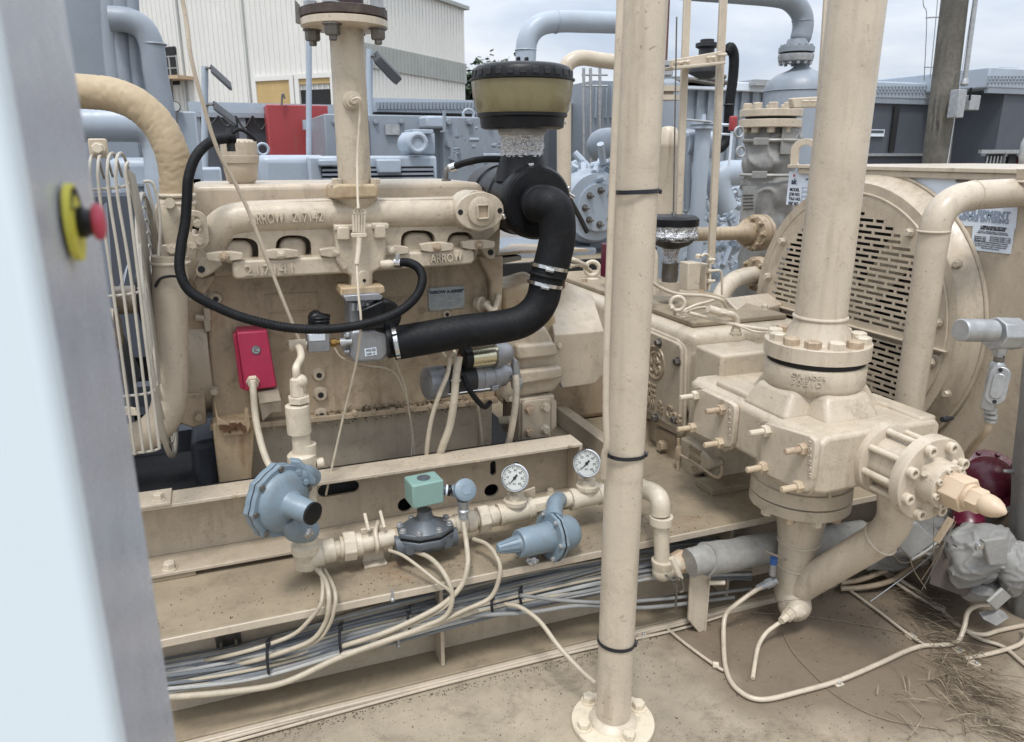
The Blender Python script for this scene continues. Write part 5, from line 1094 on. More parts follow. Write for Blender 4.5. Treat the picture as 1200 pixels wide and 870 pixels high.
# riser to the engine
def R(x, y, d=0): return aY(x, y, YG+d)
M().cyl(R(361, 645), R(359, 520), .030).build('riser_pipe', tanfit, gt)
M().lathe(R(355, 552), Z, [(-.04, .035), (0, .035), (.002, .041), (.03, .044), (.055, .044), (.062, .036)], 24).build('riser_tee', tanfit, gt)
c = R(354, 528); M().cyl(c-Z*.01, c+Z*.06, .028).build('riser_neck', tanfit, gt)
M().lathe(R(351, 507), Z, [(-.004, .028), (0, .036), (.004, .0365), (.088, .0365), (.092, .031)], 32).build('riser_filter', tanfit, gt)
M().lathe(R(350.5, 471), Z, [(0, .034), (.018, .034), (.019, .022), (.024, .022)], 6).build('hex_nut', tanfit, gt)
M().lathe(R(349, 463), Z, [(0, .022), (.05, .02), (.055, .013)], 8).build('swivel', tanfit, gt); M().ball(R(352, 447), .022, 16).build('swivel_knob', tanfit, gt)
M().tube([R(348, 444), R(347, 432), aY(350, 425, 2.29), aY(353, 418, 2.33), aY(351, 408, 2.4), aY(347, 405, 2.44)], .0115, 14, 8).build('gas_line', tanfit, gt)
M().cyl(aY(347, 405, 2.44)-X*.022, aY(347, 405, 2.44)+X*.03, .019).build('line_elbow', tan, gt)
M().lathe(R(371, 543), X, [(0, .016), (.02, .016), (.024, .01)], 16).build('side_plug', tanfit, gt)
# brackets
b = thing('pipe_bracket', 'tan plate bracket with a U bolt carrying the gas pipe on the left', 'bracket', aY(438, 672, YG))
M().box((aY(425, 660, YG+.03).x, YG+.028, .37), (aY(451, 660, YG+.03).x, YG+.038, aY(438, 618, YG+.03).z)).build('plate', tanfit, b, bevel=.003)
M().box((aY(425, 660, YG+.03).x, YG-.005, .3705), (aY(452, 660, YG+.03).x, YG+.03, .38)).build('foot', tanfit, b, bevel=.002)
c = G(440, 634); M().tube([c+V((.02, .05, .04)), c+V((.0, -.01, .038)), c+V((0, -.036, 0)), c+V((0, -.01, -.036)), c+V((0, .03, -.036))], .0075, 10).build('u_bolt', tanfit, b)
for dx in (-.02, .032): q = G(438, 618, .0)+X*dx; M().cyl(q-Y*.02, q+Y*.045+Z*.03, .006, n=10).build('bolt_end', tanfit, b)
b = thing('pipe_bracket', 'small tan plate bracket behind the pipe between the two gauges', 'bracket', aY(622, 590, YG+.05))
M().prism(YP([(611, 577), (627, 571), (629, 592), (612, 600)], YG+.06), Y*.008).build('plate', tan, b, bevel=.002)
b = thing('pipe_bracket', 'tall tan flat plate bracket standing on the floor right of the post', 'bracket', aZ(820, 742, 0))
fp = aZ(820, 741, 0); s_ = mp_(fp); M().prism([aY(x, y, fp.y) for x, y in ((807, 727), (819, 742), (829, 738), (830, 662), (826, 650), (817, 650), (810, 668))], Y*.012).build('plate', tanpipe, b, bevel=.003)
M().box((aY(829, 700, fp.y).x-.004, fp.y-.003, 0), (aY(829, 700, fp.y).x+.006, fp.y+.05, aY(829, 655, fp.y).z)).build('return_edge', tanpipe, b, bevel=.002)
for x, y in ((829, 655), (830, 677)): q = aY(x, y, fp.y+.02); M().cyl(q-Y*.03-X*.02, q+X*.035-Y*.05, .009, n=10).build('bolt_end', tanfit, b)

# pressure gauges
def gauge(x, y, rpx, d, lab, ang):
    c = aY(x, y, YG-.02); s_ = mp_(c); r = rpx*s_; nrm = (CAM-c).normalized(); nrm = (nrm+V((-.22, 0, -.12))).normalized()
    t = thing('pressure_gauge', lab, 'pressure gauge', c, 'pressure gauges on the gas pipe')
    bd = M().lathe(c, nrm, [(-.03, r*.93), (-.026, r*.97), (-.004, r*.97), (-.003, r*1.03), (.003, r*1.03), (.004, r*.94)], 40).build('case', steel, t)
    M().torus(c+nrm*.004, nrm, r*.97, r*.1, 40, 8).build('bezel', chrome, t)
    M().cyl(c+nrm*.003, c+nrm*.0045, r*.92, n=40).build('dial', dial, t)
    u = Z.cross(nrm).normalized(); v = nrm.cross(u); m = M()
    for k in range(28):
        a = math.radians(-135+270*k/27); w = u*math.sin(a)+v*math.cos(a); l = .16 if k % 3 == 0 else .09
        m.obox(c+nrm*.0052+w*r*(.84-l/2), w, w.cross(nrm), nrm, r*l, r*(.03 if k % 3 else .045), .0006)
    m.build('graduations', blackink, t)
    for k, s in enumerate(('0', '10', '20', '30', '40', '50', '60')):
        a = math.radians(-135+45*k); w = u*math.sin(a)+v*math.cos(a); text(s, 'numeral', blackink, t, c+nrm*.0055+w*r*.56, u, v, r*.24, .0002)
    text('psi', 'lettering', blackink, t, c+nrm*.0055-v*r*.42, u, v, r*.2, .0002)
    a = math.radians(ang); w = u*math.sin(a)+v*math.cos(a); pt = M(); h = w.cross(nrm)
    pt.prism([c+nrm*.0075+w*r*.72, c+nrm*.0075-w*r*.3+h*r*.07, c+nrm*.0075-w*r*.3-h*r*.07], -nrm*.001); pt.build('pointer', blackink, t); M().cyl(c+nrm*.006, c+nrm*.009, r*.11, n=16).build('pivot', blackink, t)
    M().cyl(c+v*r*1.0-nrm*.012, c+v*r*1.12-nrm*.012, r*.13, n=10).build('fill_plug', darkmetal, t)
    M().lathe(c-Z*r*1.0-nrm*.014, -Z, [(0, .012), (.02, .011)], 10).build('stem', tanfit, t)
gauge(603.5, 560, 16, 0, 'round silver pressure gauge left of the engine rail end', 215)
gauge(688, 543, 16, 0, 'round silver pressure gauge closest to the tan post', 217)

# teal topped gas valve
t = thing('gas_shutoff_valve', 'grey diaphragm gas valve with a teal coil cover in the pipe run', 'valve', G(500, 615))
c = G(498, 618, -.02); s_ = mp_(c); k = s_
def octa(r, ry, zz): return [c+V((r*math.cos(math.radians(a)), ry*math.sin(math.radians(a)), zz)) for a in (22, 68, 112, 158, 202, 248, 292, 338)]
lo = M().prism(octa(35*k, 26*k, -.02), -Z*.03); lo.build('lower_cover', greyv, t, bevel=.006)
up_ = M().prism(octa(35*k, 26*k, -.012), Z*.018); up_.build('upper_cover', greyv, t, bevel=.005)
M().prism(octa(34*k, 25*k, -.0195), Z*.007).build('gasket', blackpl, t)
M().lathe(c+Z*.005, Z, [(0, 25*k), (.012, 20*k), (.03, 10*k), (.05, 8.5*k), (.06, 8.5*k)], 28).build('bonnet', greyv, t)
for a in range(8):
    an = math.radians(22+45*a); q = c+V((30*k*math.cos(an), 22*k*math.sin(an), .007)); bolt(t, q, Z, .010, .01, mat=galv)
M().lathe(c+X*-37*k-Z*.05, X, [(0, .03), (.0, .04), (.05, .042), (.14, .042), (74*k-.03, .036), (74*k, .036)], 20).build('body', greyv, t)
for dx in (-22, -6, 10, 22): M().cyl(c+X*dx*k-Z*.045-Y*.03, c+X*dx*k-Z*.045-Y*.055, .018, n=16).build('body_lobe', greyv, t)
cb = aY(497, 574, YG-.02); cv = M().obox(cb, X+Y*.1, Y-X*.1, Z, 38*k, .085, 29*k).build('coil_cover', teal, t, bevel=.006, seg=3)
M().lathe(cb+Z*14.5*k, Z, [(0, .022), (.003, .022), (.004, .012), (.007, .011)], 24).build('coil_nut', MATS['grey_valve_body'], cv)
a, b2 = aY(515, 574, YG-.02), aY(527, 575, YG-.03); M().cyl(a, b2, .016).build('conduit_hub', greyv, t)
c2 = aY(522.5, 574.5, YG-.025); M().cyl(a.lerp(b2, .62), a.lerp(b2, .8), .0185).build('white_ring', white, t); M().cyl(a.lerp(b2, .8), a.lerp(b2, 1.1), .0185).build('black_ring', blackpl, t)
jb = M().lathe(aY(529, 576, YG-.03), X+Z*.05, [(0, .019), (.02, .022), (.024, .014)], 14).build('hub_nut', bluep, t)
hd = thing('conduit_fitting', 'small blue grey round conduit head above a drooping lead', 'conduit head', aY(543, 575, YG-.05))
c = aY(544, 575, YG-.06); nd = (CAM-c).normalized(); nd = (nd+X*.35+Z*.1).normalized()
M().lathe(c-nd*.03, nd, [(0, .024), (.005, .032), (.028, .034), (.029, .038), (.045, .038), (.049, .033)], 28).build('body', bluep, hd, ang=40)
M().lathe(c+nd*.018, nd, [(0, .02), (.003, .019)], 6).build('cap_hex', bluep, hd)
M().lathe(aY(543, 590, YG-.06), -Z, [(-.012, .022), (.01, .019), (.02, .016), (.024, .02), (.03, .02), (.032, .014), (.04, .016), (.055, .0155)], 16).build('gland', galv, hd)
# disc regulator
c = aY(327, 586, 2.13); s_ = mp_(c); k = s_; ax = (X*.62-Y*.78+Z*-.02).normalized(); u, v, _ = frame(ax)
t = thing('disc_regulator', 'blue grey disc shaped gas regulator with a black capped snout', 'regulator', c)
def disc(off, th, r, ears=True, rr=1):
    pts = []
    for q in range(72):
        a = 2*math.pi*q/72; e_ = max(0, math.cos(8*a))**3*.07 if ears else 0; pts.append(c+ax*off+(u*math.cos(a)+v*math.sin(a))*r*(1+e_))
    return M().prism(pts, ax*th)
R_ = 43*k
disc(-.022, .02, R_).build('rear_flange', bluep, t, bevel=.003); disc(-.0025, .004, R_*.985).build('gasket', blackpl, t); disc(.0012, .016, R_).build('front_flange', bluep, t, bevel=.003)
M().lathe(c-ax*.02, -ax, [(0, R_*.86), (.02, R_*.78), (.035, R_*.5), (.04, R_*.2)], 40).build('rear_shell', bluep, t, ang=60)
M().lathe(c+ax*.017, ax, [(0, R_*.86), (.012, R_*.83), (.024, R_*.66), (.03, R_*.45), (.034, R_*.40), (.036, R_*.36)], 40).build('front_shell', bluep, t, ang=60)
sn = aY(345, 586, 2.08); M().lathe(c+ax*.045+Z*-.002, (ax+Z*-.05), [(0, R_*.42), (.02, R_*.33), (.085, R_*.30), (.088, R_*.27)], 32).build('snout', bluep, t, ang=50)
M().lathe(c+(ax+Z*-.05).normalized()*.131, (ax+Z*-.05), [(0, R_*.31), (.008, R_*.31), (.010, R_*.24)], 28).build('cap', blackpl, t)
for q in range(8):
    a = 2*math.pi*q/8; bolt(t, c+ax*.0172+(u*math.cos(a)+v*math.sin(a))*R_*.95, ax, .0095, .006, mat=steel, washer=False, name='screw')
M().tube([c-ax*.02+Z*.03, aY(352, 556, 2.17), aY(366, 560, 2.22)], .03, 18, 6).build('outlet_body', bluep, t)
M().prism(TP([(340, 540, 2.15), (352, 541, 2.15), (371, 563, 2.15), (370, 568, 2.15), (356, 569, 2.15), (345, 556, 2.15)]), Y*.03).build('outlet_flange', bluep, t, bevel=.004)
for x, y in ((350, 553), (358, 564)): bolt(t, aY(x, y, 2.145), -Y, .009, mat=bluep)
M().tube([c-Z*.05+ax*.02, aY(348, 622, 2.14), aY(362, 622, 2.2)], .036, 18, 6).build('inlet_body', bluep, t)
m = M().ball(aY(357, 625, 2.13), .021, 14, (1.2, .9, .9))
for w in m.b.verts: w.co += V([random.uniform(-.004, .004) for _ in range(3)])
m.build('foil_scrap', foil, t, ang=10)
# spring regulator
a, b2 = aY(583, 643, 2.05), aY(694, 617, 2.12); ax = (b2-a).normalized(); Lr = (b2-a).length
t = thing('spring_regulator', 'blue regulator with ribbed tapering cap lying across in front of the pipe', 'regulator', (a+b2)/2)
M().lathe(a, ax, [(0, .0125), (.004, .0155), (.076, .027), (.08, .03)], 24).build('cap', bluep, t)
u, v, _ = frame(ax)
for q in range(10): an = 2*math.pi*q/10; w = u*math.cos(an)+v*math.sin(an); M().bar(a+ax*.006+w*.0155, a+ax*.07+w*.0265, .004, .005, w).build('cap_rib', bluep, t)
M().lathe(a+ax*.08, ax, [(0, .043), (.004, .046), (.03, .048), (.105, .05), (.12, .054)], 32).build('spring_case', bluep, t, ang=50)
cf = a+ax*.2; m = M(); pts = []
for q in range(64):
    an = 2*math.pi*q/64; e_ = max(0, math.cos(6*an))**4*.06; pts.append(cf+(u*math.cos(an)+v*math.sin(an))*.083*(1+e_))
m.prism(pts, ax*.012); m.build('front_flange', bluep, t, bevel=.003)
M().prism([p+ax*.0122 for p in pts], ax*.003).build('gasket', blackpl, t); M().prism([p+ax*.0155 for p in pts], ax*.012).build('rear_flange', bluep, t, bevel=.003)
M().lathe(cf+ax*.027, ax, [(0, .066), (.02, .064), (.06, .058), (.075, .05), (.083, .035)], 32).build('dome', bluep, t, ang=60)
for q in range(6): an = 2*math.pi*q/6; bolt(t, cf+(u*math.cos(an)+v*math.sin(an))*.075, -ax, .0075, .007, mat=galv, name='screw')
M().tube([cf+ax*.02+Z*.06, aY(650, 592, 2.17), aY(655, 586, 2.24)], .03, 16, 6).build('neck', bluep, t)
m = M().ball(aY(624, 657, 2.07), .02, 12, (1.3, .8, .8))
for w in m.b.verts: w.co += V([random.uniform(-.004, .004) for _ in range(3)])
m.build('foil_scrap', foil, t, ang=10)

# ================================================================== starter motor
a, b2 = aY(498, 450, 2.56), aY(606, 436, 2.62); ax = (b2-a).normalized(); Lr = (b2-a).length
t = thing('starter_motor', 'grey starter motor with a shiny yellowish solenoid cylinder on top', 'starter motor', (a+b2)/2)
R_ = .062
M().lathe(a, ax, [(0, R_*.35), (.0, R_*.8), (.006, R_*.97), (.06, R_), (.07, R_)], 36).build('end_cap', alu, t, ang=40)
M().cyl(a-ax*.004, a+ax*.002, R_*.3).build('end_boss', alu, t)
M().cyl(a+ax*.07, a+ax*.19, R_*.93, n=36).build('field_case', darkmetal, t)
M().lathe(a+ax*.19, ax, [(0, R_*.95), (.1, R_*.95), (.102, R_*.8), (.135, R_*.78), (.14, R_*.6), (.16, R_*.55)], 36).build('drive_case', alu, t)
for dz in (-.035,): M().cyl(a+ax*.03-Y*.05+Z*dz, a+ax*.27-Y*.05+Z*dz, .0035, n=8).build('tie_rod', chrome, t)
M().obox(a+ax*.27-Y*.052-Z*.033, ax, Y, Z, .03, .02, .022).build('rod_lug', alu, t, bevel=.003)
for k_ in range(2): M().torus(a+ax*(.22+.045*k_), ax, R_*.95, .0022, 36, 6).build('case_seam', alu, t)
a2, b3 = aY(541, 420, 2.54), aY(607, 412, 2.57); ax2 = (b3-a2).normalized()
M().lathe(a2, ax2, [(0, .038), (.004, .043), (.03, .045), (.032, .04)], 30).build('terminal_cap', blackpl, t)
M().cyl(a2+ax2*.03, a2+ax2*.13, .0425, n=40).build('solenoid_case', gold, t)
M().lathe(a2+ax2*.128, ax2, [(0, .052), (.016, .052), (.018, .046), (.04, .044), (.06, .04), (.073, .03), (.078, .012)], 32).build('nose_cap', alu, t, ang=50)
M().prism([a2+ax2*.145+V((0, .02, .04)), a2+ax2*.195+V((0, .02, .01)), a2+ax2*.20+V((0, .02, -.1)), a2+ax2*.15+V((0, .02, -.12))], Y*.04).build('nose_web', alu, t, bevel=.008)
M().prism(YP([(603, 420), (608, 424), (613, 452), (609, 462), (603, 458), (601, 436)], 2.60), Y*.04).build('mount_flange', alu, t, bevel=.005)
bolt(t, aY(608, 447, 2.59), -Y, .012, mat=galv); bolt(t, aY(596, 466, 2.62), -Y+X*.2, .014, mat=tanfit)
for p_ in (a2+V((-.01, -.01, .012)), a2+V((-.012, -.01, -.018))): M().lathe(p_, -ax2, [(0, .008), (.008, .008), (.009, .004), (.022, .004)], 6).build('terminal', mat('copper_stud', lin(176, 116, 74), .35, metal=.9) if 'copper_stud' not in MATS else MATS['copper_stud'], t)
def lead(label, pts, r, mt=cablel, name='cable', cat='cable', group=None, n=10):
    P = TP(pts); t = thing(name, label, cat, P[len(P)//2], group); M().tube(P, r, n, 8).build('sheath', mt, t); return t
l_ = lead('fat pale cable dropping from the starter solenoid terminal', [(538, 418, 2.5), (536, 430, 2.49), (534, 445, 2.48), (532, 470, 2.48), (527, 500, 2.5), (518, 525, 2.52), (512, 545, 2.56)], .0145, tanfit, 'battery_cable')
M().torus(aY(534, 446, 2.48), Z, .016, .003, 16, 6).build('tape_turn', tanfit, l_)
lead('thinner pale cable curving down left of the fat starter cable', [(531, 415, 2.52), (527, 425, 2.5), (524, 440, 2.48), (515, 462, 2.48), (506, 490, 2.5), (501, 520, 2.52), (499, 545, 2.56)], .0085, tanfit, 'battery_cable')
lead('pale cable below the starter nose flange', [(604, 440, 2.57), (605, 456, 2.55), (604, 474, 2.54), (601, 495, 2.55), (596, 520, 2.58), (590, 535, 2.6)], .0135, tanfit, 'battery_cable')
lead('black rubber boot and lead hooking under the starter', [(543, 440, 2.5), (549, 455, 2.48), (558, 468, 2.48), (568, 477, 2.5), (574, 472, 2.56)], .010, rubber, 'starter_lead')
lead('thin white wire looping up at the starter terminals', [(524, 440, 2.5), (525, 425, 2.5), (529, 416, 2.5), (533, 414, 2.5), (533, 422, 2.5)], .003, tanfit, 'thin_wire')
M().tube(TP([(522, 418, 2.55), (519, 412, 2.55), (526, 408, 2.55), (532, 411, 2.55), (534, 417, 2.52)]), .006, 8).build('cable_eye', tanfit, t)
lead('pale cable hanging behind the starter to the pan', [(556, 455, 2.66), (560, 478, 2.68), (563, 500, 2.7), (565, 525, 2.72)], .007, tanfit, 'battery_cable')
# twin leads from the throttle body down to the rail
lead('left one of two thin leads running down the block from the throttle body', [(392, 408, 2.6), (402, 420, 2.6), (430, 428, 2.62), (455, 433, 2.66), (468, 446, 2.68), (478, 475, 2.68), (484, 510, 2.68), (486, 538, 2.68)], .0035, tanfit, 'thin_wire')
lead('right one of two thin leads running down the block from the hose clamp', [(462, 418, 2.6), (468, 435, 2.64), (474, 452, 2.66), (479, 480, 2.67), (483, 510, 2.68), (482, 540, 2.68)], .0035, tanfit, 'thin_wire')
lead('thin wire following the small gas line up beside the block', [(350, 410, 2.48), (354, 425, 2.6), (357, 445, 2.7), (358, 462, 2.72)], .003, tanfit, 'thin_wire')

# ================================================================== cables along the skid
rnd = random.Random(12)
NC = 54; cable2 = mat('blue_grey_cable', lin(112, 116, 121), .5, var=.14, scale=20, dirt=.3); cable3 = mat('light_grey_cable', lin(172, 172, 168), .5, var=.14, scale=20, dirt=.4)
for i in range(NC):
    f = i/(NC-1); col_ = i % 4; w = lambda a: rnd.uniform(-a, a)
    ys = [779+34*f, 755+38*f, 718+40*f, 676+40*f, 655+38*f, 640+40*f, 630+46*f]
    xs = [176, 300, 430, 600, 705, 770, 880]
    yd = 2.185-.10*f-(.01 if i % 2 else 0)
    t = thing('grey_cable', ('thin pale cable among the grey ones bundled along the skid foot' if i % 5 == 0 else 'one of the grey cables bundled along the foot of the skid'), 'cable', aY(450, ys[2], yd), 'grey cables bundled along the skid')
    pts = [(x, y+w(4), yd+w(.016)) for x, y in zip(xs, ys)]
    M().tube(TP(pts), .0062 if i % 5 else .005, 8, 8).build('sheath', (cable, cable2, cable3)[i % 3] if i % 5 else cablel, t)
lead('pale conduit joining the bundle low on the left, running along its underside', [(190, 818, 2.04), (260, 812, 2.035), (330, 801, 2.03), (395, 772, 2.03), (450, 752, 2.03), (520, 728, 2.04), (560, 715, 2.05)], .0095, cablel, 'flexible_conduit', 'conduit')
lead('pale lead from under the left union swinging left into the bundle', [(374, 664, 2.24), (378, 680, 2.13), (378, 696, 2.065), (375, 710, 2.045), (365, 724, 2.05), (345, 743, 2.06), (310, 757, 2.075), (270, 768, 2.10), (230, 776, 2.16)], .0065, cablel, 'lead')
lead('fat pale lead hanging straight from under the left union', [(368, 664, 2.24), (380, 678, 2.13), (385, 694, 2.06), (385, 712, 2.04), (381, 730, 2.045), (366, 750, 2.05), (335, 763, 2.06), (295, 775, 2.09), (250, 783, 2.16)], .0075, cablel, 'lead')
lead('pale lead bowing right below the left union', [(380, 668, 2.22), (388, 682, 2.12), (393, 697, 2.055), (392, 713, 2.04), (385, 734, 2.045), (370, 752, 2.055), (340, 762, 2.075), (300, 772, 2.16)], .0065, cablel, 'lead')
lead('pale lead dropping from the conduit head in front of the skid edge', [(543, 612, 2.17), (547, 640, 2.12), (548, 662, 2.055), (541, 686, 2.04), (522, 706, 2.035), (495, 722, 2.035), (450, 742, 2.045), (400, 758, 2.07)], .0085, cablel, 'lead')
lead('pale lead arching from behind the gas valve down to the bundle', [(483, 645, 2.2), (505, 655, 2.14), (522, 675, 2.06), (530, 700, 2.03), (522, 722, 2.03), (495, 735, 2.035), (440, 757, 2.03), (400, 768, 2.03)], .008, cablel, 'lead')
lead('thin pale lead crossing from under the gas valve towards the conduit head lead', [(456, 645, 2.2), (475, 653, 2.14), (510, 680, 2.05), (530, 698, 2.03), (515, 716, 2.035), (470, 738, 2.05), (430, 752, 2.09)], .0055, cablel, 'lead')
lead('long pale lead looping from under the pipe right of the gas valve', [(555, 632, 2.2), (570, 638, 2.14), (582, 652, 2.06), (586, 672, 2.03), (575, 700, 2.03), (545, 715, 2.035), (512, 730, 2.035), (470, 746, 2.05), (430, 760, 2.08)], .0075, cablel, 'lead')
lead('pale lead crossing the concrete from the bundle to the post base', [(592, 708, 2.06), (610, 712, 2.02), (632, 728, 1.96), (655, 758, 1.86), (680, 785, 1.78), (697, 800, 1.74)], .0075, cablel, 'lead')
lead('grey lead running over the bundle behind the post', [(610, 698, 2.04), (660, 704, 2.04), (720, 706, 2.02), (800, 700, 2.04), (880, 690, 2.06)], .0065, cable, 'grey_cable')
lead('grey lead sagging onto the flange beside the post', [(540, 722, 2.06), (620, 718, 2.04), (680, 710, 2.03), (760, 712, 2.02), (860, 700, 2.05)], .0075, cable, 'grey_cable')
for i, (x, y0, y1, lab) in enumerate(((314, 752, 790, 'black tie round the cable bundle, leftmost'), (399, 733, 768, 'black tie round the cable bundle below the hanging leads'), (479, 713, 740, 'black tie round the cable bundle by the hanging screw'), (577, 697, 722, 'black tie round the cable bundle below the spring regulator'), (610, 690, 708, 'small black tie knotted on the bundle left of the post'))):
    t = thing('cable_tie', lab, 'cable tie', aY(x, y0, 2.06), 'cable ties on the bundle'); yy = 2.05
    M().tube(TP([(x+3, y0-4, 2.17), (x, y0, 2.09), (x-1, (y0+y1)/2, 2.062), (x+1, y1, 2.06)]), .0045, 6, 6).build('strap', tie, t); M().obox(aY(x, y0+3, 2.068), X, Y, Z, .014, .012, .018).build('lock_head', tie, t, bevel=.002)
# tubes lying along the skid foot
t = thing('floor_tube', 'pair of painted tubes clipped to the floor along the skid foot', 'tubing', aZ(500, 800, .01))
for dy, r in ((0, .0058), (5, .0048)):
    P = [aZ(x, y+dy, .01) for x, y in ((190, 886), (300, 857), (420, 824), (520, 797), (620, 772), (700, 753), (790, 734), (850, 716))]
    M().tube(P, r, 8, 4).build('tube', tanpipe, t)
for x, y in ((501, 803), (752, 745)):
    q = aZ(x, y, .0); M().box((q.x-.014, q.y-.014, 0), (q.x+.014, q.y+.018, .012)).build('clip', tanpink, t, bevel=.003); M().ball(q+Z*.014-Y*.01, .006, 8).build('clip_screw', galv, t)
# ================================================================== compressor crankcase
cc_ = thing('compressor_crankcase', 'big rounded tan compressor crankcase with an embossed end cover behind the post', 'crankcase', (2, 3, .37))
XF = 1.80
cr = M().box((XF, 2.60, .60), (2.42, 4.7, .975)); cr.build('crankcase', tancast, cc_, bevel=.05, seg=5)
M().box((XF+.03, 2.40, .371), (2.4, 4.7, .62)).build('pedestal', tancast, cc_, bevel=.01, seg=3)
M().box((XF+.015, 2.43, .60), (2.38, 2.64, .90)).build('crosshead_guide', tancast, cc_, bevel=.03, seg=4)
cvr = M().prism(XP([(742, 384), (757, 387), (790, 401), (796, 405), (798, 411), (796, 500), (793, 504), (780, 497), (742, 471)], XF-.026), X*.02).build('end_cover', tan, cc_, bevel=.006, seg=3)
M().prism(XP([(740, 376), (757, 382), (793, 397), (801, 404), (803, 411), (801, 505), (797, 512), (778, 503), (740, 478)], XF-.006), X*.02).build('cover_frame', tancast, cc_, bevel=.01, seg=3)
c = aX(768, 425, XF-.027); ra = (aX(768, 406.5, XF-.027)-aX(768, 444, XF-.027)).length/2
UY, UZ = -Y, Z                                         # text on this face reads towards the camera
M().torus(c, X, ra, .006, 48, 8).build('emblem_ring', tandirty, cvr); M().torus(c, X, ra*.9, .0035, 48, 8).build('emblem_ring', tandirty, cvr)
def em(pts): return M().tube([c+UY*a*ra+UZ*b*ra for a, b in pts], .006, 8, 6)
em([(-.1, .62), (-.42, .5), (-.5, .15), (-.3, -.15), (-.02, .05), (-.1, .35), (.05, .6), (-.25, .0), (-.55, -.35), (-.35, -.62), (-.05, -.45), (-.1, -.1)]).build('emblem_script', tandirty, cvr)
em([(.55, .5), (.3, .68), (.12, .45), (.3, .2), (.45, .1), (.15, -.02), (.08, -.35), (.3, -.62), (.58, -.42), (.5, -.15), (.3, -.3), (.35, -.5)]).build('emblem_script', tandirty, cvr)
for s_, x, y, h in (('GE', 761, 456, .085), ('Oil & Gas', 775, 478, .08)):
    text(s_, 'lettering', tandirty, cvr, aX(x, y, XF-.0275), UY, UZ, h, .004, bev=.0015)
for x, y in ((773, 402), (795, 424), (769, 490), (792, 492)): bolt(cvr, aX(x, y, XF-.027), -X, .016, mat=steel)
for x, y in ((780, 522), (779, 552)): bolt(cc_, aX(x, y, XF+.015), -X, .026, mat=tandirty)
M().prism(XP([(768, 500), (790, 510), (790, 568), (768, 558)], XF+.016), X*.03).build('pedestal_pad', tandirty, cc_, bevel=.008)
M().prism(XP([(752, 492), (757, 494), (757, 556), (752, 552)], XF+.0), X*.04).build('pedestal_rib', tandirty, cc_, bevel=.005)
cp = M().prism(XP([(797, 512), (812, 520), (834, 540), (836, 548), (808, 560), (797, 560)], 1.79), X*.06).build('cast_panel', tancast, cc_, bevel=.01)
for k, s_ in enumerate(('ARIEL'[:0]+'CAST', 'PART', 'GE')): text(s_, 'lettering', tandirty, cp, aX(814, 528+k*11, 1.788), UY, UZ, .035, .003, bev=.001)
M().box((XF-.06, 2.30, .3705), (2.6, 2.42, .40)).build('foot_plate', tandust, cc_, bevel=.004)
# cover plate and ribbing on the top
M().box((1.86, 2.68, .976), (2.36, 4.2, 1.0)).build('top_cover', tandust, cc_, bevel=.006)
for y in (2.8, 3.3, 3.8): 
    for x in (1.89, 2.33): bolt(cc_, (x, y, 1.0), Z, .016, mat=tanfit)
M().box((1.78, 4.4, .9), (2.7, 5.4, .98)).build('far_deck', tandust, cc_, bevel=.01)
M().box((1.50, 2.6, .3705), (1.56, 4.4, .46)).build('cross_rail', tan, cc_, bevel=.004)
M().box((1.35, 3.3, .3705), (1.8, 3.9, .8)).build('frame_end', tandirty, cc_, bevel=.03)
eye = thing('lifting_eye', 'tan lifting eye on the dusty compressor top left of the post', 'lifting eye', aY(694, 325, 3.9)); M().torus(aY(694, 315, 3.9), Y*.9+X*.3, .04, .013, 28, 10).build('ring', tanfit, eye); M().lathe(aY(694, 329, 3.9), Z, [(-.01, .045), (.01, .045), (.02, .02)], 16).build('base', tanfit, eye)
rv = thing('red_valve', 'narrow dark red block half hidden behind the left side of the post', 'valve', aY(712, 315, 3.6)); M().obox(aY(711, 305, 3.6), X, Y, Z, .05, .05, .18).build('body', wine, rv, bevel=.006)

# lubrication fittings on top
def tubething(label, pts, r=.007, mt=tanfit, name='steel_tube', cat='tube', n=10):
    P = TP(pts); t = thing(name, label, cat, P[len(P)//2]); M().tube(P, r, n, 8).build('tube', mt, t); return t
lb = thing('lubricator_box', 'small tan control box on the compressor top between the tan bars', 'box', aY(812, 340, 2.9))
M().obox(aY(808, 323, 2.9), X, Y, Z, .068, .07, .125).build('body', tanpipe, lb, bevel=.004); M().obox(aY(825, 324, 2.92), X, Y, Z, .02, .06, .12).build('manifold', tanfit, lb, bevel=.004)
for y in (305, 318, 330): M().lathe(aY(829, y, 2.88), X, [(0, .011), (.02, .011), (.021, .007), (.04, .007)], 8).build('port_nut', tanfit, lb)
M().lathe(aY(818, 303, 2.9), Z, [(0, .014), (.015, .014), (.02, .008)], 8).build('top_nut', tanfit, lb)
tubething('short bent tube arching over the small control box', [(822, 301, 2.88), (826, 298, 2.88), (831, 302, 2.88), (832, 322, 2.88), (831, 340, 2.88)], .006)
tubething('right tube looping from the small control box', [(834, 318, 2.9), (844, 318, 2.9), (846, 330, 2.9), (846, 346, 2.9)], .006)
tubething('tan tube drooping across the crankcase top towards the control box', [(761, 329, 2.6), (775, 338, 2.62), (795, 345, 2.64), (825, 347, 2.7), (845, 352, 2.7), (852, 362, 2.72)], .0075)
tubething('tan tube crossing behind the ring clamp', [(797, 366, 2.75), (815, 358, 2.76), (830, 354, 2.8), (842, 350, 2.85)], .007)
tubething('tan tube running right along the crankcase top to the riser flange', [(808, 367, 2.5), (850, 378, 2.46), (885, 385, 2.4), (915, 388, 2.36), (935, 391, 2.3)], .0075)
tubething('second tan tube just under the one to the riser flange', [(860, 380, 2.42), (885, 389, 2.38), (905, 390, 2.3)], .005)
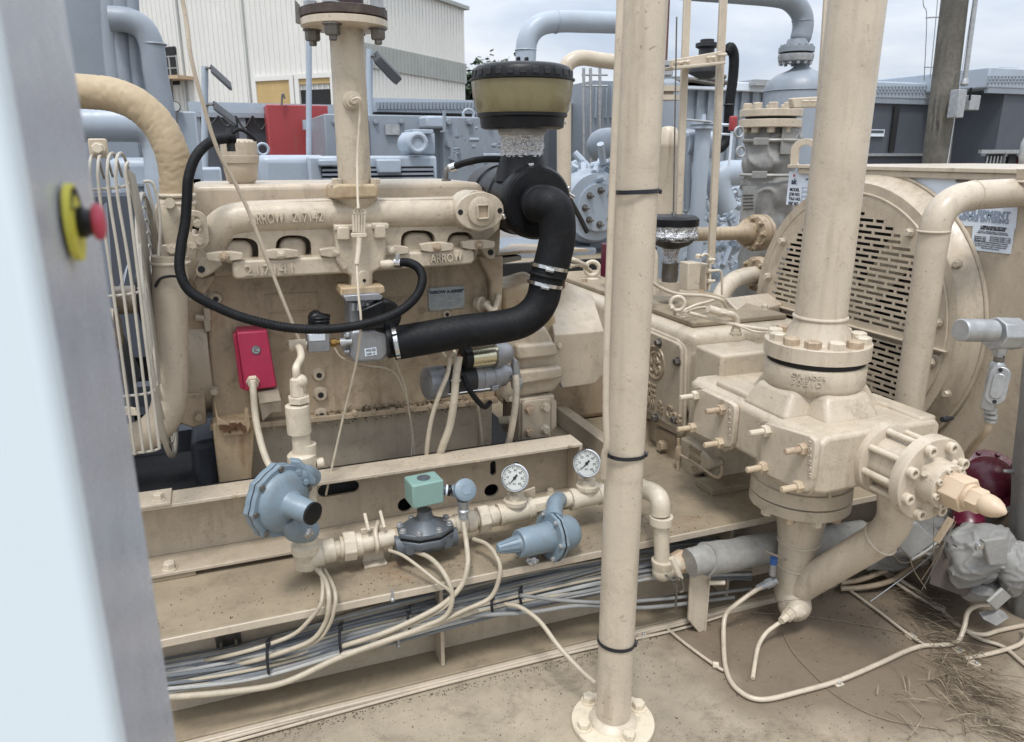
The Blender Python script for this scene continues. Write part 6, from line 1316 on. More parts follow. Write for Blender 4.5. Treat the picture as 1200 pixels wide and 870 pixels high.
cl = thing('ring_clamp', 'upright tan ring with a side bolt on the crankcase top', 'clamp', aY(794, 366, 2.55)); M().torus(aY(794, 356, 2.55), Y+X*.5, .028, .008, 28, 10).build('ring', tanfit, cl); M().lathe(aY(784, 361, 2.55), X, [(0, .014), (.016, .014)], 6).build('nut', tanfit, cl)
M().obox(aY(797, 367, 2.56), X, Y, Z, .05, .03, .02).build('base', tanfit, cl, bevel=.003)
cv = thing('check_valve', 'tan brass style check valve and elbow on the crankcase top', 'valve', aY(862, 385, 2.45))
M().cyl(aY(830, 362, 2.47), aY(846, 367, 2.46), .016, n=12).build('barrel', tanfit, cv); M().lathe(aY(843, 366, 2.46), X*.9-Z*.15-Y*.2, [(0, .018), (.03, .018)], 6).build('nut', tanfit, cv)
M().tube(TP([(850, 368, 2.45), (858, 369, 2.45), (863, 374, 2.45), (863, 382, 2.45)]), .014, 12).build('elbow', tanfit, cv)
M().lathe(aY(862, 393, 2.45), Z, [(0, .024), (.012, .024), (.013, .02), (.026, .02), (.027, .016), (.04, .016)], 6).build('base_nut', tanfit, cv)
tubething('slim tan tube rising from the check valve to the left', [(828, 360, 2.5), (815, 362, 2.55), (800, 368, 2.6)], .006)
fc = thing('foil_funnel', 'black rimmed cap patched with foil tape standing on the compressor', 'cap', aY(788, 300, 3.1))
c = aY(788, 270, 3.1); s_ = mp_(c); zz = lambda y: aY(788, y, 3.1).z; c0 = V((c.x, c.y, 0)); k = s_
M().lathe(c0, Z, [(zz(266), 26*k), (zz(264), 30*k), (zz(256), 30*k), (zz(253), 26*k)], 32).build('lid', blackpl, fc)
m = M().lathe(c0, Z, [(zz(281), 28*k), (zz(276), 30*k), (zz(270), 28*k), (zz(264), 29*k)], 40)
for v in m.b.verts: v.co += V([random.uniform(-.004, .004) for _ in range(3)])
m.build('foil_band', foil, fc, ang=10); M().lathe(c0, Z, [(zz(291), 10*k), (zz(287), 20*k), (zz(281), 27*k), (zz(279.5), 30*k)], 32).build('bowl', void, fc)
m = M().lathe(c0, Z, [(zz(310), 9*k), (zz(300), 8*k), (zz(290), 10*k)], 28)
for v in m.b.verts: v.co += V([random.uniform(-.003, .003) for _ in range(3)])
m.build('foil_neck', foil, fc, ang=10); M().lathe(c0, Z, [(zz(332), 9*k), (zz(322), 10*k), (zz(311), 9.5*k), (zz(308), 11*k)], 24).build('connector', steel, fc)
M().cyl(c0+Z*zz(345), c0+Z*zz(330), .05).build('base', tanpipe, fc); M().cyl(c0+Z*zz(253), c0+Z*zz(249), .012).build('wing_stud', chrome, fc)
M().cyl(c0+Z*zz(250), aY(793, 20, 3.1), .0035, n=6).build('hanger_wire', steel, fc)
# elbow and fittings left of funnel
tubething('short tan pipe stub standing behind the right side of the post', [(765, 345, 3), (766, 320, 3), (766, 300, 3), (762, 292, 3)], .02)
# flanged pipes to the insulated riser
fp = thing('flanged_pipe', 'tan horizontal pipe ending in a round bolted flange at the grey insulated riser', 'pipe', aY(840, 275, 3.6))
a, b2 = aY(775, 276, 3.6), aY(878, 273, 3.75); ax = (b2-a).normalized(); L_ = (b2-a).length
M().lathe(a, ax, [(0, .038), (L_-.1, .04), (L_-.05, .07), (L_-.01, .075)], 28).build('pipe', tandirty, fp)
fx = (X*.9+Y*-.05).normalized(); cfl = aY(884, 273, 3.72)
f1 = M().lathe(cfl, ax, [(-.02, .1), (0, .108), (.03, .108)], 36).build('flange', tandirty, fp); ringbolts(f1, cfl-ax*.0, -ax, .085, 8, .02, tandirty, stud=.02)
M().lathe(cfl+ax*.036, ax, [(0, .108), (.03, .108)], 36).build('mating_flange', tandirty, fp)
fp = thing('flanged_pipe', 'tan elbow pipe with a flange below the horizontal flanged pipe', 'pipe', aY(850, 325, 3.5))
M().tube(TP([(840, 365, 3.3), (846, 345, 3.35), (858, 330, 3.42), (872, 324, 3.5), (884, 322, 3.55)]), .048, 22, 8).build('elbow', tanpipe, fp)
cfl = aY(885, 321, 3.58); f1 = M().lathe(cfl, ax, [(-.02, .09), (0, .1), (.03, .1)], 32).build('flange', tandirty, fp); ringbolts(f1, cfl, -ax, .078, 8, .018, tandirty, stud=.02)
# flat chamfered cover

ck = thing('chamfered_cover', 'low tan sheet cover with sloped front beside the riser foot', 'cover', aY(900, 370, 2.9))
q = [aY(850, 349, 2.95), aY(918, 341, 3.35), aY(942, 350, 3.3), aY(868, 368, 2.8)]; M().add(q+[p-Z*.14 for p in q]+[], [(0, 1, 2, 3), (0, 4, 5, 1), (1, 5, 6, 2), (2, 6, 7, 3), (3, 7, 4, 0), (4, 7, 6, 5)]).build('cover', tanpipe, ck, bevel=.006)

# ================================================================== compressor cylinder
AX, AYc = 1.83, 1.92
zc = lambda y: aY(966, y, AYc).z
cyl = thing('compressor_cylinder', 'cast tan compressor cylinder with studded valve covers and big round flanges', 'cylinder', (AX, AYc, .5))
XL, XR, YN, YB, ZB, ZT_ = 1.612, 2.10, 1.63, 2.32, .702, .882
bx = M().prism([(XL, YN, ZB), (XL, YN, ZT_-.02), (XL+.03, YN, ZT_+.0), (XR-.02, YN, ZT_+.0), (XR, YN, ZT_-.02), (XR, YN, ZB+.03), (XR-.03, YN, ZB-.01), (XL+.04, YN, ZB-.012)], Y*(YB-YN))
cyl_b = bx.build('body', tancast, cyl, bevel=.016, seg=4)
M().box((XL+.11, 2.28, .66), (1.98, 2.46, .965)).build('distance_piece', tancast, cyl, bevel=.012, seg=3)
M().box((XL+.10, 2.2, .6), (XR-.08, 2.46, .72)).build('lower_piece', tancast, cyl, bevel=.012, seg=3)
AC = V((AX, AYc, 0))
M().lathe(AC, Z, [(ZB-.13, .163), (ZB+.02, .163)], 56).build('lower_bore', tancast, cyl)
M().lathe(AC, Z, [(ZT_-.03, .175), (ZT_+.0, .150), (ZT_+.05, .135), (ZT_+.075, .16), (ZT_+.085, .163), (ZT_+.145, .163), (ZT_+.15, .158)], 56).build('upper_boss', tancast, cyl, ang=55)
for a in (180, -90, 0, 90):
    u = V((math.cos(math.radians(a)), math.sin(math.radians(a)), 0)); w = u.cross(Z); zt_, zb_ = ZT_+.075, ZT_-.012; ri, wo, wi = .05, .115, .085
    t0, t1 = .158, .205; vs = [AC+u*ri-w*wo+Z*zb_, AC+u*ri+w*wo+Z*zb_, AC+u*t1+w*wo+Z*zb_, AC+u*t1-w*wo+Z*zb_, AC+u*ri-w*wi+Z*zt_, AC+u*ri+w*wi+Z*zt_, AC+u*t0+w*wi+Z*zt_, AC+u*t0-w*wi+Z*zt_]
    M().add(vs, [(0, 3, 2, 1), (4, 5, 6, 7), (0, 1, 5, 4), (1, 2, 6, 5), (2, 3, 7, 6), (3, 0, 4, 7)]).build('gusset', tancast, cyl, bevel=.018, seg=4)
M().box((1.64, 1.9, ZT_-.02), (1.75, 2.2, ZT_+.02)).build('top_ridge', tancast, cyl, bevel=.012, seg=3)
# raised part number plate on the boss
for k, (s_, z, h) in enumerate((('CYLINDER', 1.012, .018), ('D1E0S'[::-1], .99, .026))):
    for j, ch_ in enumerate(s_):
        a = math.radians(205+j*(4.6 if k == 0 else 7)); u = V((math.cos(a), math.sin(a), 0)); text(ch_, 'lettering', tancast, cyl, AC+u*.1635+Z*(z), V((-math.sin(a), math.cos(a), 0)), Z, h, .0025, bev=.0008)
# top flange pair, riser pipe
rz = thing('riser_pipe', 'very thick tan riser pipe with a wide bolted flange above the cylinder', 'pipe', (AX, AYc, 1.05))
zt = zc(397)
f1 = M().lathe(AC, Z, [(zt-.052, .158), (zt-.05, .17), (zt-.002, .17), (zt, .168)], 64).build('flange', tanpipe, rz)
M().cyl(AC+Z*(ZT_+.148), AC+Z*(zt-.05), .155, n=48).build('gasket', void, rz)
M().lathe(AC, Z, [(zt-.001, .112), (zt+.004, .106), (zt+.03, .098), (zt+.06, .086), (zt+.075, .083)], 48).build('hub', tanpipe, rz, ang=60)
M().torus(AC+Z*(zt+.078), Z, .0825, .0065, 56, 8).build('weld', tanpipe, rz)
M().cyl(AC+Z*(zt+.07), AC+Z*3.2, .0825, n=64).build('pipe', tanpipe, rz)
ringbolts(f1, AC+Z*zt, Z, .137, 12, .027, tanfit, a0=.2, h=.024, washer=False)
# lower flange and drip pipe
M().lathe(AC, Z, [(.508, .165), (.51, .172), (.545, .172), (.547, .170)], 64).build('lower_flange', tancast, cyl)
M().lathe(AC, Z, [(.551, .168), (.553, .172), (.60, .170), (.603, .163)], 64).build('bottom_flange', tancast, cyl)
M().cyl(AC+Z*.54, AC+Z*.556, .16, n=48).build('gasket', void, cyl)
ringbolts(cyl, AC+Z*.508, -Z, .14, 10, .02, tanfit, a0=.3)
for a in (-150, -100): u = V((math.cos(math.radians(a)), math.sin(math.radians(a)), 0)); M().obox(AC+u*.166+Z*.60, u, u.cross(Z), Z, .008, .012, .055).build('cast_bar', tancast, cyl, bevel=.002)
dp_ = thing('discharge_pipe', 'tan discharge pipe under the cylinder with an angled branch', 'pipe', (AX+.05, AYc, .1))
D = V((AX+.045, AYc, 0)); D0 = V((AX+.02, AYc, 0))
rr = mp_(D+Z*.2)
M().lathe(D0, Z, [(.25, 21*rr), (.34, 22*rr), (.37, 24*rr), (.44, 27*rr), (.47, 27*rr), (.51, 29*rr)], 40).build('reducer', tanpipe, dp_, ang=60)
for z, r in ((.46, 27.3), (.345, 22.5), (.25, 21.5)): M().torus(D0+Z*z, Z, r*rr, .0045, 44, 8).build('weld', tanpipe, dp_)
M().tube([D0+Z*.26, D0+Z*.2, D0+V((0, -.0, .14)), D0+V((-.005, -.02, .11))], 21*rr, 32, 6).build('lower_elbow', tanpipe, dp_, ang=60)
b0 = D0+V((0, .01, .125)); b1 = aY(1034, 630, 1.62)
M().cyl(b0, b1, 17.5*rr, n=36).build('branch', tanpipe, dp_); M().tube([b1-(b1-b0).normalized()*.02, b1, aY(1047, 612, 1.585), aY(1050, 592, 1.57), aY(1048, 565, 1.57)], 17*rr, 30, 8).build('branch_elbow', tanpipe, dp_, ang=60)
for f in (.1, .985): M().torus(b0.lerp(b1, f), b1-b0, 17.8*rr, .0045, 44, 8).build('weld', tanpipe, dp_)
M().ball(D0+V((-.012, -.03, .10)), 19*rr, 20).build('end_cap', tanpipe, dp_)
e0, e1 = aY(930, 716, AYc-.07), aY(909, 733, AYc-.1); ax = (e1-e0).normalized()
M().lathe(e0, ax, [(-.02, .04), (.0, .038), (.012, .028), (.02, .028), (.021, .022), (.045, .022), (.046, .016), (.075, .013)], 8).build('drain_fitting', tanfit, dp_)
# front head with tie rods (variable clearance pocket)
HX, HZ = 1.87, .783
yat = lambda px: aX(px, 560, HX).y
hd = thing('clearance_pocket', 'tan bolted head with tie rods, hex nut and pointed cap jutting from the cylinder', 'cylinder head', (HX, YN, HZ))
H0 = V((HX, 0, HZ)); P_ = lambda y: H0+Y*y
M().lathe(P_(YN+.01), -Y, [(0, .116), (.03, .116), (.033, .112)], 56).build('base_disc', tanpipe, hd)
M().cyl(P_(YN), P_(1.48), .082, n=48).build('barrel', tanpipe, hd)
fl_ = M().lathe(P_(1.485), -Y, [(0, .127), (.002, .131), (.034, .131), (.038, .126)], 64).build('end_flange', tanpipe, hd)
for k in range(8):
    a = 2*math.pi*k/8+.2; u = V((math.cos(a), 0, math.sin(a)))*.099
    M().cyl(P_(YN-.02)+u, P_(1.48)+u, .0105, n=14).build('tie_rod', tanfit, hd)
for k in range(8):
    a = 2*math.pi*k/8+.38; u = V((math.cos(a), 0, math.sin(a)))*.107; m = M().lathe(P_(1.448)+u, -Y, [(0, .017), (.018, .017), (.02, .015), (.0201, .0095), (.010, .0095)], 20); m.build('socket_screw', tanfit, fl_)
    M().cyl(P_(1.439)+u, P_(1.437)+u, .0104, n=12).build('screw_recess', tandirty, fl_)
M().lathe(P_(1.449), -Y, [(0, .072), (.02, .069), (.04, .069)], 48).build('hub', tanpipe, hd)
sf = M().lathe(P_(1.413), -Y, [(0, .066), (.002, .068), (.02, .068), (.022, .066)], 48).build('small_flange', tanpipe, hd)
for k in range(8):
    a = 2*math.pi*k/8+.3; u = V((math.cos(a), 0, math.sin(a)))*.057; M().lathe(P_(1.392)+u, -Y, [(0, .0095), (.010, .0095), (.0101, .0055), (.005, .0055)], 16).build('socket_screw', tanfit, sf)
M().lathe(P_(1.392), -Y, [(0, .053), (.058, .053), (.062, .050)], 6).build('hex_body', tanpink, hd, bevel=.002)
M().cyl(P_(1.33), P_(1.318), .038, n=32).build('washer', tanpink, hd)
M().lathe(P_(1.32), -Y, [(0, .036), (.03, .036), (.034, .033)], 6).build('lock_nut', tanpink, hd)
M().lathe(P_(1.29), -Y, [(0, .028), (.005, .031), (.02, .031), (.034, .0285), (.05, .021), (.06, .012), (.066, .007), (.068, .002)], 32).build('pointed_cap', tanpink, hd, ang=60)
for a in (.9, 2.6): u = V((math.cos(a), 0, math.sin(a))); M().cyl(P_(1.425)+u*.06, P_(1.425)+u*.08, .009, n=12).build('pocket_plug', tanfit, hd)
# valve covers on the left face
ruststud = mat('rusty_stud_paint', lin(190, 172, 146), .45, var=.15, scale=30, dirt=.35, rust=.1, dirtc=(.22, .12, .06))
def cover(pts, studs, lab):
    t = M().prism(XP(pts, XL-.022), X*.021).build('valve_cover', tanpipe, cyl, bevel=.004, seg=3)
    cxy = V((0, 0)); n = len(pts); ax_ = sum(p[0] for p in pts)/n; ay_ = sum(p[1] for p in pts)/n
    M().prism(XP([(ax_+(x-ax_)*1.12, ay_+(y-ay_)*1.1) for x, y in pts], XL-.0025), X*.01).build('cover_seat', tancast, cyl, bevel=.004, seg=3)
    for q, (x, y) in enumerate(studs): bolt(t, aX(x, y, XL-.022), -X, .020, .019, mat=(tanfit, tanfit, ruststud, ruststud)[q], stud=.05, washer=False, name='stud_nut')
    x, y = max(pts, key=lambda p: p[0]-abs(p[1]-ay_)*.2)
    for j, ch_ in enumerate(lab): text(ch_, 'lettering', tanpipe, t, aX(x-6.5, ay_-26+j*7.5+8, XL-.0232), Z, Y, .017, .0015, bev=.0005)
cover([(815, 458), (822, 456.5), (855, 472), (860, 476), (861, 482), (858, 519), (855, 524), (848, 524), (817, 509), (811, 504)], ((816, 464), (847, 480), (813, 501), (845, 519)), 'NOSNOH')
cover([(892, 500), (898, 496), (948, 511), (954, 516), (955.5, 522), (950, 571), (945, 577), (938, 576), (897, 556), (890, 551)], ((899.5, 505), (942, 526), (896, 547.5), (937.5, 570)), 'NOSNOH')
# pocket handle behind
M().tube([V((2.1, 1.75, .82)), V((2.13, 1.72, .86)), V((2.15, 1.70, .83)), V((2.15, 1.7, .76))], .011, 10).build('side_handle', tandirty, cyl)
M().box((2.02, 1.64, ZT_-.02), (2.09, 1.9, ZT_+.01)).build('side_ridge', tancast, cyl, bevel=.01)
t = thing('capped_stub', 'small dark capped stub poking out beside the cylinder edge', 'fitting', aY(1112, 492, 1.8)); M().lathe(aY(1104, 492, 1.8), X, [(0, .01), (.02, .012), (.03, .008), (.05, .007)], 12).build('stub', darkmetal, t)
# small tube with valve beneath the end cover
t = thing('oil_drain_tube', 'slim tan tube with a small valve dropping below the embossed cover', 'tube', aX(794, 540, 1.76))
P = XP([(795, 514), (795, 530), (794, 560), (793, 580), (788, 588), (780, 589)], 1.755); M().tube(P, .0075, 10, 6).build('tube', tandirty, t)
M().lathe(aX(795, 532, 1.755), Z, [(-.02, .012), (0, .016), (.02, .016), (.035, .011)], 8).build('valve', tandirty, t)
M().tube(XP([(797, 533), (820, 547), (838, 559), (845, 557), (846, 546)], 1.70), .006, 8, 6).build('branch_tube', tandirty, t)
# floor tubing round the drain
def floortube(label, pts, r=.0075, mt=tanpipe, z=.012, clips=()):
    P = [aZ(p[0], p[1], p[2] if len(p) > 2 else z) for p in pts]; t = thing('floor_tube', label, 'tubing', P[len(P)//2]); M().tube(P, r, 12, 8).build('tube', mt, t)
    for x, y in clips:
        q = aZ(x, y, 0); M().box((q.x-.016, q.y-.02, .0), (q.x+.016, q.y+.01, .008)).build('clip', tanfit, t, bevel=.002); M().ball(q+Z*.011-Y*.012, .006, 8).build('clip_screw', galv, t)
    return t
v0 = aY(893, 687, 1.93)
t = floortube('tan tube from the blue handled valve round along the floor to the right blankets', [(893, 688, v0.z), (884, 693, v0.z-.02), (862, 709, .12), (850, 722, .08), (848, 750, .03), (851, 785), (864, 808), (892, 820), (940, 810), (985, 797), (1030, 778), (1060, 764), (1082, 757), (1105, 756), (1122, 752), (1130, 735, .05), (1134, 718, .09), (1145, 710, .12), (1160, 709, .13)], .0085, clips=((980, 801), (1121, 762)))
t = thing('needle_valve', 'small grey needle valve with a blue handle by the drip pipe', 'valve', v0)
d = (aY(914, 678, 1.9)-v0).normalized(); M().lathe(v0, d, [(-.02, .011), (0, .014), (.015, .014), (.016, .018), (.045, .018), (.046, .014), (.06, .014)], 8).build('body', galv, t)
q = aY(905, 674, 1.91); M().cyl(q, q+Z*.05, .012, n=12).build('bonnet', galv, t); M().cyl(q+Z*.045, q+Z*.07, .013, n=10).build('blue_cap', mat('blue_plastic', lin(50, 90, 150), .4), t)
M().cyl(aY(896, 646, 1.86), aY(921, 656, 1.86), .0045, n=8).build('lever', chrome, t)
t = floortube('short curved tan tube from the drip pipe end down to the floor', [(917, 728, .085), (909, 733, .075), (897, 743, .055), (888, 760, .03), (882, 795, .01)], .0075, tanfit)
t = floortube('slim tan tube running diagonally on the concrete right of the post', [(741, 702, .03), (765, 722), (800, 752), (838, 780), (848, 786)], .0055); M().lathe(aZ(842, 780, .012), X-Y*.6, [(-.02, .008), (-.019, .012), (.0, .012), (.001, .008)], 8).build('nut', tanfit, t)
t = floortube('thin tan line continuing right of the bracket plate', [(740, 745), (790, 730), (830, 718), (862, 708), (900, 697)], .0065, clips=((752, 746),)); M().lathe(aZ(843, 711, .015), X+Y*.3, [(-.03, .009), (-.029, .013), (.03, .013), (.031, .009)], 8).build('union', tanfit, t)
floortube('tan tube slanting across the floor behind the drip pipe', [(993, 690), (1030, 717), (1065, 744), (1086, 757)], .0055, clips=((1066, 746),))
floortube('long tan tube running from behind the branch pipe down to the right edge', [(1020, 660, .05), (1060, 690, .03), (1100, 715), (1140, 745), (1175, 758), (1200, 778), (1230, 800)], .007)
floortube('second tan tube beside it reaching the right edge', [(1010, 655, .06), (1055, 680, .04), (1095, 708), (1125, 735), (1150, 744), (1175, 738), (1230, 727)], .0085, clips=((1100, 712),))
floortube('lowest tan tube at the right edge with two clips', [(1130, 772), (1165, 765), (1195, 755, .02), (1204, 742, .04), (1204, 730, .06)], .008, clips=((1140, 778),))
floortube('upper one of two grey tan pipes curving behind the angled branch', [(985, 683, .04), (1010, 679, .05), (1040, 667, .08), (1062, 655, .12), (1075, 640, .2)], .011, tandirty)
floortube('lower one of two grey tan pipes curving behind the angled branch', [(985, 690, .02), (1015, 688, .03), (1045, 680, .05), (1072, 660, .1), (1090, 640, .18)], .011, tandirty)
# ================================================================== cooler
XCF = 2.8
cb = thing('cooler_box', 'large tan sheet metal cooler box with warning stickers at the right', 'cooler', (3.2, 2.4, 0))
ct_ = aX(936, 197, XCF)
body = M().box((XCF, 1.1, .1), (XCF+1.3, aX(925, 330, XCF).y+.03, 1.625)).build('casing', tan, cb, bevel=.008)
M().box((XCF-.03, 1.1, 1.627), (XCF+1.3, aX(929, 200, XCF).y+.01, 1.645)).build('top_rail', tanpipe, cb, bevel=.003)
M().box((XCF-.02, aX(1075, 195, XCF).y-1.5, 1.6), (XCF-.004, aX(936, 197, XCF).y-.02, 1.627)).build('top_lip', tanpipe, cb, bevel=.003)
FC = V((XCF-.115, 2.695, .965)); RG = .565
M().lathe(V((XCF, FC.y-.0, FC.z)), -X, [(0, .66), (.004, .655), (.06, .62), (.075, .615), (.10, .595)], 96, caps=False).build('fan_ring', tan, cb, ang=60)
M().lathe(V((FC.x+.0055, FC.y, FC.z)), -X, [(0, .55), (.0005, .61)], 96, caps=False).build('guard_backing', tan, cb)
M().torus(V((XCF-.01, FC.y, FC.z)), X, .655, .008, 96, 8).build('ring_bead', tan, cb)
M().torus(V((XCF-.07, FC.y, FC.z)), X, .60, .007, 96, 8).build('ring_bead', tan, cb)
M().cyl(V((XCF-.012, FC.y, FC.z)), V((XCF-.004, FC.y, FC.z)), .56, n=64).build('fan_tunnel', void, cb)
# perforated guard: rows of slots left between the sheet's bridges
sg = M(); pitch, slot = .0262, .0135; rs = .485
def rowrun(z0, z1, y0, y1):
    def lim(z): return math.sqrt(max(0, RG**2-(z-FC.z)**2))
    a0, a1 = max(y0, -lim(z0)), max(y0, -lim(z1)); b0, b1 = min(y1, lim(z0)), min(y1, lim(z1))
    if b0 <= a0 and b1 <= a1: return
    b0 = max(a0, b0); b1 = max(a1, b1)
    f = [(a0, z0), (b0, z0), (b1, z1), (a1, z1)]
    sg.add([(FC.x+d, FC.y+a, z) for d in (0, .006) for a, z in f], [(0, 1, 2, 3), (4, 7, 6, 5), (0, 4, 5, 1), (2, 6, 7, 3), (1, 5, 6, 2), (0, 3, 7, 4)])
nrow = int(2*RG/pitch)
for i in range(nrow+1):
    z0 = FC.z-RG+i*pitch; z1 = z0+pitch-slot; z2 = z0+pitch; z2 = min(z2, FC.z+RG)
    if z0 >= FC.z+RG-.002: break
    rowrun(z0, min(z1, FC.z+RG-.001), -9, 9)
    zm = (z1+z2)/2; dz = zm-FC.z
    if abs(dz) > rs or abs(dz+.035) < .026: rowrun(z1, z2, -9, 9); continue
    l = math.sqrt(rs**2-dz**2); off = (.053 if i % 2 else 0); y = -RG-.2+off; last = -9
    while y < RG+.2:
        a, b = max(y, -l), min(y+.094, l)
        if b-a > .02: rowrun(z1, z2, last, a); last = b
        y += .107
    rowrun(z1, z2, last, 9)
bmesh.ops.remove_doubles(sg.b, verts=sg.b.verts, dist=1e-6)
gd = sg.build('slotted_guard', tan, cb)
M().torus(V((FC.x+.003, FC.y, FC.z)), X, RG, .006, 96, 6).build('guard_rim', tan, cb)
for s_ in (1,): M().box((FC.x-.008, FC.y-RG, FC.z-.042), (FC.x-.001, FC.y+RG, FC.z-.036)).build('split_flange', tan, cb); M().box((FC.x-.02, FC.y-RG-.02, FC.z-.034), (FC.x+.0, FC.y+RG, FC.z-.03)).build('split_flange', tanpipe, cb)
for a in (152, 128, 35, 12, -8, -14, 172, 190): u = V((0, math.cos(math.radians(a)), math.sin(math.radians(a)))); bolt(cb, V((FC.x-.004, FC.y, FC.z))+u*(RG-.035), -X, .017, mat=tanpipe)
for a in (-20, 30, -45): u = V((0, -math.cos(math.radians(a)), math.sin(math.radians(a)))); bolt(cb, V((XCF-.078, FC.y, FC.z))+u*.625, -X, .015, mat=tanpipe)
fan = thing('cooler_fan', 'pale fan blades glimpsed through the slotted guard', 'fan', (XCF-.05, FC.y, FC.z))
for k in range(6):
    a = 2*math.pi*k/6+.1; u = V((0, math.cos(a), math.sin(a))); w = V((0, -math.sin(a), math.cos(a))); c = V((XCF-.045, FC.y, FC.z)); M().prism([c+u*.1-w*.04-X*.02, c+u*.53-w*.09-X*.02, c+u*.54+w*.08+X*.02, c+u*.1+w*.05+X*.02], X*.004).build('blade', tanfit, fan)
M().cyl(V((XCF-.1, FC.y, FC.z)), V((XCF-.02, FC.y, FC.z)), .1, n=28).build('hub', tan, fan)
# lifting lug
t = thing('lifting_lug', 'tan arched lifting lug with an oblong hole on the cooler corner', 'lifting lug', aY(942, 195, 3.2))
c = aX(943, 196, XCF+.03); s_ = mp_(c); o_, i_ = [], []
n = 28
ex_ = (X*.55+Y*-.83).normalized()
for q in range(n):
    a = 2*math.pi*q/n; cx, cz = math.cos(a), math.sin(a)
    o_.append(c+ex_*cx*13*s_*1.25+Z*((19+13*cz) if cz > 0 else 0)*s_); i_.append(c+ex_*cx*6*s_*1.25+Z*((19+6*cz) if cz > 0 else 5+3*cz)*s_)
nn = ex_.cross(Z)*.025; vs = o_+i_+[p+nn for p in o_]+[p+nn for p in i_]; fs = []
for q in range(n): j = (q+1) % n; fs += [(q, j, n+j, n+q), (2*n+q, 3*n+q, 3*n+j, 2*n+j), (q, 2*n+q, 2*n+j, j), (n+q, n+j, 3*n+j, 3*n+q)]
M().add(vs, fs).build('lug', tanpipe, t, bevel=.004)
# stickers
def sticker(pts, label, x=XCF-.003):
    t = thing('sticker', label, 'sticker', aX(*pts[0], x)); o = M().prism(XP(pts, x), X*.0025).build('sheet', white, t); return t, x-.0012
def tx(s, px, py, h, m_, t, x, kern=1, off=0, slope=None, al='CENTER'):
    text(s, 'lettering', m_, t, aX(px, py, x), UY, UZ, h, .0003, al, kern, off=off)
t, xs = sticker([(925, 201), (990, 203), (987, 242), (921, 240)], 'white maker sticker with a small red and navy logo left of the riser pipe')
tx('air-x-changers', 944, 210, .022, navy, t, xs, al='LEFT'); 
lg = M(); c = aX(931, 213, xs); 
tx('ak', 930.5, 213, .042, navy, t, xs, off=.0012); M().ball(aX(930.5, 206, xs-.001), .007, 10, (.2, 1, 1)).build('logo_dot', redink, t)
for k, s_ in enumerate(('A HARSCO UNIT'[:0]+'AIR EXCHANGERS', 'P.O. BOX', 'OK.')): tx(s_, 957, 213.6+k*2.6, .011, navy, t, xs)
for k, s_ in enumerate(('MODEL', 'JOB NO.', 'TAG NO.', 'REF NO.')):
    tx(s_, 925.5-k*.55, 222.3+k*5.3, .0215, blackink, t, xs, off=.0007, al='LEFT'); y = 222+k*5.4; m = M()
    for q in (((940-k*.4, y-2), (958, y-1.7)), ((940-k*.4, y+2), (958, y+2.3)), ((940-k*.4, y-2), (940-k*.4, y+2)), ((958, y-1.7), (958, y+2.3))): m.bar(aX(*q[0], xs), aX(*q[1], xs), .0008, .002, X)
    m.build('form_box', greyink, t)
t, xs = sticker([(1062, 207), (1196, 210), (1190, 268), (1058, 261)], 'large white blue sticker with faded capital warning words behind the elbow pipe')
tx('EQUIPMENT', 1155, 251, .034, greyink, t, xs, 1.1, off=.0018); tx('BEFORE ENTERING', 1152, 257.8, .024, greyink, t, xs, 1.05, off=.0012)
M().prism(XP([(1120, 210), (1185, 212), (1184, 216), (1120, 214)], xs-.001), X*.001).build('frayed_edge', steel, t)
t, xs = sticker([(1140.5, 262.5), (1189, 267), (1184, 298), (1137, 293)], 'small white sticker of fine black print under the large warning sticker', XCF-.0035)
tx('LUBRICATION OF FAN', 1164, 266.8, .0105, blackink, t, xs, off=.0004); tx('AND IDLER BEARINGS', 1163, 269.3, .0105, blackink, t, xs, off=.0004)
for k, s_ in enumerate(('USE NO. 2 GREASE EVERY 3 MONTHS OR', 'MORE OFTEN UNDER SEVERE CONDITIONS')): tx(s_, 1163-k*.3, 272.5+k*1.8, .0066, blackink, t, xs)
for k in range(3): tx('BEARING SIZE', 1142-k*.3, 277+k*2.2, .008, blackink, t, xs, al='LEFT'); tx('ROTATING EVERY 3 MO.', 1160-k*.3, 278+k*2.2, .008, blackink, t, xs, al='LEFT')
for k, s_ in enumerate(('DO NOT OVER GREASE BEARINGS AS DAMAGE', 'MAY RESULT TO SEALS. WIPE FITTINGS CLEAN', 'BEFORE GREASING. REFER TO MANUAL FOR', 'FURTHER INSTRUCTIONS')): tx(s_, 1161-k*.3, 285+k*2.3, .0066, blackink, t, xs)
# elbow pipe in front of the cooler
t = thing('elbow_pipe', 'tan pipe rising beside the riser and turning right across the cooler', 'pipe', aY(1085, 330, 2.0))
r_ = .052
M().tube(TP([(1058, 560, 2.0), (1066, 470, 2.0), (1074.5, 412, 2.0), (1089, 310, 2.0), (1093, 285, 2.0), (1097, 262, 2.0), (1106, 245, 2.0), (1121, 234, 2.0), (1140, 229.5, 2.0), (1160, 228, 1.99), (1200, 226, 1.98), (1280, 224, 1.96)]), r_, 36, 8).build('pipe', tanpipe, t, ang=70)
M().torus(aY(1094, 271, 2.0), Z-X*.02, r_, .0045, 44, 8).build('weld', tanpipe, t); M().torus(aY(1139, 229.5, 2.0), X, r_, .003, 44, 8).build('weld', tanpipe, t)
t = thing('pipe_stub', 'tan vertical stub above the elbow pipe at the right edge', 'pipe', aY(1200, 200, 1.95)); M().cyl(aY(1202, 225, 1.95), aY(1202, 196, 1.95), .028).build('stub', tanpipe, t); M().torus(aY(1201, 213, 1.95), Z, .03, .006, 24, 6).build('weld', tanpipe, t)
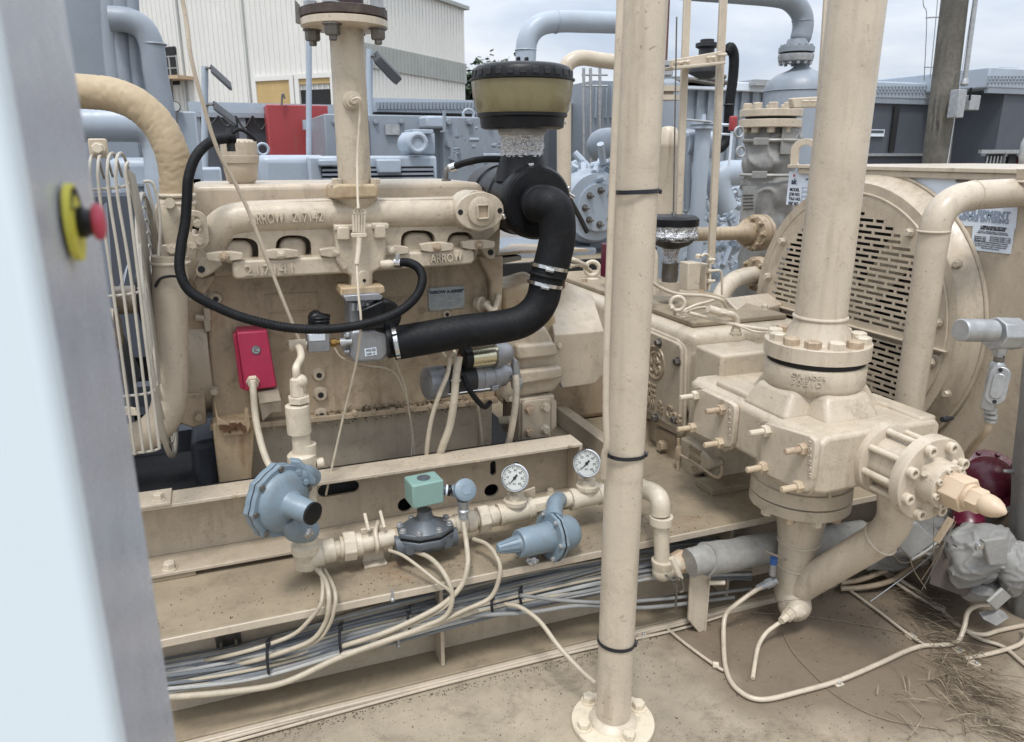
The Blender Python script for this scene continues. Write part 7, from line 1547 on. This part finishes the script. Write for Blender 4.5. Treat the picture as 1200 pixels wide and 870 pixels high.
# galvanised conduit tee and body
Yq = 1.55
t = thing('galvanised_conduit', 'galvanised steel pipe stub and hexagon tee at the right edge', 'conduit', aY(1150, 390, Yq))
a, b2 = aY(1125, 387, Yq), aY(1300, 391, Yq-.05); ax = (b2-a).normalized(); px = mp_(a)
M().lathe(a, ax, [(0, 12*px), (.004, 13.5*px), (48*px, 13.5*px)], 32).build('pipe', galv, t)
M().lathe(aY(1164, 391, Yq), ax, [(0, 20*px), (36*px, 20*px)], 8).build('tee_body', galv, t, bevel=.003); M().cyl(aY(1190, 391, Yq), b2, 14*px, n=28).build('pipe', galv, t)
q = aY(1172, 405, Yq); M().lathe(q, -Z, [(0, 9*px), (10*px, 9*px), (10.5*px, 6*px), (14*px, 6*px)], 6).build('drop_nut', galv, t)
M().cyl(aY(1171, 418, Yq), aY(1170, 428, Yq), 6*px).build('nipple', steel, t)
t = thing('conduit_fitting', 'oblong galvanised conduit body with a screwed cover hanging from the tee', 'conduit body', aY(1167, 455, Yq))
q = aY(1170, 424, Yq); M().lathe(q, -Z+X*-.07, [(0, 7*px), (3*px, 9*px), (8*px, 9*px), (60*px, 8*px), (62*px, 6*px)], 20).build('body', galv, t)
c = aY(1169, 452, Yq-.03); fn = (CAM-c).normalized(); fn.z = 0; fn.normalize(); u_ = Z.cross(fn).normalized(); v_ = (Z+X*.06).normalized()
plate(M(), c+fn*.004, u_, v_, 22*px, 48*px, .02, 10.9*px, 8).build('cover', galv, t, bevel=.003); plate(M(), c+fn*.010, u_, v_, 13*px, 32*px, .006, 6.4*px, 8).build('cover_raise', galv, t, bevel=.003)
for dz in (-20, 20): M().lathe(c+fn*.005+Z*dz*px, fn, [(0, 2.6*px), (.003, 2.4*px)], 10).build('cover_screw', darkmetal, t)
for y0, r in ((480, 7.5), (486, 8), (491, 7)): M().lathe(aY(1161, y0, Yq), -Z, [(0, r*px), (4*px, r*px)], 16).build('gland_ring', galv, t)
t = thing('clear_lead', 'dull tan sleeve curving from the conduit body down behind the cylinder head', 'cable', aY(1145, 515, 1.6)); M().tube(TP([(1160, 494, Yq), (1155, 505, 1.56), (1143, 520, 1.6), (1128, 540, 1.68)]), .0125, 12, 8).build('sleeve', tandirty, t)
# wine red valve behind the pointed cap
t = thing('wine_red_valve', 'wine red diaphragm valve bonnet with bolts behind the pointed cap', 'valve', aY(1162, 560, 1.75))
c = aY(1160, 560, 1.8); nd = (CAM-c); nd = (nd.normalized()+Z*.25+X*.35).normalized(); pz = mp_(c)
w1 = M().lathe(c-nd*.03, nd, [(0, 34*pz), (.008, 36*pz), (.02, 36*pz), (.022, 33*pz), (.024, 27*pz), (.05, 24*pz), (.08, 12*pz)], 48).build('bonnet', wine, t, ang=40); ringbolts(w1, c-nd*.008, nd, 32*pz, 10, .009, wine)
M().lathe(c-nd*.15, nd, [(0, 16*pz), (.12, 20*pz)], 28).build('neck', wine, t)
c = aY(1132, 603, 1.75); M().lathe(c, -Z+X*.1-Y*.3, [(-.06, 10*pz), (0, 14*pz), (.015, 18*pz), (.028, 18*pz), (.03, 10*pz)], 24).build('lower_body', wine, t)
for x, y in ((1127, 590), (1135, 618)): bolt(t, aY(x, y, 1.68), -Y, .011, mat=wine)
M().lathe(aY(1176, 552, 1.68), X-Y*.6, [(0, .006), (.03, .007), (.04, .004)], 10).build('vent_screw', galv, t)
# insulation blankets
def lump(name, label, c, r, seed, cat='insulation', sc=(1, 1, 1), mt=blanket, amp=.3, fr=5):
    t = thing(name, label, cat, c); m = M(); m.ball(c, r, 120, sc); c = V(c); rg = lambda p: (1-min(1, abs(mn.noise(p))*2.6))**3
    for v in m.b.verts:
        w = v.co-c; q = w.normalized(); f = mn.noise(v.co*fr*1.2+V((seed, 0, 0)))*amp*1.5+rg(V((w.x*1.0, w.y, w.z*1.6))*fr*1.3+V((0, seed, 0)))*.11+rg(V((w.z*1.4, w.x, w.y))*fr*2.6+V((seed, 2, 0)))*.07-.06
        v.co = c+w*(1+f)
    m.build('cloth', mt, t, ang=80); return t
t = thing('insulated_column', 'tall column wrapped in ribbed grey insulation cloth at the right edge', 'insulation', aY(1200, 640, 1.6))
a, b2 = aY(1212, 745, 1.65), aY(1246, 380, 1.55); P = [a.lerp(b2, k/24) for k in range(25)]
M().tube(P, lambda q: .09*(1+.18*math.sin(q*3.1)), 64, 1, True, lambda i, k: .03*math.sin(k*.9+i*.1)+.07*mn.noise(V((k*.3, i*.3, 3)))).build('cloth', blanket, t, ang=80)
t = lump('insulation_blanket', 'grey insulation blanket with a silver button draped round a pipe at lower right', aY(1150, 650, 1.62), .12, 3, sc=(1.15, .8, .85), fr=7)
q = aY(1149, 641, 1.49); M().cyl(q+Y*.01, q, .016, n=24).build('button', galv, t); M().cyl(q, q-Y*.003, .008, n=16).build('button_boss', chrome, t)
m = M(); pl_ = [aY(x, y, 1.50) for x, y in ((1153, 634), (1180, 630), (1182, 662), (1160, 664))]; m.prism(pl_, Y*.02); m.build('flap', blanket, t, bevel=.006, seg=3)
lump('insulation_blanket', 'crumpled grey blanket piece hanging below the silver button blanket', aY(1158, 690, 1.62), .07, 9, sc=(1.3, .8, .7), fr=9)
lump('insulation_blanket', 'folded grey cloth wrap between the angled branch and the head flange', aY(1080, 632, 1.9), .13, 5, sc=(1.2, .8, .62), fr=7)
lump('insulation_blanket', 'smooth grey wrap directly under the wine red valve', aY(1150, 592, 1.9), .12, 7, sc=(1.1, .8, .7), fr=5)
lump('insulation_blanket', 'dark grey blanket in the shade behind the button blanket', aY(1120, 640, 2.1), .2, 11, sc=(1.3, .8, .8), fr=5)
lump('insulation_blanket', 'grey wrapped lump just behind the lower round flange', aY(1022, 640, 2.05), .14, 13, sc=(1.2, .8, .6), fr=6)
lump('insulation_blanket', 'grey wrap bundle on the ground left of the pointed flap', aY(1050, 668, 2.15), .11, 17, sc=(1.4, .8, .6), fr=7)
lump('insulation_blanket', 'pale grey wrap hugging the foot of the right edge column', aY(1188, 664, 1.55), .085, 19, sc=(.8, .7, 1.3), fr=8)
lump('insulation_blanket', 'small grey wrap knot just under the pointed cap of the cylinder head', aY(1122, 668, 1.8), .09, 23, sc=(1.2, .8, .8), fr=8)
lump('insulation_blanket', 'grey wrapped pipe end behind the lower floor tubes at the right', aY(1092, 600, 2.2), .15, 29, sc=(1.4, .8, .6), fr=6)
t = thing('blanket_patch', 'square scuffed grey cloth patch beside the bent floor tube end', 'insulation', aY(1172, 700, 1.6)); M().prism(TP([(1158, 706, 1.5), (1176, 690, 1.5), (1186, 700, 1.52), (1168, 716, 1.5)]), Y*.012).build('patch', wrap, t, bevel=.004)
m = M().prism(TP([(1150, 720, 1.55), (1175, 716, 1.5), (1183, 724, 1.5), (1168, 734, 1.46), (1156, 728, 1.5)]), Y*.012); m.build('patch', blanket, t, bevel=.004)
t = thing('draped_flap', 'pointed grey cloth flap hanging left of the button blanket', 'insulation', aY(1110, 650, 1.65)); M().prism(TP([(1100, 632, 1.72), (1122, 640, 1.62), (1140, 690, 1.6), (1132, 700, 1.6), (1092, 686, 1.68)]), Y*.012).build('cloth', mat('brown_grey_cloth', lin(100, 92, 86), .85, var=.2, bump=.5), t, bevel=.004)
t = thing('draped_flap', 'creased olive grey flap below the head flange', 'insulation', aY(1060, 630, 1.7)); M().prism(TP([(1052, 618, 1.66), (1075, 612, 1.66), (1098, 634, 1.66), (1068, 656, 1.66), (1050, 638, 1.66)]), Y*.014).build('cloth', blanket, t, bevel=.006)
M().tube(TP([(1068, 656, 1.655), (1085, 646, 1.655), (1099, 635, 1.655)]), .004, 6).build('hem', wrap, t)
# wrapped horizontal pipe along the skid foot to the cylinder
t = thing('wrapped_drain_pipe', 'fat horizontal pipe wrapped in scuffed grey tape running under the skid edge', 'insulation', aY(870, 640, 2.02))
P = TP([(826, 655, 1.98), (850, 652, 2.0), (880, 646, 2.02), (910, 642, 2.04), (960, 634, 2.08), (1010, 626, 2.1)])
M().tube(P, .058, 32, 8, True, lambda i, k: .05*mn.noise(V((k*.3, i*.25, 4)))+.03*mn.noise(V((k*.8, i*.8, 4)))).build('wrap', wrap, t, ang=60)
M().tube(TP([(808, 660, 1.98), (818, 657, 1.98), (830, 654, 1.98)]), .05, 20, 4, True, lambda i, k: .08*mn.noise(V((k*.5, i*.9, 4)))).build('end_wrap', wrap, t, ang=50)
t = thing('tape_knot', 'frayed dark wire knot hanging from the end of the drip elbow', 'wire', aY(795, 680, 1.96))
for q in (((780, 674, 1.93), (788, 680, 1.92), (797, 678, 1.92), (801, 690, 1.92), (796, 694, 1.92), (790, 684, 1.92)), ((791, 676, 1.92), (793, 690, 1.92), (792, 710, 1.92), (795, 722, 1.93))): M().tube(TP(q), .004, 6).build('wire', steel, t)
M().tube(TP([(787, 654, 1.94), (793, 668, 1.93), (797, 678, 1.93)]), .011, 8).build('strap', tanfit, t)
t = thing('wire_tag', 'dull metal tag tied below the head flange', 'tag', aY(1108, 632, 1.5)); M().prism(TP([(1094, 634, 1.5), (1112, 606, 1.5), (1119, 610, 1.5), (1101, 638, 1.5)]), Y*.006).build('tag', tandirty, t, bevel=.002)
M().tube(TP([(1118, 606, 1.5), (1112, 625, 1.52), (1097, 660, 1.6), (1080, 692, 1.7)]), .0018, 5).build('wire', galv, t)
M().tube(TP([(1094, 600, 1.5), (1094, 640, 1.55), (1090, 652, 1.6), (1060, 676, 1.7), (1020, 705, 1.72)]), .002, 5).build('wire', galv, t)
# dry grass and litter on the concrete
rnd = random.Random(21); straw = mat('dry_straw', lin(138, 125, 104), .8, var=.3, scale=40); twig = mat('brown_twig', lin(92, 78, 62), .85, var=.4, scale=40)
for mt_, n_, kk, nm in ((twig, 210, 1, 'dead_grass'), (straw, 120, 2, 'dry_straw')):
    m = M()
    for i in range(n_):
        f = rnd.random()**.9; x = 1045+110*f+rnd.gauss(0, 6+14*f); y = 672+185*f+rnd.gauss(0, 5+6*f); p = aZ(x, y, .004+rnd.random()*.02)
        a = math.atan2(-1, .45)+rnd.gauss(0, .5); l = rnd.uniform(.04, .16)*(1.25 if kk == 2 else 1); d = V((math.cos(a), math.sin(a), 0)); b_ = rnd.uniform(-.4, .4); e = V((-d.y, d.x, 0))
        m.tube([p, p+d*l*.5+e*l*.1*b_+Z*rnd.uniform(0, .02), p+d*l+e*l*b_*.5+Z*rnd.uniform(-.0, .015)], rnd.uniform(.0006, .0013), 4, 2)
    o = m.build(nm, mt_); tag(o, 'brown dead grass caught along the floor tubes at lower right' if kk == 1 else 'pale straw stalks scattered over the dead grass at lower right', 'dead grass', kind='stuff')
t = thing('straw_stalk', 'long thin straw bending across the concrete under the drip pipe', 'straw')
for q in (((917, 741), (930, 765), (955, 792), (985, 818), (1035, 842), (1110, 856)), ((1010, 706), (1060, 735), (1070, 742)), ((880, 718), (940, 722), (1010, 732), (1070, 745))): M().tube([aZ(x, y, .006) for x, y in q], .0016, 5, 8).build('stalk', straw, t)
for q in (((1040, 640, 1.7), (1060, 660, 1.7), (1100, 640, 1.65)), ((1065, 650, 1.75), (1072, 670, 1.72), (1085, 690, 1.7)), ((1080, 680, 1.7), (1096, 655, 1.66), (1120, 612, 1.6))): M().tube(TP(q), .0018, 5, 6).build('stalk', straw, t)
m = M()
for i in range(420):
    x, y = rnd.uniform(420, 1190), rnd.uniform(690, 868); p = aZ(x, y, .0015)
    if p.y > 2.0: continue
    r = rnd.uniform(.0006, .0018); a = rnd.random()*3; d = V((math.cos(a), math.sin(a), 0)); e = V((-d.y, d.x, 0)); m.obox(p+Z*r*.3, d, e, Z, r*rnd.uniform(1.5, 5), r*1.3, r)
o = m.build('grit', twig); tag(o, 'dark grit and crumbs scattered over the concrete', 'grit', kind='stuff')
m = M()
for i in range(260):
    x, y = rnd.uniform(200, 700), 0; xx = rnd.uniform(-.3, 1.6); yy = rnd.choice((rnd.uniform(2.085, 2.2), rnd.uniform(2.09, 2.35))); p = V((xx, yy, .3715)); r = rnd.uniform(.0006, .0018); m.box(p-V((r, r, r*.3)), p+V((r, r, r*.7)))
o = m.build('rust_flakes', MATS['rust_scale']); tag(o, 'rusty flakes lying on the skid deck edge', 'rust flakes', kind='stuff')

# dirt packed along the skid foot, pebbles, and long curled straws
rnd = random.Random(77); soil = mat('dark_soil', (.13, .1, .07), .95, var=.5, scale=30, bump=.6); pebble = mat('pale_pebble', lin(150, 140, 124), .9, var=.3, scale=30)
for mt_, nm, n_, lab in ((soil, 'soil_crumbs', 1500, 'brown dirt packed along the foot of the skid'), (pebble, 'pebbles', 260, 'small pale pebbles scattered on the concrete')):
    m = M()
    for i in range(n_):
        if nm == 'soil_crumbs' and i < 1050: p = V((rnd.uniform(-.3, 2.7), 2.03-abs(rnd.gauss(0, .015)), .001)); r = rnd.uniform(.0008, .003)
        elif nm == 'soil_crumbs': p = aZ(rnd.gauss(1075, 55), rnd.gauss(700, 34), .001); r = rnd.uniform(.001, .005)
        else: p = V((rnd.uniform(.3, 2.6), rnd.uniform(1.35, 2.02), .001)); r = rnd.uniform(.0008, .0036)
        q = [V((rnd.uniform(.6, 1.3)*r*a, rnd.uniform(.6, 1.3)*r*b, 0)) for a, b in ((1, 0), (.3, 1), (-1, .2), (-.2, -1))]; tp_ = Z*r*rnd.uniform(.5, 1.1)
        m.add([p+w for w in q]+[p+w*.5+tp_ for w in q], [(0, 1, 5, 4), (1, 2, 6, 5), (2, 3, 7, 6), (3, 0, 4, 7), (4, 5, 6, 7)])
    o = m.build(nm, mt_); tag(o, lab, 'dirt' if mt_ is soil else 'pebbles', kind='stuff')
m = M()
for i in range(46):
    x, y = rnd.gauss(1100, 38), rnd.uniform(770, 866); p = aZ(x, y, .008); a = rnd.uniform(0, 6.28); l = rnd.uniform(.05, .17); d = V((math.cos(a), math.sin(a), 0)); e = V((-d.y, d.x, 0)); b_ = rnd.uniform(-.5, .5); w = rnd.uniform(.0012, .003)
    P = catmull([p, p+d*l*.4+e*l*b_*.2+Z*.02, p+d*l*.8+e*l*b_*.7+Z*.012, p+d*l+e*l*b_], 4); k = len(P)
    m.add([v-e*w*(1-i_/k) for i_, v in enumerate(P)]+[v+e*w*(1-i_/k)+Z*.001 for i_, v in enumerate(P)], [(j, j+1, k+j+1, k+j) for j in range(k-1)])
o = m.build('straw_blades', straw); tag(o, 'flat pale straw blades curled over the dead grass near the bottom edge', 'dead grass', kind='stuff')
